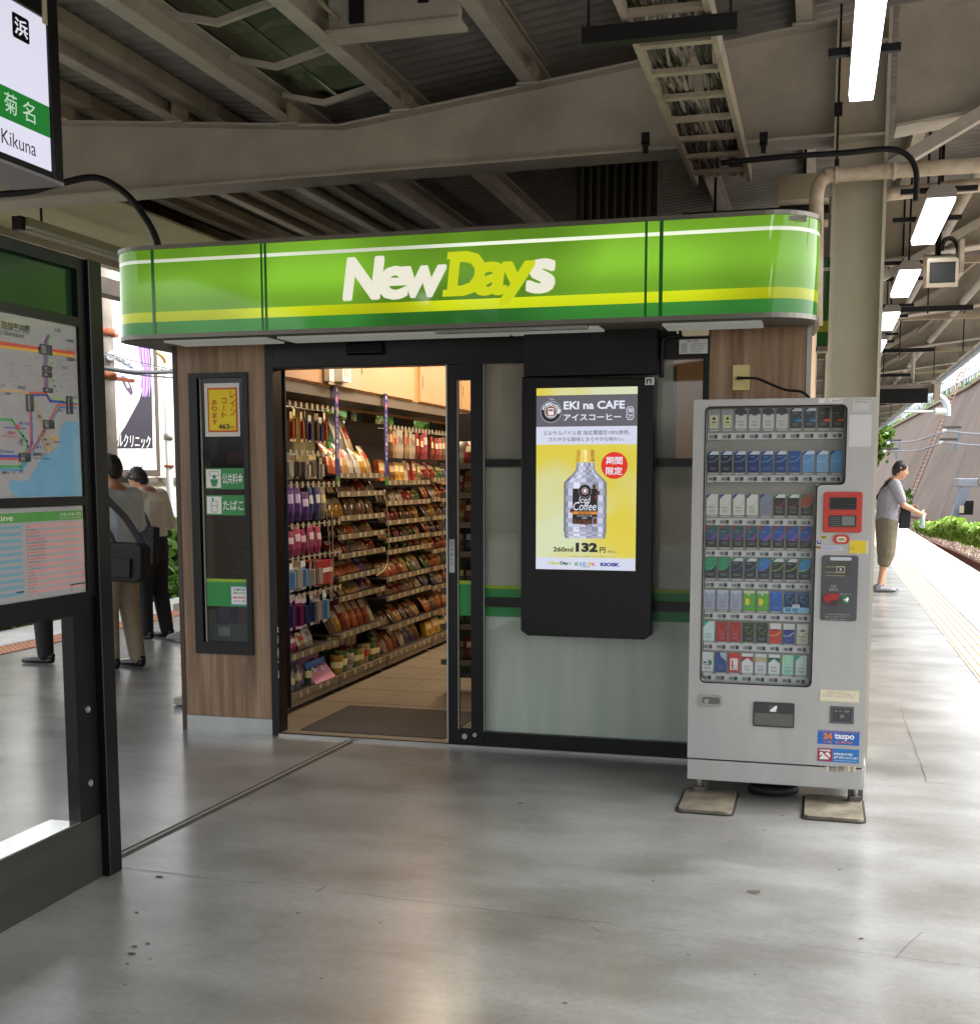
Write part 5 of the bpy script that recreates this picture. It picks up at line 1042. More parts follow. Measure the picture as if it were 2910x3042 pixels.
mb = MB(); a = v6(815, 310); b = v6(1012, 275); P.slab(mb, a[0], a[1], b[0], b[1], -.052, -.05, mat('#7fb4d4', .4)); P.text(mb, '¥400', a[0]+.01, a[1]+.004, a[0]+.034, b[1]-.003, -.0495, mat('#1c3f6c', .5), .02); P.text(mb, '¥400', a[0]+.042, a[1]+.004, a[0]+.066, b[1]-.003, -.0495, mat('#1c3f6c', .5), .02)
a = v6(885, 272); b = v6(940, 252); P.slab(mb, a[0], a[1], b[0], b[1], -.052, -.05, WHITE); P.text(mb, 'NEW', a[0]+.004, a[1]+.002, b[0]-.004, b[1]-.002, -.0495, mat('#4a7fae', .5), .02); mb.build('price_card', vm)
# right-hand controls
REDM = mat('#b5382c', .4)
def vbox(mb, A, B_, d, m, r=0):
    (x0, z1), (x1, z0) = A, B_
    if r: mb.prism(rr(x0, x1, min(z0, z1), max(z0, z1), r), 'Y', VY-d, VY-.0005, m)
    else: mb.box(x0, x1, VY-d, VY-.0005, z0, z1, m)
mb = MB(); vbox(mb, v5(1325, 893), v5(1680, 1280), .008, REDM, .012); rp_ = mb.build('bill_panel', vm, bevel=.002)
mb = MB(); vbox(mb, v5(1380, 945), v5(1632, 1062), .0105, DB, .004); vbox(mb, v5(1374, 1115), v5(1628, 1225), .0105, DB, .004)
a = v5(1392, 955); b = v5(1474, 1045); P.slab(mb, a[0], b[1], b[0], a[1], .0107, .0115, mat('#1a1b1f', .15)); a = v5(1482, 955); b = v5(1625, 1008); P.slab(mb, a[0], b[1], b[0], a[1], .0107, .0115, mat('#1a1b1f', .15)); a = v5(1482, 1015); b = v5(1625, 1048); P.slab(mb, a[0], b[1], b[0], a[1], .0107, .0115, mat('#1a1b1f', .15))
a = v5(1495, 1125); b = v5(1612, 1212); P.slab(mb, a[0], b[1], b[0], a[1], .0107, .0125, mat('#6d7472', .4))
for i in range(5): a = v5(1385, 1135+i*18); b = v5(1480, 1142+i*18); P.rect(mb, a[0], b[1], b[0], a[1], .0111, mat('#5d6064', .5))
mb.build('bill_slot', rp_)
mb = MB(); (x0, z1), (x1, z0) = v5(1412, 1296), v5(1565, 1386); mb.prism(rr(x0, x1, z0, z1, (z1-z0)*.48, 8), 'Y', VY-.006, VY-.0005, REDM); (x0, z1), (x1, z0) = v5(1445, 1316), v5(1535, 1368); mb.prism(rr(x0, x1, z0, z1, (z1-z0)*.45, 8), 'Y', VY-.0075, VY-.0062, CREAM); (x0, z1), (x1, z0) = v5(1460, 1330), v5(1520, 1356); mb.prism(rr(x0, x1, z0, z1, (z1-z0)*.45, 8), 'Y', VY-.008, VY-.0076, mat('#8c8a80', .5)); mb.build('coin_slot', vm)
mb = MB(); vbox(mb, v5(1565, 1352), v5(1742, 1480), .0015, mat('#d0cbb6', .5), .003); vbox(mb, v5(1570, 1356), v5(1722, 1476), .002, mat('#d9bf2c', .5))
P.text(mb, 'ご注意', v5(1600, 0)[0], v5(0, 1420)[1], v5(1660, 0)[0], v5(0, 1390)[1], .0025, mat('#b08a1c', .6)); mb.build('yellow_label', vm)
mb = MB(); c = v5(1278, 1368); P.circ(mb, c[0], c[1], .0125, .001, WHITE, 20); P.circ(mb, c[0], c[1], .0108, .0014, mat('#2a3f8c', .4), 20); P.circ(mb, c[0]+.001, c[1]+.003, .005, .0018, mat('#c9d4e8', .4), 14)
a = v5(1290, 1340); b = v5(1358, 1306); P.poly(mb, [(a[0], a[1]), (b[0]-.004, a[1]+.003), (b[0], b[1]), (a[0], b[1]-.003)], .001, mat('#d8c63c', .5)); P.text(mb, 'NEW', a[0]+.003, a[1]+.003, b[0]-.004, b[1]-.003, .0015, mat('#3a5c2c', .5), .03)
a = v5(1244, 1428); b = v5(1300, 1408); P.rect(mb, a[0], a[1], b[0], b[1], .001, mat('#c98a2c', .5)); P.text(mb, 'NEW', a[0]+.002, a[1]+.001, b[0]-.002, b[1]-.001, .0015, mat('#5c2c14', .5), .03)
a = v5(1300, 1445); b = v5(1500, 1408); P.rect(mb, a[0], a[1], b[0], b[1], .001, mat('#c3c6d4', .4)); P.text(mb, '新製品発売中', a[0]+.006, a[1]+.003, b[0]-.006, b[1]-.003, .0015, mat('#6a7cae', .5)); mb.build('new_product_sticker', vm)
mb = MB(); (x0, z1) = v5(1308, 1492); (x1, z0) = v6(1366, 366); mb.prism(rr(x0, x1, z0, z1, .012), 'Y', VY-.007, VY-.0005, mat('#4b4c51', .5, var=.08)); 
cp = mb.build('coin_panel', vm, bevel=.002)
mb = MB(); a = v5(1385, 1680); b = v5(1580, 1545); P.slab(mb, a[0], a[1], b[0], b[1], .0072, .009, mat('#45453c', .4)); 
for v_ in (1575, 1625, 1655): P.rect(mb, v5(1390, 0)[0], v5(0, v_+4)[1], v5(1575, 0)[0], v5(0, v_-4)[1], .0093, mat('#8a8562', .4))
a = v5(1445, 1650); b = v5(1520, 1600); P.line(mb, [(a[0], a[1]), (b[0], a[1]), (b[0], b[1]), (a[0], b[1]), (a[0], a[1])], .0015, .0097, WHITE); c = ((a[0]+b[0])/2, (a[1]+b[1])/2); P.poly(mb, [(c[0]-.006, c[1]), (c[0]+.006, c[1]), (c[0], c[1]+.005)], .01, WHITE); P.rect(mb, c[0]-.003, c[1]-.004, c[0]+.003, c[1], .01, WHITE)
a = v5(1380, 1540); b = v5(1588, 1512); P.poly(mb, [(a[0]+.004, a[1]), (b[0]-.004, a[1]), (b[0], (a[1]+b[1])/2), (b[0]-.004, b[1]), (a[0]+.004, b[1]), (a[0], (a[1]+b[1])/2)], .0075, mat('#b9c0c6', .2)); mb.build('banknote_inlet', cp)
mb = MB(); TX = mat('#b4b4b4', .5)
P.text(mb, '千円札', v5(1440, 0)[0], v5(0, 1765)[1], v5(1500, 0)[0], v5(0, 1740)[1], .0075, TX); P.text(mb, '使用中止', v5(1425, 0)[0], v5(0, 1795)[1], v5(1520, 0)[0], v5(0, 1770)[1], .0075, TX)
P.text(mb, 'おつり・返却', v6(1150, 0)[0], v6(0, 138)[1], v6(1228, 0)[0], v6(0, 126)[1], .0075, TX); P.text(mb, 'お札カード', v6(1245, 0)[0], v6(0, 140)[1], v6(1330, 0)[0], v6(0, 124)[1], .0075, TX)
for i, t_ in enumerate(('つり銭切れの時は販売を中止', '返却レバーを押してください', 'おつりは返却口から出ます')): P.text(mb, t_, v6(1140, 0)[0], v6(0, 284+i*18)[1], v6(1325-i*10, 0)[0], v6(0, 274+i*18)[1], .0075, TX)
P.text(mb, 'CHN-MAGAZINES', v6(1175, 0)[0], v6(0, 342)[1], v6(1285, 0)[0], v6(0, 328)[1], .0075, TX, .02) if False else P.rect(mb, v6(1175, 0)[0], v6(0, 338)[1], v6(1285, 0)[0], v6(0, 332)[1], .0075, TX)
mb.build('panel_lettering', cp)
mb = MB(); pts = [v6(*k_) for k_ in ((1118, 185), (1150, 158), (1232, 155), (1230, 205), (1215, 255), (1170, 238), (1118, 208))]; mb.prism(pts, 'Y', VY-.016, VY-.0072, mat('#9c2028', .25)); a = [v6(*k_) for k_ in ((1160, 210), (1230, 206), (1213, 250), (1180, 238))]; mb.prism(a, 'Y', VY-.017, VY-.0162, DB); mb.build('return_lever', cp)
mb = MB(); c = v6(1285, 204); mb.disc((c[0], VY-.011, c[1]), 'Y', .0165, .0036, mat('#2f9c5c', .4), 24); mb.tube([(c[0], VY-.0112, c[1]), (c[0], VY-.016, c[1]), (c[0], VY-.02, c[1])], [.0125, .011, .004], mat('#c4c4c4', .12, 1), 20); mb.build('coin_knob', cp)
# lower part: lock, tray, change cup, labels
mb = MB(); (x0, z1), (x1, z0) = v6(188, 912), v6(358, 1008); mb.prism(rr(x0, x1, z0, z1, .016), 'Y', VY-.004, VY-.0005, mat('#9c9a94', .25, .8)); (x0, z1), (x1, z0) = v6(215, 930), v6(345, 985); mb.prism(rr(x0, x1, z0, z1, .008), 'Y', VY-.006, VY-.0042, mat('#6d6b66', .3, .8)); c = v6(248, 958); mb.disc((c[0], VY-.018, c[1]), 'Y', .011, .012, STEEL, 18); mb.build('door_lock', vm)
mb = MB(); (x0, z1), (x1, z0) = v6(597, 965), v6(900, 1165); mb.prism(rr(x0, x1, z0, z1, .008), 'Y', VY-.006, VY-.0005, mat('#333435', .4)); mb.box(x0+.006, x1-.006, VY-.009, VY-.0062, z0+.008, z0+(z1-z0)*.56, mat('#5c5b58', .35)); a = v6(712, 1045); b = v6(780, 992); P.rect(mb, a[0], a[1], b[0], b[1], .0065, mat('#4c4d50', .5)); P.poly(mb, [(a[0]+.005, a[1]+.004), (b[0]-.008, a[1]+.004), (b[0]-.008, a[1]+.011), (b[0]-.002, b[1]-.004), (b[0]-.012, b[1]-.004), (a[0]+.006, a[1]+.012)], .007, WHITE); mb.build('pickup_flap', vm)
mb = MB(); (x0, z1), (x1, z0) = v6(1170, 998), v6(1345, 1136); mb.box(x0, x1, VY-.004, VY-.0005, z0, z1, mat('#55585c', .4)); (x0, z1), (x1, z0) = v6(1190, 1012), v6(1330, 1118); mb.box(x0, x1, VY-.006, VY-.0042, z0, z1, mat('#3b3c3f', .3)); P.text(mb, 'おつり・返却', x0+.008, z1-.018, x1-.012, z1-.009, .0065, TX); 
for dx, dz in ((0, 0), (.007, .003), (.003, .008)): P.line(mb, [((x0+x1)/2-.005+dx+.006*math.cos(i), (z0+z1)/2-.01+dz+.005*math.sin(i)) for i in range(7)], .0012, .0068, TX)
mb.build('change_cup', vm)
mb = MB(); (x0, z1), (x1, z0) = v6(1092, 872), v6(1388, 980); mb.box(x0, x1, VY-.002, VY-.0005, z0, z1, mat('#c3bda4', .6, var=.15, scale=20)); mb.box(x0+.003, x1-.004, VY-.0028, VY-.0021, z0+.006, z1-.004, mat('#d8d2b8', .6))
for i, (l, t_) in enumerate(((.55, '未成年者の喫煙防止のため'), (.8, 'タスポカードが必要です'), (.75, 'お問い合わせ先'), (.6, '03-0000'))):
    if i < 3: P.text(mb, t_, x0+.012+.02*(i < 1), z1-.015-i*.0095, x0+(x1-x0)*l+.02, z1-.009-i*.0095, .0032, mat('#8a6a4a', .6))
mb.build('notice_label', vm)
mb = MB(); (x0, z1), (x1, z0) = v6(1078, 1178), v6(1386, 1298); BLU = mat('#1f5fb4', .4); ORG = mat('#d8792c', .5); P.slab(mb, x0, z0, x1, z1, 0.0003, .0015, BLU); w_ = x1-x0; h_ = z1-z0
P.text(mb, '24', x0+.13*w_, z0+.36*h_, x0+.35*w_, z0+.82*h_, .002, ORG, .06); P.text(mb, 'taspo', x0+.4*w_, z0+.3*h_, x0+.88*w_, z0+.82*h_, .002, WHITE, .03)
P.text(mb, '時間', x0+.14*w_, z0+.1*h_, x0+.34*w_, z0+.24*h_, .002, ORG, .03); P.text(mb, '稼動中', x0+.42*w_, z0+.08*h_, x0+.84*w_, z0+.28*h_, .002, ORG, .03)
for i in range(14): P.rect(mb, x0+(.04+i*.067)*w_, z0+.88*h_, x0+(.07+i*.067)*w_, z0+.95*h_, .002, ORG)
mb.build('taspo_sticker', vm)
mb = MB(); (x0, z1), (x1, z0) = v6(1076, 1310), v6(1384, 1430); P.slab(mb, x0, z0, x1, z1, 0.0003, .0015, mat('#2272b8', .4)); w_ = x1-x0; h_ = z1-z0; RB = mat('#b02a34', .4)
P.rect(mb, x0, z0+.04*h_, x0+.36*w_, z1-.02*h_, .0018, RB); P.rect(mb, x0+.03*w_, z0+.1*h_, x0+.33*w_, z1-.06*h_, .0021, mat('#7a2c4a', .5)); P.text(mb, 'UNDER', x0+.04*w_, z0+.76*h_, x0+.32*w_, z0+.9*h_, .0025, WHITE, .05); P.text(mb, '20', x0+.05*w_, z0+.16*h_, x0+.31*w_, z0+.7*h_, .0025, WHITE, .08); P.line(mb, [(x0+.14*w_, z0+.64*h_), (x0+.33*w_, z0+.16*h_)], .006, .003, RB)
P.text(mb, '未成年者の喫煙は', x0+.39*w_, z0+.52*h_, x0+.85*w_, z0+.7*h_, .002, WHITE, .03); P.text(mb, '法律で禁じられています', x0+.39*w_, z0+.27*h_, x0+.98*w_, z0+.45*h_, .002, WHITE, .03); P.rect(mb, x0+.4*w_, z0+.12*h_, x0+.96*w_, z0+.16*h_, .002, mat('#9cc0dc', .5)); mb.build('under_age_sticker', vm)
mb = MB(); 
for i in range(16): (x0, z1), (x1, z0) = v6(1130+i*14.5, 1446+random.uniform(0, 6)), v6(1130+i*14.5+random.uniform(6, 13), 1492-random.uniform(0, 8)); P.rect(mb, x0, z0, x1, z1, .0008, mat(random.choice(['#cfc9b8', '#b5a78c', '#8c8478']), .8))
mb.build('sticker_residue', vm)
mb = MB(); (x0, z1), (x1, z0) = v5(1565, 168), v5(1768, 465); mb.prism(rr(x0, x1, z0, z1, .005), 'Y', VY-.0015, VY-.0004, mat('#c6c5c4', .5)); (x0, z1), (x1, z0) = v5(1600, 30), v5(1755, 130); P.slab(mb, x0, z0, x1, z1, .0003, .0012, mat('#bdbdba', .5)); P.line(mb, [(x0+.012, z0+.005), (x1-.006, z0+.005), (x1-.006, z1-.01), (x0+.012, z1-.01), (x0+.012, z0+.005)], .001, .0018, mat('#8a8a86', .5)); P.text(mb, '販売許可証', x0+.014, z1-.008, x1-.01, z1-.003, .0018, mat('#77756c', .5))
(x0, z1), (x1, z0) = v5(1275, 12), v5(1500, 52); P.slab(mb, x0, z0, x1, z1, .0003, .0012, mat('#d4d2cc', .5)); P.text(mb, '広 3647', x0+.026, z0+.003, x1-.003, z1-.003, .0018, mat('#77757a', .6)); mb.build('machine_label', vm)
# base plinth and feet
mb = MB(); mb.box(vx0+.001, vx1-.001, VY+.002, -.665, .086, .182, VB); mb.box(vx0+.005, vx1-.005, VY+.012, -.67, .1825, .1895, BLACKM); mb.build('plinth', vm, bevel=.002)
for x, y in ((-.545, -.69), (.17, -.69), (-.545, -.16), (.17, -.16)):
    mb = MB(); mb.box(x, x+.05, y, y+.05, .018, .04, mat('#5b5650', .6, .4)); mb.tube([(x+.025, y+.025, .04), (x+.025, y+.025, .086)], .012, GREYM, 8); mb.box(x-.008, x+.06, y+.03, y+.036, .018, .086, mat('#5b5650', .6, .4)); mb.build('levelling_foot', vm)
mb = MB(); mb.tube([(-.18, -.55, .012), (-.18, -.55, .05)], [.12, .11], BLACKM, 24); mb.build('cable_spool', vm)
PLT = mat('#7d7766', .7, var=.35, scale=9, bump=.1, col2='#4a4034')
for k, (x0, x1, y0, y1, l) in enumerate(((-.585, -.345, -1.015, -.62, 'left worn cream base plate under the vending machine'), (-.03, .225, -.98, -.6, 'right worn cream base plate under the vending machine, smudged black'))):
    for yy, y2 in ((y0, y1), (-.3, -.05)):
        if yy != y0: continue
        mb = MB(); mb.prism([(a, b+(y2-yy)*0) for a, b in rr(x0, x1, yy, y2, .03)], 'Z', .003, .018, PLT); o = mb.build('base_plate', bevel=.002); tag(o, l, 'plate', 'plates under the vending machine')
        mb = MB(); mb.prism(rr(x0-.012, x1+.012, yy-.012, y2+.012, .035), 'Z', .001, .006, JO); mb.build('sealant', o)

# ------------------------------------------------------------------ information board, left
BX = -2.6
bd = thing('information_board', 'black framed platform board with a railway map above a striped timetable', 'information board', (-2.63, -3.4, 0))
PB = Plane((BX, 0, 0), (0, 1, 0))
Y0 = -4.35
mb = MB(); mb.box(BX-.06, BX+.03, -2.47, -2.388, 0, 2.3, BLACK); mb.build('post', bd, bevel=.003); mb = MB(); mb.box(BX-.06, BX+.03, Y0-.09, Y0, 0, 2.3, BLACK); mb.build('post', bd, bevel=.003)
mb = MB(); mb.box(BX-.05, BX, -2.6, -2.472, .25, 1.08, BLACK); mb.box(BX-.05, BX, Y0, Y0+.13, .25, 1.08, BLACK)
mb.box(BX-.05, BX+.012, -2.515, -2.471, 1.08, 2.3, BLACK); mb.box(BX-.05, BX+.012, Y0, Y0+.04, 1.08, 2.3, BLACK)
for z0, z1 in ((1.02, 1.098), (1.415, 1.448), (2.056, 2.088), (2.258, 2.3)): mb.box(BX-.05, BX+.012, Y0+.04, -2.515, z0, z1, BLACK)
mb.build('frame', bd)
mb = MB()
for z in (.66, .38): mb.disc((BX+.0, -2.535, z), 'X', .013, .006, STEEL, 14); mb.disc((BX+.006, -2.535, z), 'X', .006, .004, GREYM, 6)
mb.build('bolt', bd)
SB = mat('#55544f', .3, .85, var=.15, scale=5, stretch=(1, .2, 3))
mb = MB(); mb.box(BX-.13, BX-.001, Y0, -2.472, .0, .245, SB); mb.hexa([(BX-.13, Y0, .2455), (BX-.001, Y0, .2455), (BX-.001, -2.6, .2455), (BX-.13, -2.6, .2455), (BX-.13, Y0, .248), (BX-.002, Y0, .25), (BX-.002, -2.6, .25), (BX-.13, -2.6, .248)], mat('#b9b9b8', .18, .9)); mb.build('base_box', bd)
mb = MB(); mb.box(BX-.02, BX-.012, Y0+.04, -2.515, 2.088, 2.258, mat('#16301c', .12)); mb.build('header_glass', bd)
# railway map
PAPER = mat('#8e8e8d', .35); 
mb = MB(); mb.box(BX-.03, BX+.0, Y0+.04, -2.515, 1.448, 2.056, PAPER)
# map coordinates come from the zoomed view: (u, v) -> (y, z)
def m2(u, v):
    p = at(u*.4586, 900+v*.459, 'X', BX); return p.y, p.z
def ml(pts, w, d, c): PB.line(mb, [m2(*k_) for k_ in pts], w, d, mat(c, .4))
def mt(t_, u0, v0, u1, v1, c='#26262a', bold=.01): a = m2(u0, v1); b = m2(u1, v0); PB.text(mb, t_, a[0], a[1], b[0], b[1], .0042, mat(c, .4), bold)
sea = [m2(*k_) for k_ in ((388, 810), (425, 765), (502, 770), (537, 1248), (100, 1256), (57, 1200), (57, 1150), (185, 1150), (270, 1000), (388, 920))]
PB.poly(mb, sea, .0006, mat('#5f8fa8', .35))
gl = '#8a8a8c'
for k_ in range(26):
    u, v = random.uniform(5, 260), random.uniform(300, 900); ml([(u, v), (u+random.choice((0, 30, 50, -30)), v+random.choice((40, 60, -50)))], .0012, .0009, gl)
for k_ in range(8): u = random.uniform(330, 470); v = random.uniform(340, 580); ml([(u, v), (u+random.uniform(10, 60), v+random.choice((0, 20)))], .001, .0009, gl)
ml([(0, 260), (250, 297), (478, 330)], .014, .0012, '#b8402a'); ml([(0, 282), (250, 312), (478, 345)], .009, .0015, '#c29a2c')
for du, c in ((0, '#b84a34'), (9, '#5a4090'), (18, '#2a7a88'), (27, '#7aa03c')): ml([(310+du*.4, 205+du*.3), (285+du, 250), (286+du, 420), (292+du, 575)], .0055, .0012, c)
ml([(318, 600), (340, 622), (400, 628), (495, 640)], .006, .0014, '#8fae3c'); ml([(195, 597), (300, 592), (325, 635), (400, 640), (495, 655)], .009, .0016, '#27408f'); ml([(190, 582), (300, 582)], .007, .0018, '#b84a34')
ml([(0, 565), (120, 572), (185, 585), (225, 650), (268, 735), (270, 830), (310, 868), (372, 875)], .005, .0018, '#bf9a3a'); ml([(262, 870), (290, 930), (330, 950), (342, 880), (372, 882)], .005, .002, '#bf9a3a'); ml([(290, 935), (318, 980)], .004, .002, '#bf9a3a'); ml([(330, 952), (350, 950)], .004, .002, '#bf9a3a')
ml([(192, 690), (200, 900), (170, 985)], .0075, .0012, '#b84a34'); ml([(202, 690), (208, 905), (178, 990)], .0075, .0014, '#5a4a9c')
ml([(185, 990), (280, 830), (375, 660), (495, 660)], .007, .002, '#b04c38'); ml([(190, 1000), (290, 830), (385, 675), (495, 680)], .006, .0018, '#2a6fa4')
ml([(140, 1080), (190, 1000), (250, 905)], .006, .002, '#3a86b0')
ml([(0, 990), (170, 995)], .009, .0016, '#2a3f96'); ml([(0, 1008), (165, 1010)], .008, .0018, '#a8463a'); ml([(0, 1058), (130, 1060), (190, 985)], .009, .0014, '#3a8f4c'); ml([(0, 1076), (135, 1082), (200, 1000)], .007, .0016, '#2f7fa8')
ml([(0, 752), (75, 756), (105, 800), (145, 858), (170, 895), (178, 935), (150, 985)], .008, .0018, '#3f9a4a'); ml([(25, 805), (165, 813)], .0035, .002, '#3a4a9c')
a = m2(108, 803); PB.circ(mb, a[0], a[1], .011, .003, mat('#b03a44', .4), 16, .009)
for u, v in ((147, 860), (170, 892), (176, 930), (160, 405), (185, 410)): a = m2(u, v); PB.circ(mb, a[0], a[1], .004 if v > 500 else .002, .0034, BLACKM, 10)
for u0, v0, u1, v1 in ((257, 275, 332, 330), (273, 410, 330, 438), (274, 450, 332, 478), (280, 552, 338, 578), (170, 595, 212, 700), (430, 605, 466, 717), (278, 760, 346, 812), (122, 972, 194, 1028)):
    a = m2(u0, v1); b = m2(u1, v0); PB.rect(mb, a[0], a[1], b[0], b[1], .0036, mat('#2a2c2e', .4)); PB.rect(mb, a[0]+.006, a[1]+.004, a[0]+(b[0]-a[0])*.45, b[1]-.004, .004, mat('#6a6c6e', .4))
for t_, u0, v0, u1, v1 in (('東神奈川', 212, 968, 285, 992), ('川崎', 291, 768, 315, 783), ('横浜', 134, 980, 160, 998), ('品川', 440, 630, 456, 690), ('大森', 372, 690, 402, 702), ('鶴見', 235, 725, 258, 745), ('国道', 270, 877, 296, 890), ('新子安', 232, 925, 262, 942), ('浜川崎', 345, 895, 382, 905), ('扇町', 292, 905, 318, 920), ('浅野', 125, 875, 142, 925), ('東京', 470, 605, 490, 620), ('大宮', 345, 168, 385, 185), ('千葉', 428, 240, 472, 252), ('成田空港', 428, 355, 476, 372), ('立川', 4, 525, 28, 540), ('町田', 115, 540, 160, 555), ('長津田', 30, 580, 60, 590), ('関内', 15, 1088, 50, 1108), ('石川町', 70, 1088, 98, 1102), ('桜木町', 125, 1085, 148, 1100), ('上野', 330, 415, 345, 425), ('新宿', 325, 385, 342, 395), ('渋谷', 330, 495, 345, 510), ('大崎', 332, 530, 358, 545)):
    mt(t_, u0, v0, u1, v1)
mt('新横浜', 42, 832, 98, 850, '#b03a4c'); mt('Shin-Yokohama', 0, 858, 100, 868, '#b03a4c', 0); mt('Higashi-Kanagawa', 212, 1002, 318, 1014, '#26262a', 0); mt('東海道新幹線', 0, 955, 85, 970, '#3a4a9c'); mt('東海道', 118, 772, 182, 788, '#3a4a9c'); mt('りんかい線', 425, 300, 472, 312, '#b03a3c')
mt('路線案内図', 5, 146, 186, 168, '#3a3720', .012); mt('r Information', 0, 196, 148, 203, '#3a3a38', .004)
def mtt(u, v, w, h): a = m2(u, v+h); b = m2(u+w, v); PB.rect(mb, a[0], a[1], b[0], b[1], .001, mat('#87878a', .5))
rnd = random.Random(5)
for k_ in range(46): u = rnd.choice((rnd.uniform(8, 250), rnd.uniform(330, 470))); v = rnd.uniform(330, 580) if u > 300 else rnd.uniform(340, 740); mtt(u, v, rnd.uniform(14, 40), 5)
mp_ = mb.build('railway_map', bd)
# left remainder of the map (outside the picture) is blank paper; timetable
mb = MB(); mb.box(BX-.03, BX, Y0+.04, -2.515, 1.098, 1.415, PAPER)
def t2(u, v): return m2(u, v)
def tr(u0, v0, u1, v1, d, c, m_=None): PB.poly(mb, [t2(u0, v0[0]) if isinstance(v0, tuple) else t2(u0, v0), t2(u1, v0), t2(u1, v1), t2(u0, v1)], d, m_ or mat(c, .4))
zt = lambda v: m2(500, v)[1]
yy0 = m2(160, 1500)[0]; yy1 = -2.52; ym = m2(150, 1500)[0]
PB.rect(mb, Y0+.05, 1.365, yy1, 1.398, .0006, mat('#3f7f34', .4)); 
PB.text(mb, '小机・新横浜・町田・橋本・八王子方面', -2.655, 1.378, -2.53, 1.391, .0012, mat('#c6ccc0', .5)); PB.text(mb, 'for Kozukue, Machida, Hashimoto, Hachioji', -2.655, 1.369, -2.535, 1.374, .0012, mat('#c6ccc0', .5)); a = t2(0, 1415); PB.text(mb, 'Yokohama Line', -3.25, 1.373, t2(82, 1400)[0], 1.392, .0012, mat('#d0d2cc', .5))
n_r = 22
for i in range(n_r):
    z1_ = 1.355-i*.0112; z0_ = z1_-.0112
    if i % 2 == 0: PB.rect(mb, yy0+.005, z0_, yy1+.003, z1_, .0006, mat('#b48480', .4)); PB.rect(mb, Y0+.1, z0_, ym-.01, z1_, .0006, mat('#5f8a98', .4))
    PB.text(mb, str(4+i) if i else '土休日', yy0+.008, z0_+.003, yy0+.008+(.008 if i else .022), z1_-.003, .0012, BLACKM)
    if 1 <= i < 21:
        nn = int(2+6*math.sin(math.pi*min(1, (i)/14))+random.choice((0, 1)))
        for j in range(max(2, nn)): PB.text(mb, str((6+j*7+i*3) % 60).zfill(2), yy0+.024+j*.0115, z0_+.003, yy0+.031+j*.0115, z1_-.003, .0012, mat('#3a4a8c', .5) if (i+j) % 5 == 0 else BLACKM)
a = t2(450, 1775); PB.rect(mb, a[0], 1.128, yy1, 1.133, .0014, BLACKM); PB.rect(mb, ym-.05, 1.128, ym-.01, 1.133, .0014, BLACKM)
for k_ in range(3): PB.text(mb, '無印', a[0]+.004, 1.12-k_*.007, a[0]+.014, 1.125-k_*.007, .0014, BLACKM)
mb.build('timetable', bd)
mb = MB(); mb.box(BX+.003, BX+.006, Y0+.04, -2.516, 1.1, 1.413, glass((.97, .97, .97), .05, .04)); mb.box(BX+.0045, BX+.0075, Y0+.04, -2.516, 1.45, 2.054, glass((.97, .97, .97), .05, .04)); mb.build('cover_glass', bd)

# ------------------------------------------------------------------ hanging station sign
HX = -2.55
def hs_(u, v): p = at(u*.3058, v*.306, 'X', HX); return p.y, p.z
hy1 = hs_(590, 900)[0]; hz0 = hs_(590, 1760)[1]; hz1 = hz0+.78; hy0 = hy1-1.5
hg = thing('hanging_station_sign', 'backlit hanging station sign reading Kikuna on a white and green panel', 'station sign', (HX-.08, hy1-.7, hz0))
mb = MB(); mb.box(HX-.2, HX-.0, hy1-.055, hy1, hz0, hz1, BLACK); mb.box(HX-.2, HX, hy0, hy0+.055, hz0, hz1, BLACK); mb.box(HX-.2, HX, hy0+.055, hy1-.055, hz0, hs_(520, 1660)[1]-.003, BLACK); tz = hs_(450, 180)[1]+.0; mb.box(HX-.2, HX, hy0+.055, hy1-.055, tz, hz1, BLACK); mb.build('frame', hg, bevel=.003)
mb = MB(); mb.box(HX-.19, HX-.01, hy0+.055, hy1-.055, hs_(520, 1660)[1]-.0029, tz-.0001, emi('#dcdcee', .9)); PH = Plane((HX-.0095, 0, 0), (0, 1, 0))
ga, gb = hs_(490, 1030)[1], hs_(505, 1335)[1]; PH.rect(mb, hy0+.056, gb, hy1-.056, ga, 0, emi('#1f7a30', .8))
def ht(t_, u0, v0, u1, v1, m_, b_=.0): a = hs_(u0, v1); b = hs_(u1, v0); PH.text(mb, t_, a[0], a[1], b[0], b[1], .0015, m_, b_)
(a0, a1), (b0, b1) = hs_(165, 375), hs_(313, 185)
o_ = hs_(148, 350); p_ = hs_(310, 430); ztop = hs_(148, 105)[1]; zbot = hs_(148, 345)[1]
mb.prism([(y_, z_) for y_, z_ in rr(o_[0], p_[0], zbot, ztop, .008)], 'X', HX-.0094, HX-.0085, emi('#101018', .3)); PH.text(mb, '浜', o_[0]+.009, zbot+.012, p_[0]-.009, ztop-.012, .0025, emi('#e4e6ee', .9), .015)
for ch, u0, u1 in (('菊', 63, 187), ('名', 240, 357)):
    a = hs_(u0, 1000); b = hs_(u1, 1000); PH.text(mb, ch, a[0], gb+.022, b[0], ga-.016, .0015, emi('#c4dcc8', .8), .0)
ka = hs_(38, 1370); kb = hs_(372, 1500); zK = hs_(40, 1240)[1]
PH.text(mb, 'Kikuna', ka[0], ka[1]-.004, kb[0], zK, .0015, emi('#2c2c34', .4), .0)
mb.build('light_panel', hg)
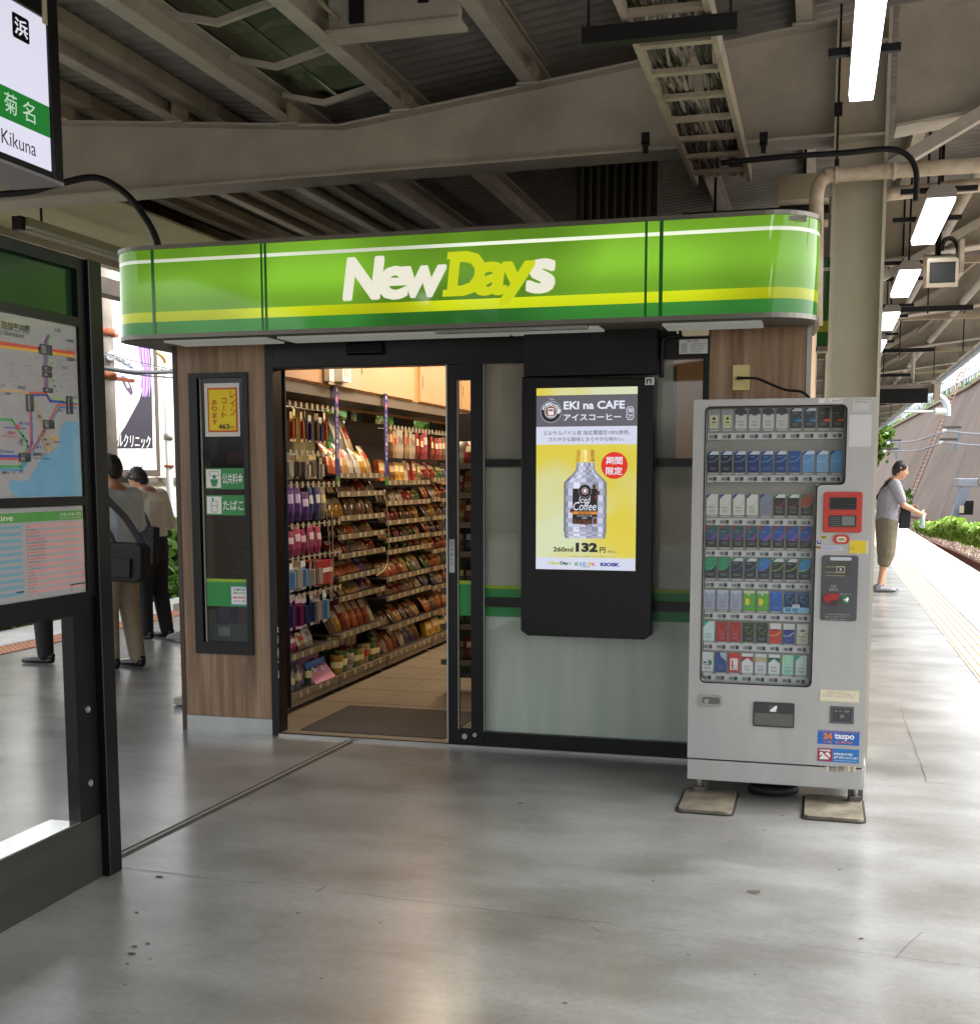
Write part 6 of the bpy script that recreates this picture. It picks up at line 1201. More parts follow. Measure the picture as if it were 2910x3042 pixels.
mb = MB(); mb.box(HX-.2, HX+.0, hy0, hy1, hz0-.012, hz0-.0005, mat('#77777c', .4, .4)); mb.build('bottom_cover', hg); mb = MB(); mb.tube([(HX-.1, hy1-.3, hz1), (HX-.1, hy1-.3, 3.9)], .02, BLACKM, 8); mb.build('hanger', hg); mb = MB(); mb.tube([(HX-.1, hy0+.3, hz1), (HX-.1, hy0+.3, 3.9)], .02, BLACKM, 8); mb.build('hanger', hg); mb = MB()
a = hs_(425, 80); mb.box(HX+.0005, HX+.004, a[0]-.012, a[0]+.012, a[1]-.05, a[1]+.06, mat('#a8a68c', .5)); mb.build('latch', hg)

# ------------------------------------------------------------------ people
def skinmesh(name, segs, vox, m, parent=None, smooth=4):
    """one continuous surface grown round tapered limbs: segs = (p0, p1, (rx0, ry0), (rx1, ry1), side)"""
    bm = bmesh.new()
    for s in segs:
        p0, p1 = Vector(s[0]), Vector(s[1]); r0 = s[2] if isinstance(s[2], tuple) else (s[2], s[2]); r1 = s[3] if isinstance(s[3], tuple) else (s[3], s[3])
        side = Vector(s[4]) if len(s) > 4 else Vector((0, 1, 0)); t = (p1-p0); L = t.length; t.normalize()
        a = (side-t*side.dot(t)).normalized() if abs(side.normalized().dot(t)) < .98 else t.orthogonal().normalized(); b = t.cross(a)
        rings = []; n = 14
        for k, f in ((-1, .05), (-.8, .6), (-.45, .89), (0, 1)): rings.append((p0+t*k*min(r0), r0, f))
        rings.append((p0.lerp(p1, .5), ((r0[0]+r1[0])/2, (r0[1]+r1[1])/2), 1))
        for k, f in ((0, 1), (.45, .89), (.8, .6), (1, .05)): rings.append((p1+t*k*min(r1), r1, f))
        vs = [[bm.verts.new(c+a*(r[0]*f*math.cos(2*math.pi*j/n))+b*(r[1]*f*math.sin(2*math.pi*j/n))) for j in range(n)] for c, r, f in rings]
        for i in range(len(vs)-1):
            for j in range(n): bm.faces.new((vs[i][j], vs[i][(j+1) % n], vs[i+1][(j+1) % n], vs[i+1][j]))
        bm.faces.new(list(reversed(vs[0]))); bm.faces.new(vs[-1])
    bmesh.ops.recalc_face_normals(bm, faces=bm.faces)
    me = bpy.data.meshes.new(name); bm.to_mesh(me); bm.free(); o = bpy.data.objects.new(name, me); COL.objects.link(o)
    r = o.modifiers.new('r', 'REMESH'); r.mode = 'VOXEL'; r.voxel_size = vox; r.use_smooth_shade = True
    sm = o.modifiers.new('s', 'SMOOTH'); sm.iterations = smooth; sm.factor = .5
    me2 = bpy.data.meshes.new_from_object(o.evaluated_get(bpy.context.evaluated_depsgraph_get())); me2.materials.clear(); me2.materials.append(m)
    o.modifiers.clear(); o.data = me2; bpy.data.meshes.remove(me)
    me2.polygons.foreach_set('use_smooth', [True]*len(me2.polygons))
    if parent: attach(o, parent)
    return o
SKIN = mat('#b98a6c', .55, var=.08, scale=20); HAIR = mat('#15110f', .45, bump=.6, bscale=90, stretch=(1, 1, .3))
def cloth(c, v=.18, b=.35, s=9): return mat(c, .8, var=v, scale=s, bump=b, bscale=14, dist=.03)
def person(label, x, y, fdir, H, shirt, trouser, shoe, head_fwd=.05, head_drop=0, lean=.0, feet=((.02, .1), (-.04, -.1)), armR=None, armL=None, long_sleeve=True, shorts=False, heavy=1.0, wide=1.0, extra=None, strapless=True, untucked=False, tie=None):
    """x, y: between the feet; fdir: heading in degrees; local axes f (forward), s (to the person's left)"""
    k = H/1.72; f = Vector((math.cos(R(fdir)), math.sin(R(fdir)), 0)); s = Vector((-f.y, f.x, 0)); O = Vector((x, y, 0))
    L = lambda a, b, c: O+f*a*k+s*b*k+Vector((0, 0, c*k))
    t = thing('person', label, 'person', O)
    hip = L(lean*.1, 0, .93); waist = L(lean*.25, 0, 1.06); chest = L(lean*.7, 0, 1.27); neckb = L(lean, 0, 1.42); nt_ = L(lean+head_fwd*.55, 0, 1.49-head_drop*.4); hd = L(lean+head_fwd, 0, 1.605-head_drop)
    w = heavy
    body = [(hip, waist, (.155*w*k, .105*w*k), (.14*w*k, .1*w*k), s), (waist, chest, (.14*w*k, .1*w*k), (.165*wide*k, .11*w*k), s), (chest, neckb, (.165*wide*k, .11*w*k), (.11*k, .07*k), s),
            (neckb, nt_, .056*k, .052*k), (nt_, hd-Vector((0, 0, .01)), .052*k, .06*k)]
    fw = (f*math.cos(.35+head_drop*6)-Vector((0, 0, 1))*math.sin(head_drop*6+.1)).normalized()
    up_ = s.cross(fw)*-1
    if up_.z < 0: up_ = -up_
    hc = hd
    body += [(hc-up_*.03*k-fw*.01*k, hc+up_*.03*k-fw*.01*k, (.074*k, .09*k), (.076*k, .095*k), s), (hc-up_*.075*k+fw*.035*k, hc-up_*.02*k+fw*.03*k, (.045*k, .045*k), (.06*k, .06*k), s),
             (hc-up_*.02*k+fw*.095*k, hc+up_*.012*k+fw*.085*k, .013*k, .009*k), (hc-up_*.055*k+fw*.078*k, hc-up_*.05*k+fw*.078*k, (.022*k, .01*k), (.02*k, .009*k), s)]
    for q_ in (1, -1): body.append((hc-up_*.028*k+s*q_*.078*k-fw*.01*k, hc+up_*.025*k+s*q_*.082*k-fw*.016*k, (.008*k, .014*k), (.01*k, .018*k), s))
    legs = []; shoes = []; tr_ = []
    for (ff, fs), sg in zip(feet, (1, -1)):
        h_ = hip+s*sg*.08*k-Vector((0, 0, .03)); ank = L(ff-.03, fs, .085); kn = h_.lerp(ank, .48)+f*.03*k
        body += [(h_, kn, .082*w*k, .052*k), (kn, ank, .05*k, .034*k)]
        if shorts: body.append((kn.lerp(ank, .15), kn.lerp(ank, .45), .056*k, .05*k))
        tr_ += [(h_, kn, .1*w*k, .078*w*k), (kn, ank+Vector((0, 0, .0)), .075*w*k, .066*k)] if not shorts else [(h_, kn, .112*w*k, .1*w*k), (kn, kn.lerp(ank, .24), .1*w*k, .08*w*k)]
        fa = f.copy(); heel = L(ff-.075, fs, .035); ball = L(ff+.09, fs, .032); toe = L(ff+.165, fs, .026)
        shoes.append([(heel, ball, (.036*k, .034*k), (.046*k, .03*k), s), (ball, toe, (.046*k, .03*k), (.034*k, .022*k), s), (heel+Vector((0, 0, .03*k)), L(ff-.03, fs, .085), .038*k, .036*k)])
    hands = []
    sl = []
    for sg, arm in ((1, armL), (-1, armR)):
        sh = neckb+s*sg*.165*wide*k-Vector((0, 0, .035*k))
        el, wr = (L(*arm[0]), L(*arm[1])) if arm else (sh+s*sg*.04*k-Vector((0, 0, .29*k))-f*.02, sh+s*sg*.04*k-Vector((0, 0, .54*k))+f*.06)
        body += [(sh-s*sg*.02*k, el, .05*k, .041*k), (el, wr, .04*k, .027*k)]
        sl += [(neckb-s*sg*.0+Vector((0, 0, -.03)), sh, .065*k, .068*w*k), (sh, sh.lerp(el, .98 if long_sleeve else .72), .068*w*k, .056*w*k)]
        if long_sleeve: sl.append((el, el.lerp(wr, .93), .056*k, .038*k))
        d = (wr-el).normalized(); side = s*sg; pal = wr+d*.05*k
        body.append((wr, wr+d*.075*k, (.02*k, .03*k), (.015*k, .036*k), side))
        n2 = d.cross(side).normalized()
        for j, (o_, l_) in enumerate(((-.03, .062), (-.01, .072), (.01, .07), (.029, .056))):
            b0 = wr+d*.08*k+n2*o_*k; c1 = (d*.8-side*.55).normalized(); c2 = (d*.3-side).normalized(); m1 = b0+c1*l_*.55*k
            body += [(b0, m1, .0092*k, .0085*k), (m1, m1+c2*l_*.45*k, .0085*k, .007*k)]
        b0 = wr+d*.03*k-n2*.028*k; body.append((b0, b0+(d*.6-n2*.6-side*.5).normalized()*.05*k, .0105*k, .0085*k))
    skinmesh('body', body, .0085*k, SKIN, t, 2)
    top = [(waist-Vector((0, 0, (.12 if untucked else .03)*k)), waist+Vector((0, 0, .02)), (.172*w*k, .128*w*k), (.16*w*k, .122*w*k), s), (waist, chest, (.162*w*k, .125*w*k), (.186*wide*k, .13*w*k), s), (chest, neckb-Vector((0, 0, .04*k)), (.186*wide*k, .13*w*k), (.135*wide*k, .085*k), s), (neckb-Vector((0, 0, .045*k)), neckb+Vector((0, 0, .012*k))+f*.012, (.085*k, .072*k), (.064*k, .062*k), s)]
    skinmesh('shirt', top+sl, .011*k, shirt, t, 3)
    skinmesh('trousers', [(hip-Vector((0, 0, .01)), waist-Vector((0, 0, .01*k)), (.168*w*k, .122*w*k), (.158*w*k, .118*w*k), s), (hip-Vector((0, 0, .08*k)), hip, (.165*w*k, .118*w*k), (.17*w*k, .12*w*k), s)]+tr_, .012*k, trouser, t, 3)
    for sg_ in shoes: skinmesh('shoe', sg_, .007*k, shoe, t, 2)
    hair = [(hc-up_*.0*k-fw*.03*k, hc+up_*.04*k-fw*.014*k, (.084*k, .086*k), (.081*k, .092*k), s), (hc-up_*.045*k-fw*.05*k, hc-up_*.0*k-fw*.045*k, (.066*k, .05*k), (.08*k, .066*k), s)]
    for q_ in (1, -1): hair.append((hc-up_*.02*k+s*q_*.07*k-fw*.03*k, hc+up_*.05*k+s*q_*.062*k+fw*.02*k, .02*k, .032*k))
    rh = random.Random(len(label))
    for _ in range(40):
        a_ = rh.uniform(-1, 1); b_ = rh.uniform(-1, 1); p_ = hc+up_*(.108-.045*(a_*a_+b_*b_)*.6)*k+s*a_*.055*k+fw*(b_*.06-.015)*k; hair.append((p_, p_+s*rh.uniform(-.02, .02)+fw*rh.uniform(-.02, .02)+up_*.012, .014*k, .006*k))
    skinmesh('hair', hair, .007*k, HAIR, t, 1)
    return t, dict(f=f, s=s, L=L, neckb=neckb, chest=chest, waist=waist, hip=hip, hd=hd)
DRK = cloth('#1b1b20', .2); SHO = mat('#141210', .25, coat=.3)
# man in the pale blue shirt
p2 = at(616/1.0*.6447/.6447*0+ (250+330*.377), 1280+1850*.377, 'Z', 0)
t2_, j2 = person('man in a pale blue shirt and tan trousers standing just behind the black board post', -5.33, 1.95, 168, 1.70, cloth('#cfe2f5', .08, .5), cloth('#a39a84', .1, .4), SHO, feet=((.04, .1), (-.04, -.1)), armR=((.02, -.26, 1.14), (.2, -.2, 1.02)), armL=((.02, .26, 1.14), (.2, .2, 1.0)), head_fwd=.06, head_drop=.01, heavy=1.08, wide=1.12)
def strap(pts, w, th, m, name='strap', parent=None, out=None):
    mb = MB(); pts = smoothpath(pts, 5)
    for i in range(len(pts)-1):
        a, b = pts[i], pts[i+1]; t = (b-a).normalized(); n = out or Vector((0, -1, 0)); sd_ = t.cross(n).normalized()*w/2
        n = n*th; mb.hexa([a-sd_, a+sd_, a+sd_+n, a-sd_+n, b-sd_, b+sd_, b+sd_+n, b-sd_+n], m)
    return mb.build(name, parent)
BAGM = mat('#121216', .7, var=.3, scale=14, bump=.25, bscale=60)
bag = thing('shoulder_bag', 'black briefcase bag hanging on a shoulder strap behind the man in the blue shirt', 'bag', (-5.12, 1.8, .78))
mb = MB(); mb.prism([(-5.42, .73), (-5.0, .71), (-4.95, .74), (-4.94, .98), (-4.98, 1.01), (-5.42, 1.02)], 'Y', 1.66, 1.8, BAGM); mb.build('pouch', bag, bevel=.018)
mb = MB(); mb.prism([(-5.4, .76), (-5.04, .75), (-5.03, .9), (-5.4, .91)], 'Y', 1.64, 1.659, BAGM); mb.build('front_pocket', bag, bevel=.006)
strap([(-5.37, 1.72, 1.0), (-5.33, 1.71, 1.1), (-5.25, 1.71, 1.1), (-5.2, 1.72, 1.0)], .03, .012, BAGM, 'handle', bag)
strap([(-5.47, 1.86, 1.43), (-5.38, 1.78, 1.42), (-5.25, 1.765, 1.31), (-5.12, 1.77, 1.18), (-4.98, 1.76, .98)], .05, .012, BAGM, 'strap', bag)
# man in the white shirt looking down
t3_, j3 = person('man in a white shirt and black trousers looking down near the left platform edge', -6.0, 3.55, 172, 1.66, cloth('#f2efe6', .06, .5), DRK, SHO, feet=((.05, .09), (-.04, -.1)), lean=.03, head_fwd=.12, head_drop=.06, armR=((.0, -.28, 1.1), (.26, -.16, 1.12)), armL=((.02, .26, 1.1), (.26, .1, 1.14)), heavy=1.12, wide=1.15)
mb = MB(); c_ = j3['L'](.33, -.06, 1.13); mb.box(c_.x-.07, c_.x+.07, c_.y-.035, c_.y+.035, c_.z-.006, c_.z+.006, BLACK); tag(mb.build('mobile_phone', bevel=.004), 'dark phone held by the man in the white shirt', 'phone')
bag3 = thing('briefcase', 'black bag held at the side by the man in the white shirt', 'bag', (-5.95, 3.3, .9))
mb = MB(); mb.prism([(-6.02, .72), (-5.8, .72), (-5.78, 1.06), (-6.0, 1.08)], 'Y', 3.24, 3.34, BAGM); mb.build('pouch', bag3, bevel=.012); strap([(-5.97, 3.3, 1.07), (-5.93, 3.29, 1.2), (-5.86, 3.3, 1.07)], .03, .01, BAGM, 'strap', bag3)
# man hidden by the board, only his legs show
t1_, j1 = person('man in a dark suit hidden behind the board, only trousers and black shoes showing', -6.06, 2.1, 184, 1.72, cloth('#24262e', .15), DRK, SHO, feet=((.02, .14), (-.24, -.16)), heavy=1.12)
# man with the bottle, far right
GT = cloth('#8d8b92', .14, .5)
t4_, j4 = person('man in a grey polo shirt and khaki shorts holding a bottle on the bright platform', .84, 10.15, 8, 1.74, GT, cloth('#6d6450', .15, .5), mat('#77777a', .6, var=.3, scale=30), feet=((.02, .09), (-.04, -.08)), lean=.06, head_fwd=.1, head_drop=.03, armR=((.17, -.2, 1.13), (.38, -.12, 1.03)), armL=((.1, .24, 1.12), (.3, .2, 1.1)), long_sleeve=False, shorts=True, heavy=1.16, wide=1.08, untucked=True)
L4 = j4['L']
mb = MB(); c_ = L4(.43, -.1, .0); gm = glass((.85, .95, .97), .12)
mb.tube([(c_.x, c_.y, .84*1.01), (c_.x, c_.y, .85), (c_.x, c_.y, .99), (c_.x, c_.y, 1.03), (c_.x, c_.y, 1.06)], [.028, .034, .034, .015, .014], mat('#a9bcc2', .15, coat=1), 14)
tb = thing('water_bottle', 'clear plastic bottle in the hand of the man in khaki shorts', 'bottle', (c_.x, c_.y, .85)); mb.build('bottle', tb); mb = MB(); mb.tube([(c_.x, c_.y, 1.06), (c_.x, c_.y, 1.08)], .016, WHITE, 12); mb.build('cap', tb)
b4 = thing('sling_bag', 'black sling bag hanging in front of the man with the bottle', 'bag', tuple(L4(.16, .05, .9)))
mb = MB(); a = L4(.15, -.03, 0); mb.prism([(a.x, .84), (a.x+.14, .84), (a.x+.145, 1.1), (a.x+.02, 1.17)], 'Y', 10.05, 10.13, BAGM); mb.build('pouch', b4, bevel=.015)
strap([L4(-.13, .05, 1.2), L4(-.07, -.06, 1.33), L4(0, -.1, 1.44), L4(.06, -.13, 1.44)], .04, .01, BAGM, 'strap', b4)

# bench poking out behind the left corner of the shop
bn = thing('platform_bench', 'bench half hidden behind the left corner of the shop, beige seat edge showing', 'bench', (-3.95, 1.2, 0))
mb = MB(); p = at(512, 1802, 'Y', 1.9); mb.box(p.x, p.x+.42, 1.9, 2.7, p.z-.03, p.z+.02, mat('#c2b9a4', .6)); mb.build('seat', bn, bevel=.008)
mb = MB(); mb.box(p.x+.1, p.x+.16, 2.0, 2.06, .0, p.z-.031, BLACK); mb.build('leg', bn); mb = MB(); mb.box(p.x+.25, p.x+.31, 2.6, 2.66, 0, p.z-.031, BLACK); mb.build('leg', bn)
mb = MB(); c_ = at(536, 2098, 'Z', 0); mb.box(c_.x-.05, c_.x+.12, c_.y, c_.y+.2, .006, .05, mat('#a9a49a', .5)); mb.box(c_.x-.03, c_.x+.1, c_.y+.03, c_.y+.17, .0, .0055, BLACKM); tag(mb.build('door_stop'), 'small pale block on the floor at the back left corner of the shop', 'block')
mb = MB(); c_ = at(535, 1905, 'Z', 0); mb.prism([(c_.x-.16, .01), (c_.x+.1, .01), (c_.x+.1, .12), (c_.x+.0, .1), (c_.x-.14, .05)], 'Y', c_.y, c_.y+.09, mat('#8f8c86', .6)); tag(mb.build('grey_shoe', bevel=.012), 'grey shoe showing past the left edge of the shop', 'shoe')

# ------------------------------------------------------------------ foliage helpers
LEAFC = ['#5f8a2c', '#4c7a26', '#7ba03a', '#3a6420', '#8fae48']
def leafmat(c):
    key = ('leaf', c)
    if key in MC: return MC[key]
    m = bpy.data.materials.new('leaf'); m.use_nodes = True; n = m.node_tree; b = n.nodes['Principled BSDF']; b.inputs['Base Color'].default_value = (*[x*.8 for x in lin(c)], 1); b.inputs['Roughness'].default_value = .55
    t = n.nodes.new('ShaderNodeBsdfTranslucent'); t.inputs[0].default_value = (*lin(c), 1); mx = n.nodes.new('ShaderNodeMixShader'); mx.inputs[0].default_value = .3
    n.links.new(b.outputs[0], mx.inputs[1]); n.links.new(t.outputs[0], mx.inputs[2]); n.links.new(mx.outputs[0], n.nodes['Material Output'].inputs[0]); MC[key] = m; return m
LM = [leafmat(c) for c in LEAFC]
def leaf(mb, c, s, rnd, flat=.5):
    n = Vector((rnd.gauss(0, 1), rnd.gauss(0, 1), rnd.gauss(flat, .6))).normalized(); a = n.orthogonal().normalized(); b = n.cross(a); q = rnd.uniform(0, 6.28); a, b = a*math.cos(q)+b*math.sin(q), b*math.cos(q)-a*math.sin(q)
    m = LM[rnd.randrange(5)]; c = Vector(c)
    mb.face([c-a*s*.5, c-a*s*.15+b*s*.42+n*s*.08, c+a*s*.3+b*s*.3, c+a*s*.62-n*s*.05, c+a*s*.3-b*s*.3, c-a*s*.15-b*s*.42+n*s*.08], m)
def bank(name, label, x0, x1, y0, y1, h, n, s, seed, zb=-.9, kind='stuff'):
    rnd = random.Random(seed); mb = MB()
    for _ in range(n):
        y = rnd.uniform(y0, y1); u = rnd.random(); x = x0+(x1-x0)*u
        top = zb+h*(.55+.25*math.sin(y*1.3+seed)+.2*math.sin(y*3.1+x*2))*(.55+.45*abs(math.sin(math.pi*min(1, u+.15))))
        z = top-abs(rnd.gauss(0, .14)) if rnd.random() < .75 else rnd.uniform(zb, max(zb+.01, top)); leaf(mb, (x+rnd.uniform(-.1, .1), y, z), s*rnd.uniform(.6, 1.3), rnd, .8)
    tag(mb.build(name), label, 'plants', kind=kind)
# ------------------------------------------------------------------ left of the platform
mb = MB(); mb.box(-300, PLX0-.001, -60, 300, -1.4, -1.1, mat('#6f6557', .95, var=.4, scale=3, bump=.6, bscale=20)); mb.box(PLX1+.001, 300, -60, 300, -1.4, -1.1, mat('#7a6a5c', .95, var=.4, scale=9, bump=1, bscale=25)); mb.box(-300, 300, -300, 700, -1.6, -1.5, mat('#6f6557', .95)); struct('ground', mb)
bank('vine_bank', 'bright green leafy vines growing right beside the left platform edge', -9.6, -7.8, 3.2, 13, 2.55, 12000, .17, 2, zb=-1.0)
bank('vine_bank', 'low leafy weeds seen under the board beyond the left platform edge', -9.8, -7.9, -1, 3.2, 1.75, 4500, .13, 3, zb=-1.0)
WALLC = mat('#d0c8b6', .85, var=.25, scale=1.5, bump=.2, stretch=(1, 1, .3))
wl = thing('concrete_wall', 'tall beige concrete panel wall behind the billboard left of the platform', 'wall', (-10.3, 9, -1.1))
for i in range(6): y = 4+i*1.42; mb = MB(); mb.box(-10.42, -10.3, y, y+1.405, -1.1, 3.32+.0, WALLC); mb.build('wall_panel', wl)
mb = MB(); mb.box(-10.3, -10.24, 4, 12.4, 1.42, 1.5, mat('#5c544c', .6)); mb.build('rail', wl)
def poleX(u, X, z0, z1, r, name, label, m, cat): c = at(u, 1300, 'X', X); mb = MB(); mb.tube([(X, c.y, z0), (X, c.y, z1)], [r, r*.9], m, 14); return c, mb
c, mb = poleX(500, -10.1, -1.1, 3.3, .06, '', '', mat('#d0d4d8', .4), 'pipe'); mb.tube(smoothpath([(-10.1, c.y, 3.25), (-10.1, c.y-.1, 3.4), (-10.1, c.y-.5, 3.5)]), .03, mat('#c79a5a', .5), 8); mb.tube([(-10.1, c.y, 2.1), (-10.1, c.y, 2.2)], .075, GREYM, 12); mb.tube([(-10.1, c.y, 1.66), (-10.1, c.y, 1.7)], .08, RUST, 12)
tag(mb.build('drain_pipe'), 'white vertical drain pipe on the concrete wall left of the shop', 'pipe')
bb = thing('billboard', 'white billboard with a purple haired face close-up above black lettering', 'billboard', (-10.05, 9.7, 1.5))
def b4p(u, v): p = at(u*.4079, 700+v*.408, 'X', -10.05); return p.y, p.z
PBB = Plane((-10.05, 0, 0), (0, 1, 0)); bw0 = b4p(800, 900)[0]-2.6; bw1 = b4p(1117, 900)[0]; bz1 = b4p(1000, 760)[1]; bz0 = b4p(1000, 1705)[1]
mb = MB(); mb.box(-10.12, -10.051, bw0, bw1, bz0, bz1, WHITE); mb.build('board', bb); mb = MB(); mb.box(-10.14, -10.04, bw1, bw1+.09, bz0-.1, bz1+.03, mat('#4a4038', .6)); mb.box(-10.14, -10.04, bw0-.1, bw1, bz0-.1, bz0-.001, mat('#4a4038', .6)); mb.build('frame', bb)
mb = MB(); bp_ = lambda pts, d, c: PBB.poly(mb, [b4p(*k_) for k_ in pts], d, mat(c, .5))
bp_([(480, 770), (1082, 790), (1112, 1548), (480, 1548)], .003, '#eee6f2')
bp_([(905, 1395), (1010, 1200), (1060, 1050), (1090, 800), (1100, 900), (1112, 1548), (830, 1548), (880, 1430)], .005, '#2a2630')
bp_([(1000, 790), (1082, 795), (1095, 1100), (1050, 1180), (1020, 1080), (1045, 980), (1015, 900)], .007, '#8a5cc0')
for i in range(9): u = 1015+i*8; ml_ = [b4p(u, 800+i*5), b4p(u+14, 1000), b4p(u+4, 1170)]; PBB.line(mb, ml_, .008, .009, mat(['#c9a8e4', '#5c3a96', '#e6dcf2'][i % 3], .5))
bp_([(885, 1040), (915, 1040), (950, 1085), (968, 1140), (955, 1165), (920, 1120), (895, 1080)], .007, '#4a3c50'); bp_([(905, 1062), (925, 1068), (940, 1100), (925, 1110)], .009, '#efe8f4'); bp_([(835, 1010), (900, 1020), (960, 1065), (905, 1035)], .009, '#6a5a78')
for i in range(7): PBB.line(mb, [b4p(900+i*9, 1090+i*11), b4p(888+i*11, 1112+i*11)], .008, .009, mat('#2a2630', .5))
PBB.text(mb, 'ルクリニック', b4p(850, 1500)[0], b4p(1000, 1548)[1], b4p(1092, 1500)[0], b4p(1000, 1450)[1], .008, BLACKM, .03, .15); PBB.text(mb, 'ルクリニック', b4p(850, 1500)[0], b4p(1000, 1545)[1], b4p(1092, 1500)[0], b4p(1000, 1453)[1], .011, WHITE, .0, .15)
for i in range(7): PBB.text(mb, 'きれいになる'[i % 6], b4p(895+i*30, 1600)[0], b4p(1000, 1625)[1], b4p(912+i*30, 1600)[0], b4p(1000, 1585)[1], .004, mat('#b5b0b8', .5))
mb.build('artwork', bb)
up_ = thing('utility_pole', 'weathered grey utility pole with rusty bands and insulators left of the shop', 'utility pole', (-9.3, at(312, 1300, 'X', -9.3).y, -1.1))
cy = at(312, 1300, 'X', -9.3).y
mb = MB(); mb.tube([(-9.3, cy, -1.1), (-9.3, cy, 9)], [.17, .13], mat('#8b8378', .85, var=.3, scale=3, bump=.2), 20); mb.build('pole', up_)
for v in (1000, 1128): z = at(312, v, 'X', -9.3).z; mb = MB(); mb.tube([(-9.3, cy, z), (-9.3, cy, z+.09)], .18, RUST, 20); mb.box(-9.26, -9.2, cy, cy+.62 if v > 1100 else cy+.25, z, z+.05, RUST); mb.build('band', up_)
mb = MB(); z = at(312, 1060, 'X', -9.3).z
for i in range(4): mb.tube([(-9.1, cy-.1+i*.14, z-i*.03), (-9.1, cy-.02+i*.14, z-i*.03-.02)], [.07 if i == 0 else .035, .03], mat('#c4ccd2', .3), 12)
mb.tube([(-9.1, cy-.3, z), (-9.1, cy+1.6, z-.1)], .01, GREYM, 6); mb.build('insulator', up_)
def cabl(v0, v1, v2, r, l):
    pts = [(-9.05, at(u, v, 'X', -9.05).y, at(u, v, 'X', -9.05).z) for u, v in ((285, v0), (400, v1), (520, v2))]; tubething('overhead_cable', l, 'cable', smoothpath(pts, 5), r, mat('#3a3a3e', .6), 6, 'cables beside the utility pole')
cabl(1088, 1105, 1104, .03, 'thick dark overhead cable crossing the billboard face'); cabl(1092, 1112, 1122, .012, 'thin dark cable just below the thick one across the billboard'); cabl(1042, 1072, 1100, .008, 'thin pale cable sloping down above the thick one')
gz = at(300, 850, 'X', -7.5).z; mb = MB(); mb.box(-7.6, -7.4, 2, 40, gz-.09, gz+.08, mat('#4d443c', .7, var=.3)); mb.box(-7.7, -7.601, 2, 40, gz-.02, gz+.03, mat('#6a6056', .7)); tag(mb.build('overhead_girder'), 'dark weathered girder running beyond the left eave above the track', 'girder')
# trees beyond the left wall
def tree(label, x, y, h, r, seed, zb=-1.1, n=2600, s=.34):
    rnd = random.Random(seed); t = thing('tree', label, 'tree', (x, y, zb), 'trees left of the station')
    mb = MB(); mb.tube(smoothpath([(x, y, zb), (x+.1, y, zb+h*.3), (x-.1, y+.1, zb+h*.75)], 3), [.16-.012*i for i in range(7)], mat('#4a3c2c', .9, var=.3), 8)
    for k_ in range(6): a_ = k_*1.05; mb.tube([(x, y, zb+h*.4), (x+math.cos(a_)*r*.7, y+math.sin(a_)*r*.7, zb+h*.75)], [.07, .02], mat('#4a3c2c', .9, var=.3), 6)
    mb.build('trunk', t); mb = MB(); cl = [(rnd.gauss(0, r*.45), rnd.gauss(0, r*.45), rnd.uniform(.35, 1)*h, rnd.uniform(.25, .5)*r) for _ in range(26)]
    for _ in range(n):
        a_ = rnd.choice(cl); d = Vector((rnd.gauss(0, 1), rnd.gauss(0, 1), rnd.gauss(0, 1))).normalized()*a_[3]*rnd.uniform(.6, 1); leaf(mb, (x+a_[0]+d.x, y+a_[1]+d.y, zb+a_[2]+d.z), s*rnd.uniform(.6, 1.3), rnd)
    mb.build('crown', t)
for i, (x, y, h, r, l) in enumerate(((-11.0, 21, 6.5, 2.0, 'leafy tree filling the first shop side window'), (-11.5, 24.5, 7, 2.2, 'leafy tree between the shop side windows'), (-11.6, 28.5, 7.2, 2.4, 'leafy tree seen through the far shop side window'), (-12.5, 33, 8, 2.6, 'tall leafy tree farthest along the left track'))): tree(l, x, y, h, r, 20+i)

# ------------------------------------------------------------------ right of the platform: track, retaining wall, bank
def rail(name, X, label):
    mb = MB(); m = mat('#7a4030', .7, .3, var=.4, scale=8)
    pts = [(X-.00045*(y-5)**2 if y > 5 else X, y) for y in range(-10, 86, 5)]
    for (xa, ya), (xb, yb) in zip(pts, pts[1:]):
        mb.hexa([(xa-.035, ya, -1.0), (xa+.035, ya, -1.0), (xb+.035, yb, -1.0), (xb-.035, yb, -1.0), (xa-.03, ya, -.85), (xa+.03, ya, -.85), (xb+.03, yb, -.85), (xb-.03, yb, -.85)], m)
    tag(mb.build(name), label, 'rail', 'rails of the track on the right')
rail('rail', 3.4, 'near rail beside the right platform edge'); rail('rail', 4.5, 'second rail of the near track'); rail('rail', 7.2, 'rusty rail below the leafy bank'); 
mb = MB(); m_ = mat('#6b5a4c', .9, var=.3)
for i in range(110): y = 2+i*.7; x = 3.95-.00045*(y-5)**2; mb.box(x-1.1, x+1.1, y, y+.22, -1.1, -1.0, m_)
tag(mb.build('sleepers'), 'weathered sleepers under the near track rails', 'sleepers', kind='stuff')
rnd = random.Random(9); mb = MB(); gm_ = [mat(c, .9) for c in ('#8a7466', '#6b5648', '#a08c7c', '#54443a')]
for _ in range(9000):
    y = rnd.uniform(8, 60); x = rnd.uniform(2.5, 8.5)-.00045*(y-5)**2; r = rnd.uniform(.03, .07); c = Vector((x, y, -1.09+rnd.uniform(0, .05)))
    mb.face([c+Vector((r, 0, 0)), c+Vector((0, r, .02)), c+Vector((0, 0, r))], rnd.choice(gm_)); mb.face([c+Vector((-r, 0, 0)), c+Vector((0, -r, .02)), c+Vector((0, 0, r))], rnd.choice(gm_)); mb.face([c+Vector((r, 0, 0)), c+Vector((0, -r, 0)), c+Vector((0, 0, r))], rnd.choice(gm_))
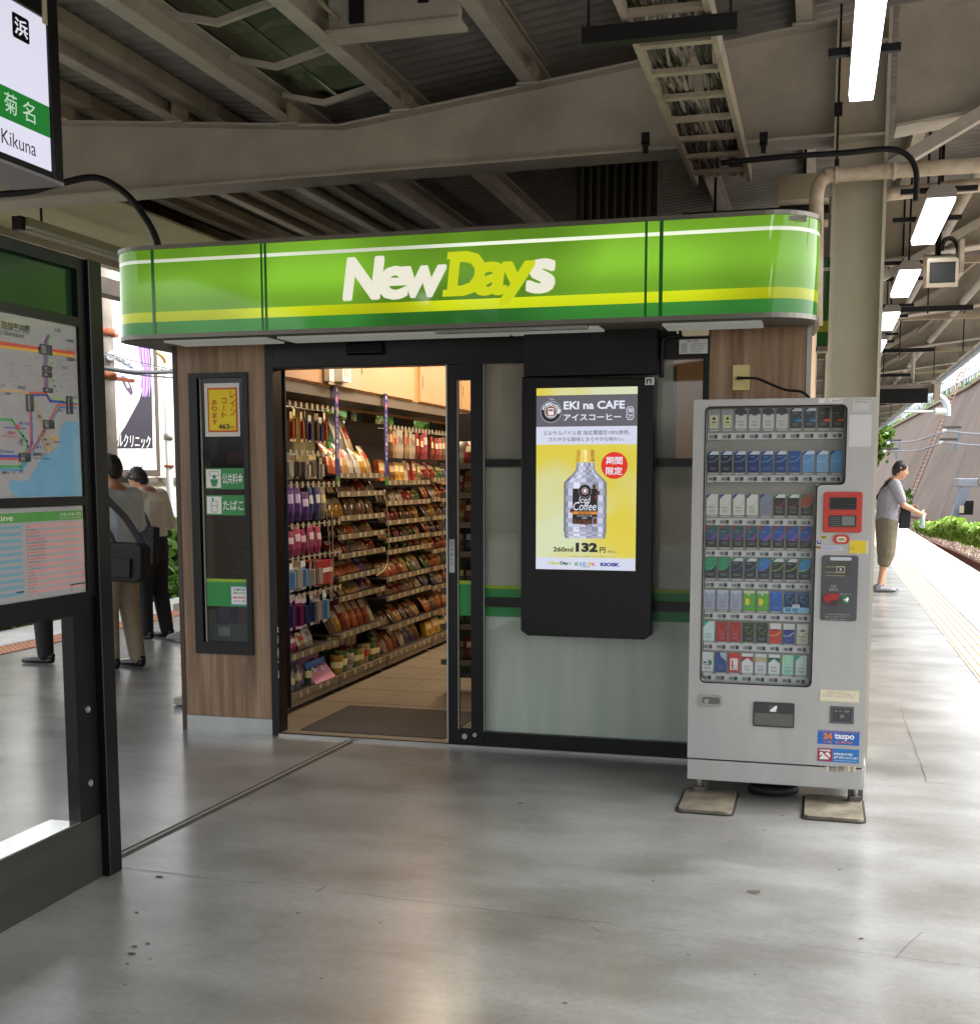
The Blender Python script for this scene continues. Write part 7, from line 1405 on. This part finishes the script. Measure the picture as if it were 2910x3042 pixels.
tag(mb.build('ballast'), 'loose brown ballast stones along the right track', 'ballast', kind='stuff')
def atd(u, v, Y): return at(u/.6447, v/.6447, 'Y', Y)
WSEC = [((2400, 1180, 36), (2560, 560, 40)), ((2050, 1060, 45), (2160, 600, 50)), ((1876, 1012, 62), (1962, 672, 68)), ((1740, 985, 80), (1858, 742, 86)), ((1690, 975, 96), (1770, 788, 104)), ((1640, 966, 125), (1690, 830, 134)), ((1600, 948, 190), (1640, 858, 200))]
WM = mat('#948479', .9, var=.28, scale=.5, bump=.3, bscale=4, stretch=(.4, .4, .12), col2='#786b63', detail=8)
rw = thing('retaining_wall', 'tall sloping brownish concrete retaining wall across the right track', 'wall', tuple(atd(1876, 1012, 62)))
base = [atd(*a) for a, b in WSEC]; topp = [atd(*b) for a, b in WSEC]
mb = MB()
for i in range(len(base)-1):
    for k_ in range(4):
        a, b, c, d = base[i].lerp(base[i+1], k_/4), base[i].lerp(base[i+1], (k_+1)/4), topp[i].lerp(topp[i+1], (k_+1)/4), topp[i].lerp(topp[i+1], k_/4); a.z = min(a.z, -1.15); b.z = min(b.z, -1.15)
        mb.face([a, b, c, d], WM)
mb.build('wall_face', rw)
for i in range(len(base)-1):
    mb = MB()
    for k_ in (0, .5):
        a = base[i].lerp(base[i+1], k_); d = topp[i].lerp(topp[i+1], k_); o_ = Vector((-.03, -.03, 0)); sd_ = (base[i+1]-base[i]).normalized()*.06
        mb.face([a+o_, a+sd_+o_, d+sd_+o_, d+o_], mat('#6a5c52', .9))
    mb.build('joint', rw)
coping = MB(); 
for i in range(len(topp)-1): a, b = topp[i], topp[i+1]; n_ = Vector((.6, .1, 0)); coping.hexa([a-n_*.4, a+n_, b+n_, b-n_*.4, a-n_*.4+Vector((0, 0, .2)), a+n_+Vector((0, 0, .2)), b+n_+Vector((0, 0, .2)), b-n_*.4+Vector((0, 0, .2))], mat('#a39a90', .85))
coping.build('coping', rw)
# grass bank above the wall
mb = MB(); GR = mat('#7c8a4a', .95, var=.45, scale=.6, bump=.5, bscale=3, col2='#4c6a2c')
hb = [topp[i]+Vector((9, 3, 4.5 if i < 3 else 3.4)) for i in range(len(topp))]
for i in range(len(topp)-1): a, b, c, d = topp[i]+Vector((.5, .1, .1)), topp[i+1]+Vector((.5, .1, .1)), hb[i+1], hb[i]; mb.face([a, b, c, d], GR); mb.face([d, c, c+Vector((80, 20, 0)), d+Vector((80, 20, 0))], GR)
struct('grass_bank', mb)
rnd = random.Random(4); mb = MB()
for _ in range(9000):
    i = rnd.randrange(1, len(topp)-2); k_ = rnd.random(); u = rnd.random(); p = topp[i].lerp(topp[i+1], k_).lerp(hb[i].lerp(hb[i+1], k_), u); leaf(mb, p+Vector((0, 0, rnd.uniform(0, .4))), rnd.uniform(.25, .6), rnd, .3)
tag(mb.build('bank_grass'), 'rough grass and weeds on the bank above the retaining wall', 'grass', kind='stuff')
# railings
FB = mat('#a9bcc4', .5); FD = mat('#5c5148', .7)
def fence(offs, h, m, label, step, cross=0, r=.05):
    pts = [topp[i]+offs for i in range(len(topp))]
    t = thing('railing_fence', label, 'fence', tuple(pts[2])); mb = MB(); 
    for i in range(1, len(pts)-1):
        L_ = (pts[i+1]-pts[i]).length; n = max(1, int(L_/step))
        for k_ in range(n):
            a = pts[i].lerp(pts[i+1], k_/n); mb.tube([a, a+Vector((0, 0, h))], r, m, 5)
    mb.build('posts', t); mb = MB()
    for f_ in (.25, .6, 1): mb.tube([p+Vector((0, 0, h*f_)) for p in pts[1:]], r*.7, m, 5)
    mb.build('rails', t)
fence(Vector((.3, 0, .1)), 1.5, FB, 'pale blue metal railing along the top of the retaining wall', 2.0, r=.055)
fence(Vector((4.6, 1.5, 2.2)), 1.4, FB, 'pale handrail fence higher up the grass bank', 2.4, r=.04)
fence(Vector((8.8, 3, 4.2)), 1.9, FD, 'dark lattice fence at the top of the grass bank', .9, r=.06)
# long ladder up the wall
ld = thing('wall_ladder', 'long rusty ladder leaning up the sloping retaining wall', 'ladder', tuple(atd(1742, 985, 79)))
a0 = atd(1739, 985, 78.5); a1 = atd(1868, 668, 85); 
RW_ = mat('#8a6450', .8, var=.3, scale=3); sd_ = Vector((.13, -.06, 0))
for q_ in (-1, 1): mb = MB(); mb.tube([a0+sd_*q_+Vector((-.3, -.4, 0)), a1+sd_*q_+Vector((-.3, -.4, 0))], .035, RW_, 5); mb.build('side_rail', ld)
for i in range(44): p = a0.lerp(a1, (i+.5)/44)+Vector((-.3, -.4, 0)); mb = MB(); mb.tube([p-sd_, p+sd_], .035, mat('#d0b4a0', .7), 5); mb.build('rung', ld)
# cable brackets and wires on the wall
for k_, (va, vb, vc, l) in enumerate(((1292, 1318, 1285, 'upper cable strung along the retaining wall'), (1327, 1345, 1318, 'lower cable strung along the retaining wall'))):
    pts = [at(u, v, 'Y', Y) for u, v, Y in ((2560, va+60, 110), (2650, va+28 if k_ == 0 else vb, 95), (2740, va+20 if k_ == 0 else va+14, 84), (2826, vc, 74), (2910, vc+6, 64), (3060, vc+10, 52))]
    pts = [p+Vector((-.6, -1.5, 0)) for p in pts]; tubething('wall_cable', l, 'cable', smoothpath(pts, 4), .055, mat('#8b8d94', .6), 6, 'cables along the retaining wall')
for k_, (u, v, Y, l) in enumerate(((2830, 1275, 73, 'upper cable bracket beside the ladder on the wall'), (2820, 1310, 73, 'lower cable bracket beside the ladder on the wall'), (2660, 1312, 92, 'upper left cable bracket on the wall'), (2650, 1337, 92, 'lower left cable bracket on the wall'))):
    p = at(u, v, 'Y', Y)+Vector((-.6, -1.2, 0)); mb = MB(); mb.box(p.x-.1, p.x+.95, p.y, p.y+.1, p.z, p.z+.14, mat('#5c5c5a', .6)); mb.box(p.x+.75, p.x+.9, p.y, p.y+.1, p.z-.7, p.z, mat('#8aa0ac', .6)); mb.tube([(p.x, p.y, p.z-.25), (p.x, p.y, p.z-.02)], .12, WHITE, 8); tag(mb.build('cable_bracket'), l, 'bracket', 'cable brackets on the retaining wall')
# blue-grey steel platform corner on the right
st = thing('steel_gantry', 'blue-grey steel walkway end with a leaning leg beside the right track', 'gantry', tuple(at(2860, 1480, 'Y', 48)))
def g2(u, v, Y=48): p = at(2560+u*.3568, 1100+v*.357, 'Y', Y); return p
SG = mat('#9aa4ae', .6, var=.15); mb = MB(); a = g2(802, 900); b = g2(1100, 970); mb.box(a.x, b.x, 48, 50, b.z, a.z, SG); mb.box(a.x+.8, b.x, 47.9, 48, b.z+.1, b.z+.5, mat('#a29a90', .7)); mb.build('deck', st, bevel=.03)
a = g2(825, 975); b = g2(712, 1265); mb = MB(); mb.hexa([(b.x, 48, b.z-.3), (b.x+.25, 48, b.z-.3), (b.x+.25, 48.6, b.z-.3), (b.x, 48.6, b.z-.3), (a.x, 48, a.z), (a.x+.4, 48, a.z), (a.x+.4, 48.6, a.z), (a.x, 48.6, a.z)], mat('#8793a3', .6)); mb.build('leg', st)
a = g2(860, 1085); b = g2(800, 1200); mb = MB(); mb.hexa([(b.x, 47.7, b.z), (b.x+.55, 47.7, b.z), (b.x+.55, 47.8, b.z), (b.x, 47.8, b.z), (a.x, 47.7, a.z), (a.x+.3, 47.7, a.z), (a.x+.3, 47.8, a.z), (a.x, 47.8, a.z)], BLACKM); a2 = g2(800, 1185); b2 = g2(840, 1125); mb.box(a2.x, b2.x, 47.6, 47.69, a2.z, b2.z, mat('#cfc3a0', .6)); mb.build('number_plate', st)
# overhead line arm
ca = thing('catenary_arm', 'curved white overhead line bracket with a ribbed insulator in front of the wall', 'line bracket', tuple(g2(705, 380, 40)))
mb = MB(); mb.tube(smoothpath([g2(560, 215, 40), g2(640, 220, 40), g2(690, 260, 40), g2(708, 310, 40), g2(708, 385, 40)], 5), .12, mat('#b6c0c6', .5), 8); mb.build('hook', ca)
mb = MB(); mb.tube([g2(60, 347, 40), g2(610, 343, 40)], .05, mat('#c9d0d4', .5), 6); mb.tube([g2(690, 340, 40), g2(708, 340, 40)], .05, mat('#c9d0d4', .5), 6); mb.build('arm', ca)
mb = MB(); a = g2(610, 342, 40); b = g2(690, 340, 40)
for i in range(9): p = a.lerp(b, i/8); mb.tube([p, p+Vector((.05, 0, 0))], .13, WHITE, 10)
mb.tube([a, b], .06, WHITE, 8); mb.build('insulator', ca)
# distant building and poles
db = thing('distant_building', 'far pinkish apartment building beyond the end of the wall', 'building', tuple(at(2650, 1290, 'Y', 210)))
a = at(2590, 1330, 'Y', 210); b = at(2680, 1172, 'Y', 210); mb = MB(); mb.box(a.x, b.x, 210, 225, -1, b.z, mat('#b8887a', .8, var=.1)); mb.build('wall', db)
for i in range(4):
    for j in range(2): x = a.x+1.0+i*1.4; z = a.z+3+j*3.2; mb = MB(); mb.box(x, x+.8, 209.9, 209.99, z, z+1.6, mat('#8fa3b8', .3)); mb.build('window', db)
mb = MB(); mb.box(a.x-.2, b.x+.3, 209.8, 225.2, b.z, b.z+.6, WHITE); mb.build('roof', db)
def bushwall(name, label, pts, n, s, seed, cat='shrub'):
    rnd = random.Random(seed); t = MB()
    for _ in range(n):
        c, r = rnd.choice(pts); d = Vector((rnd.gauss(0, 1), rnd.gauss(0, 1), rnd.gauss(0, 1))).normalized()*r*rnd.random()**.4; leaf(t, Vector(c)+d, s*rnd.uniform(.6, 1.3), rnd, .6)
    tag(t.build(name), label, cat, kind=None)
bushwall('shrub', 'green shrub clinging to the far left part of the retaining wall', [(g2(190, 640, 96)+Vector((-1, -2, 0)), 1.7), (g2(225, 560, 96)+Vector((-1, -2, 0)), 1.3), (g2(165, 690, 96)+Vector((-1, -2, 0)), 1.0)], 900, .4, 5)
bushwall('shrub', 'small sprig of leaves on the wall behind the man', [(g2(330, 1060, 60), .6)], 120, .3, 6)
rnd = random.Random(8); mb = MB(); LM_old = list(LM); LM[:] = [leafmat(c) for c in ('#a4c84c', '#8ab83c', '#b8d468', '#6f9c34', '#c2d878')]
for _ in range(5200):
    k_ = rnd.random(); u = 480+k_*650; vt = 1275+18*math.sin(k_*13)+k_*60-60*math.exp(-((u-810)/60)**2); vb = 1330+k_*150; v = rnd.uniform(vt, vb); Y = 40-12*k_; p = g2(u, v, Y); leaf(mb, p+Vector((0, rnd.uniform(-1, 2), 0)), rnd.uniform(.15, .34), rnd, .7)
LM[:] = LM_old
tag(mb.build('vine_patch'), 'bright green vines spilling over the rusty rail at the foot of the wall', 'plants', kind='stuff')
print('products', NPROD[0])
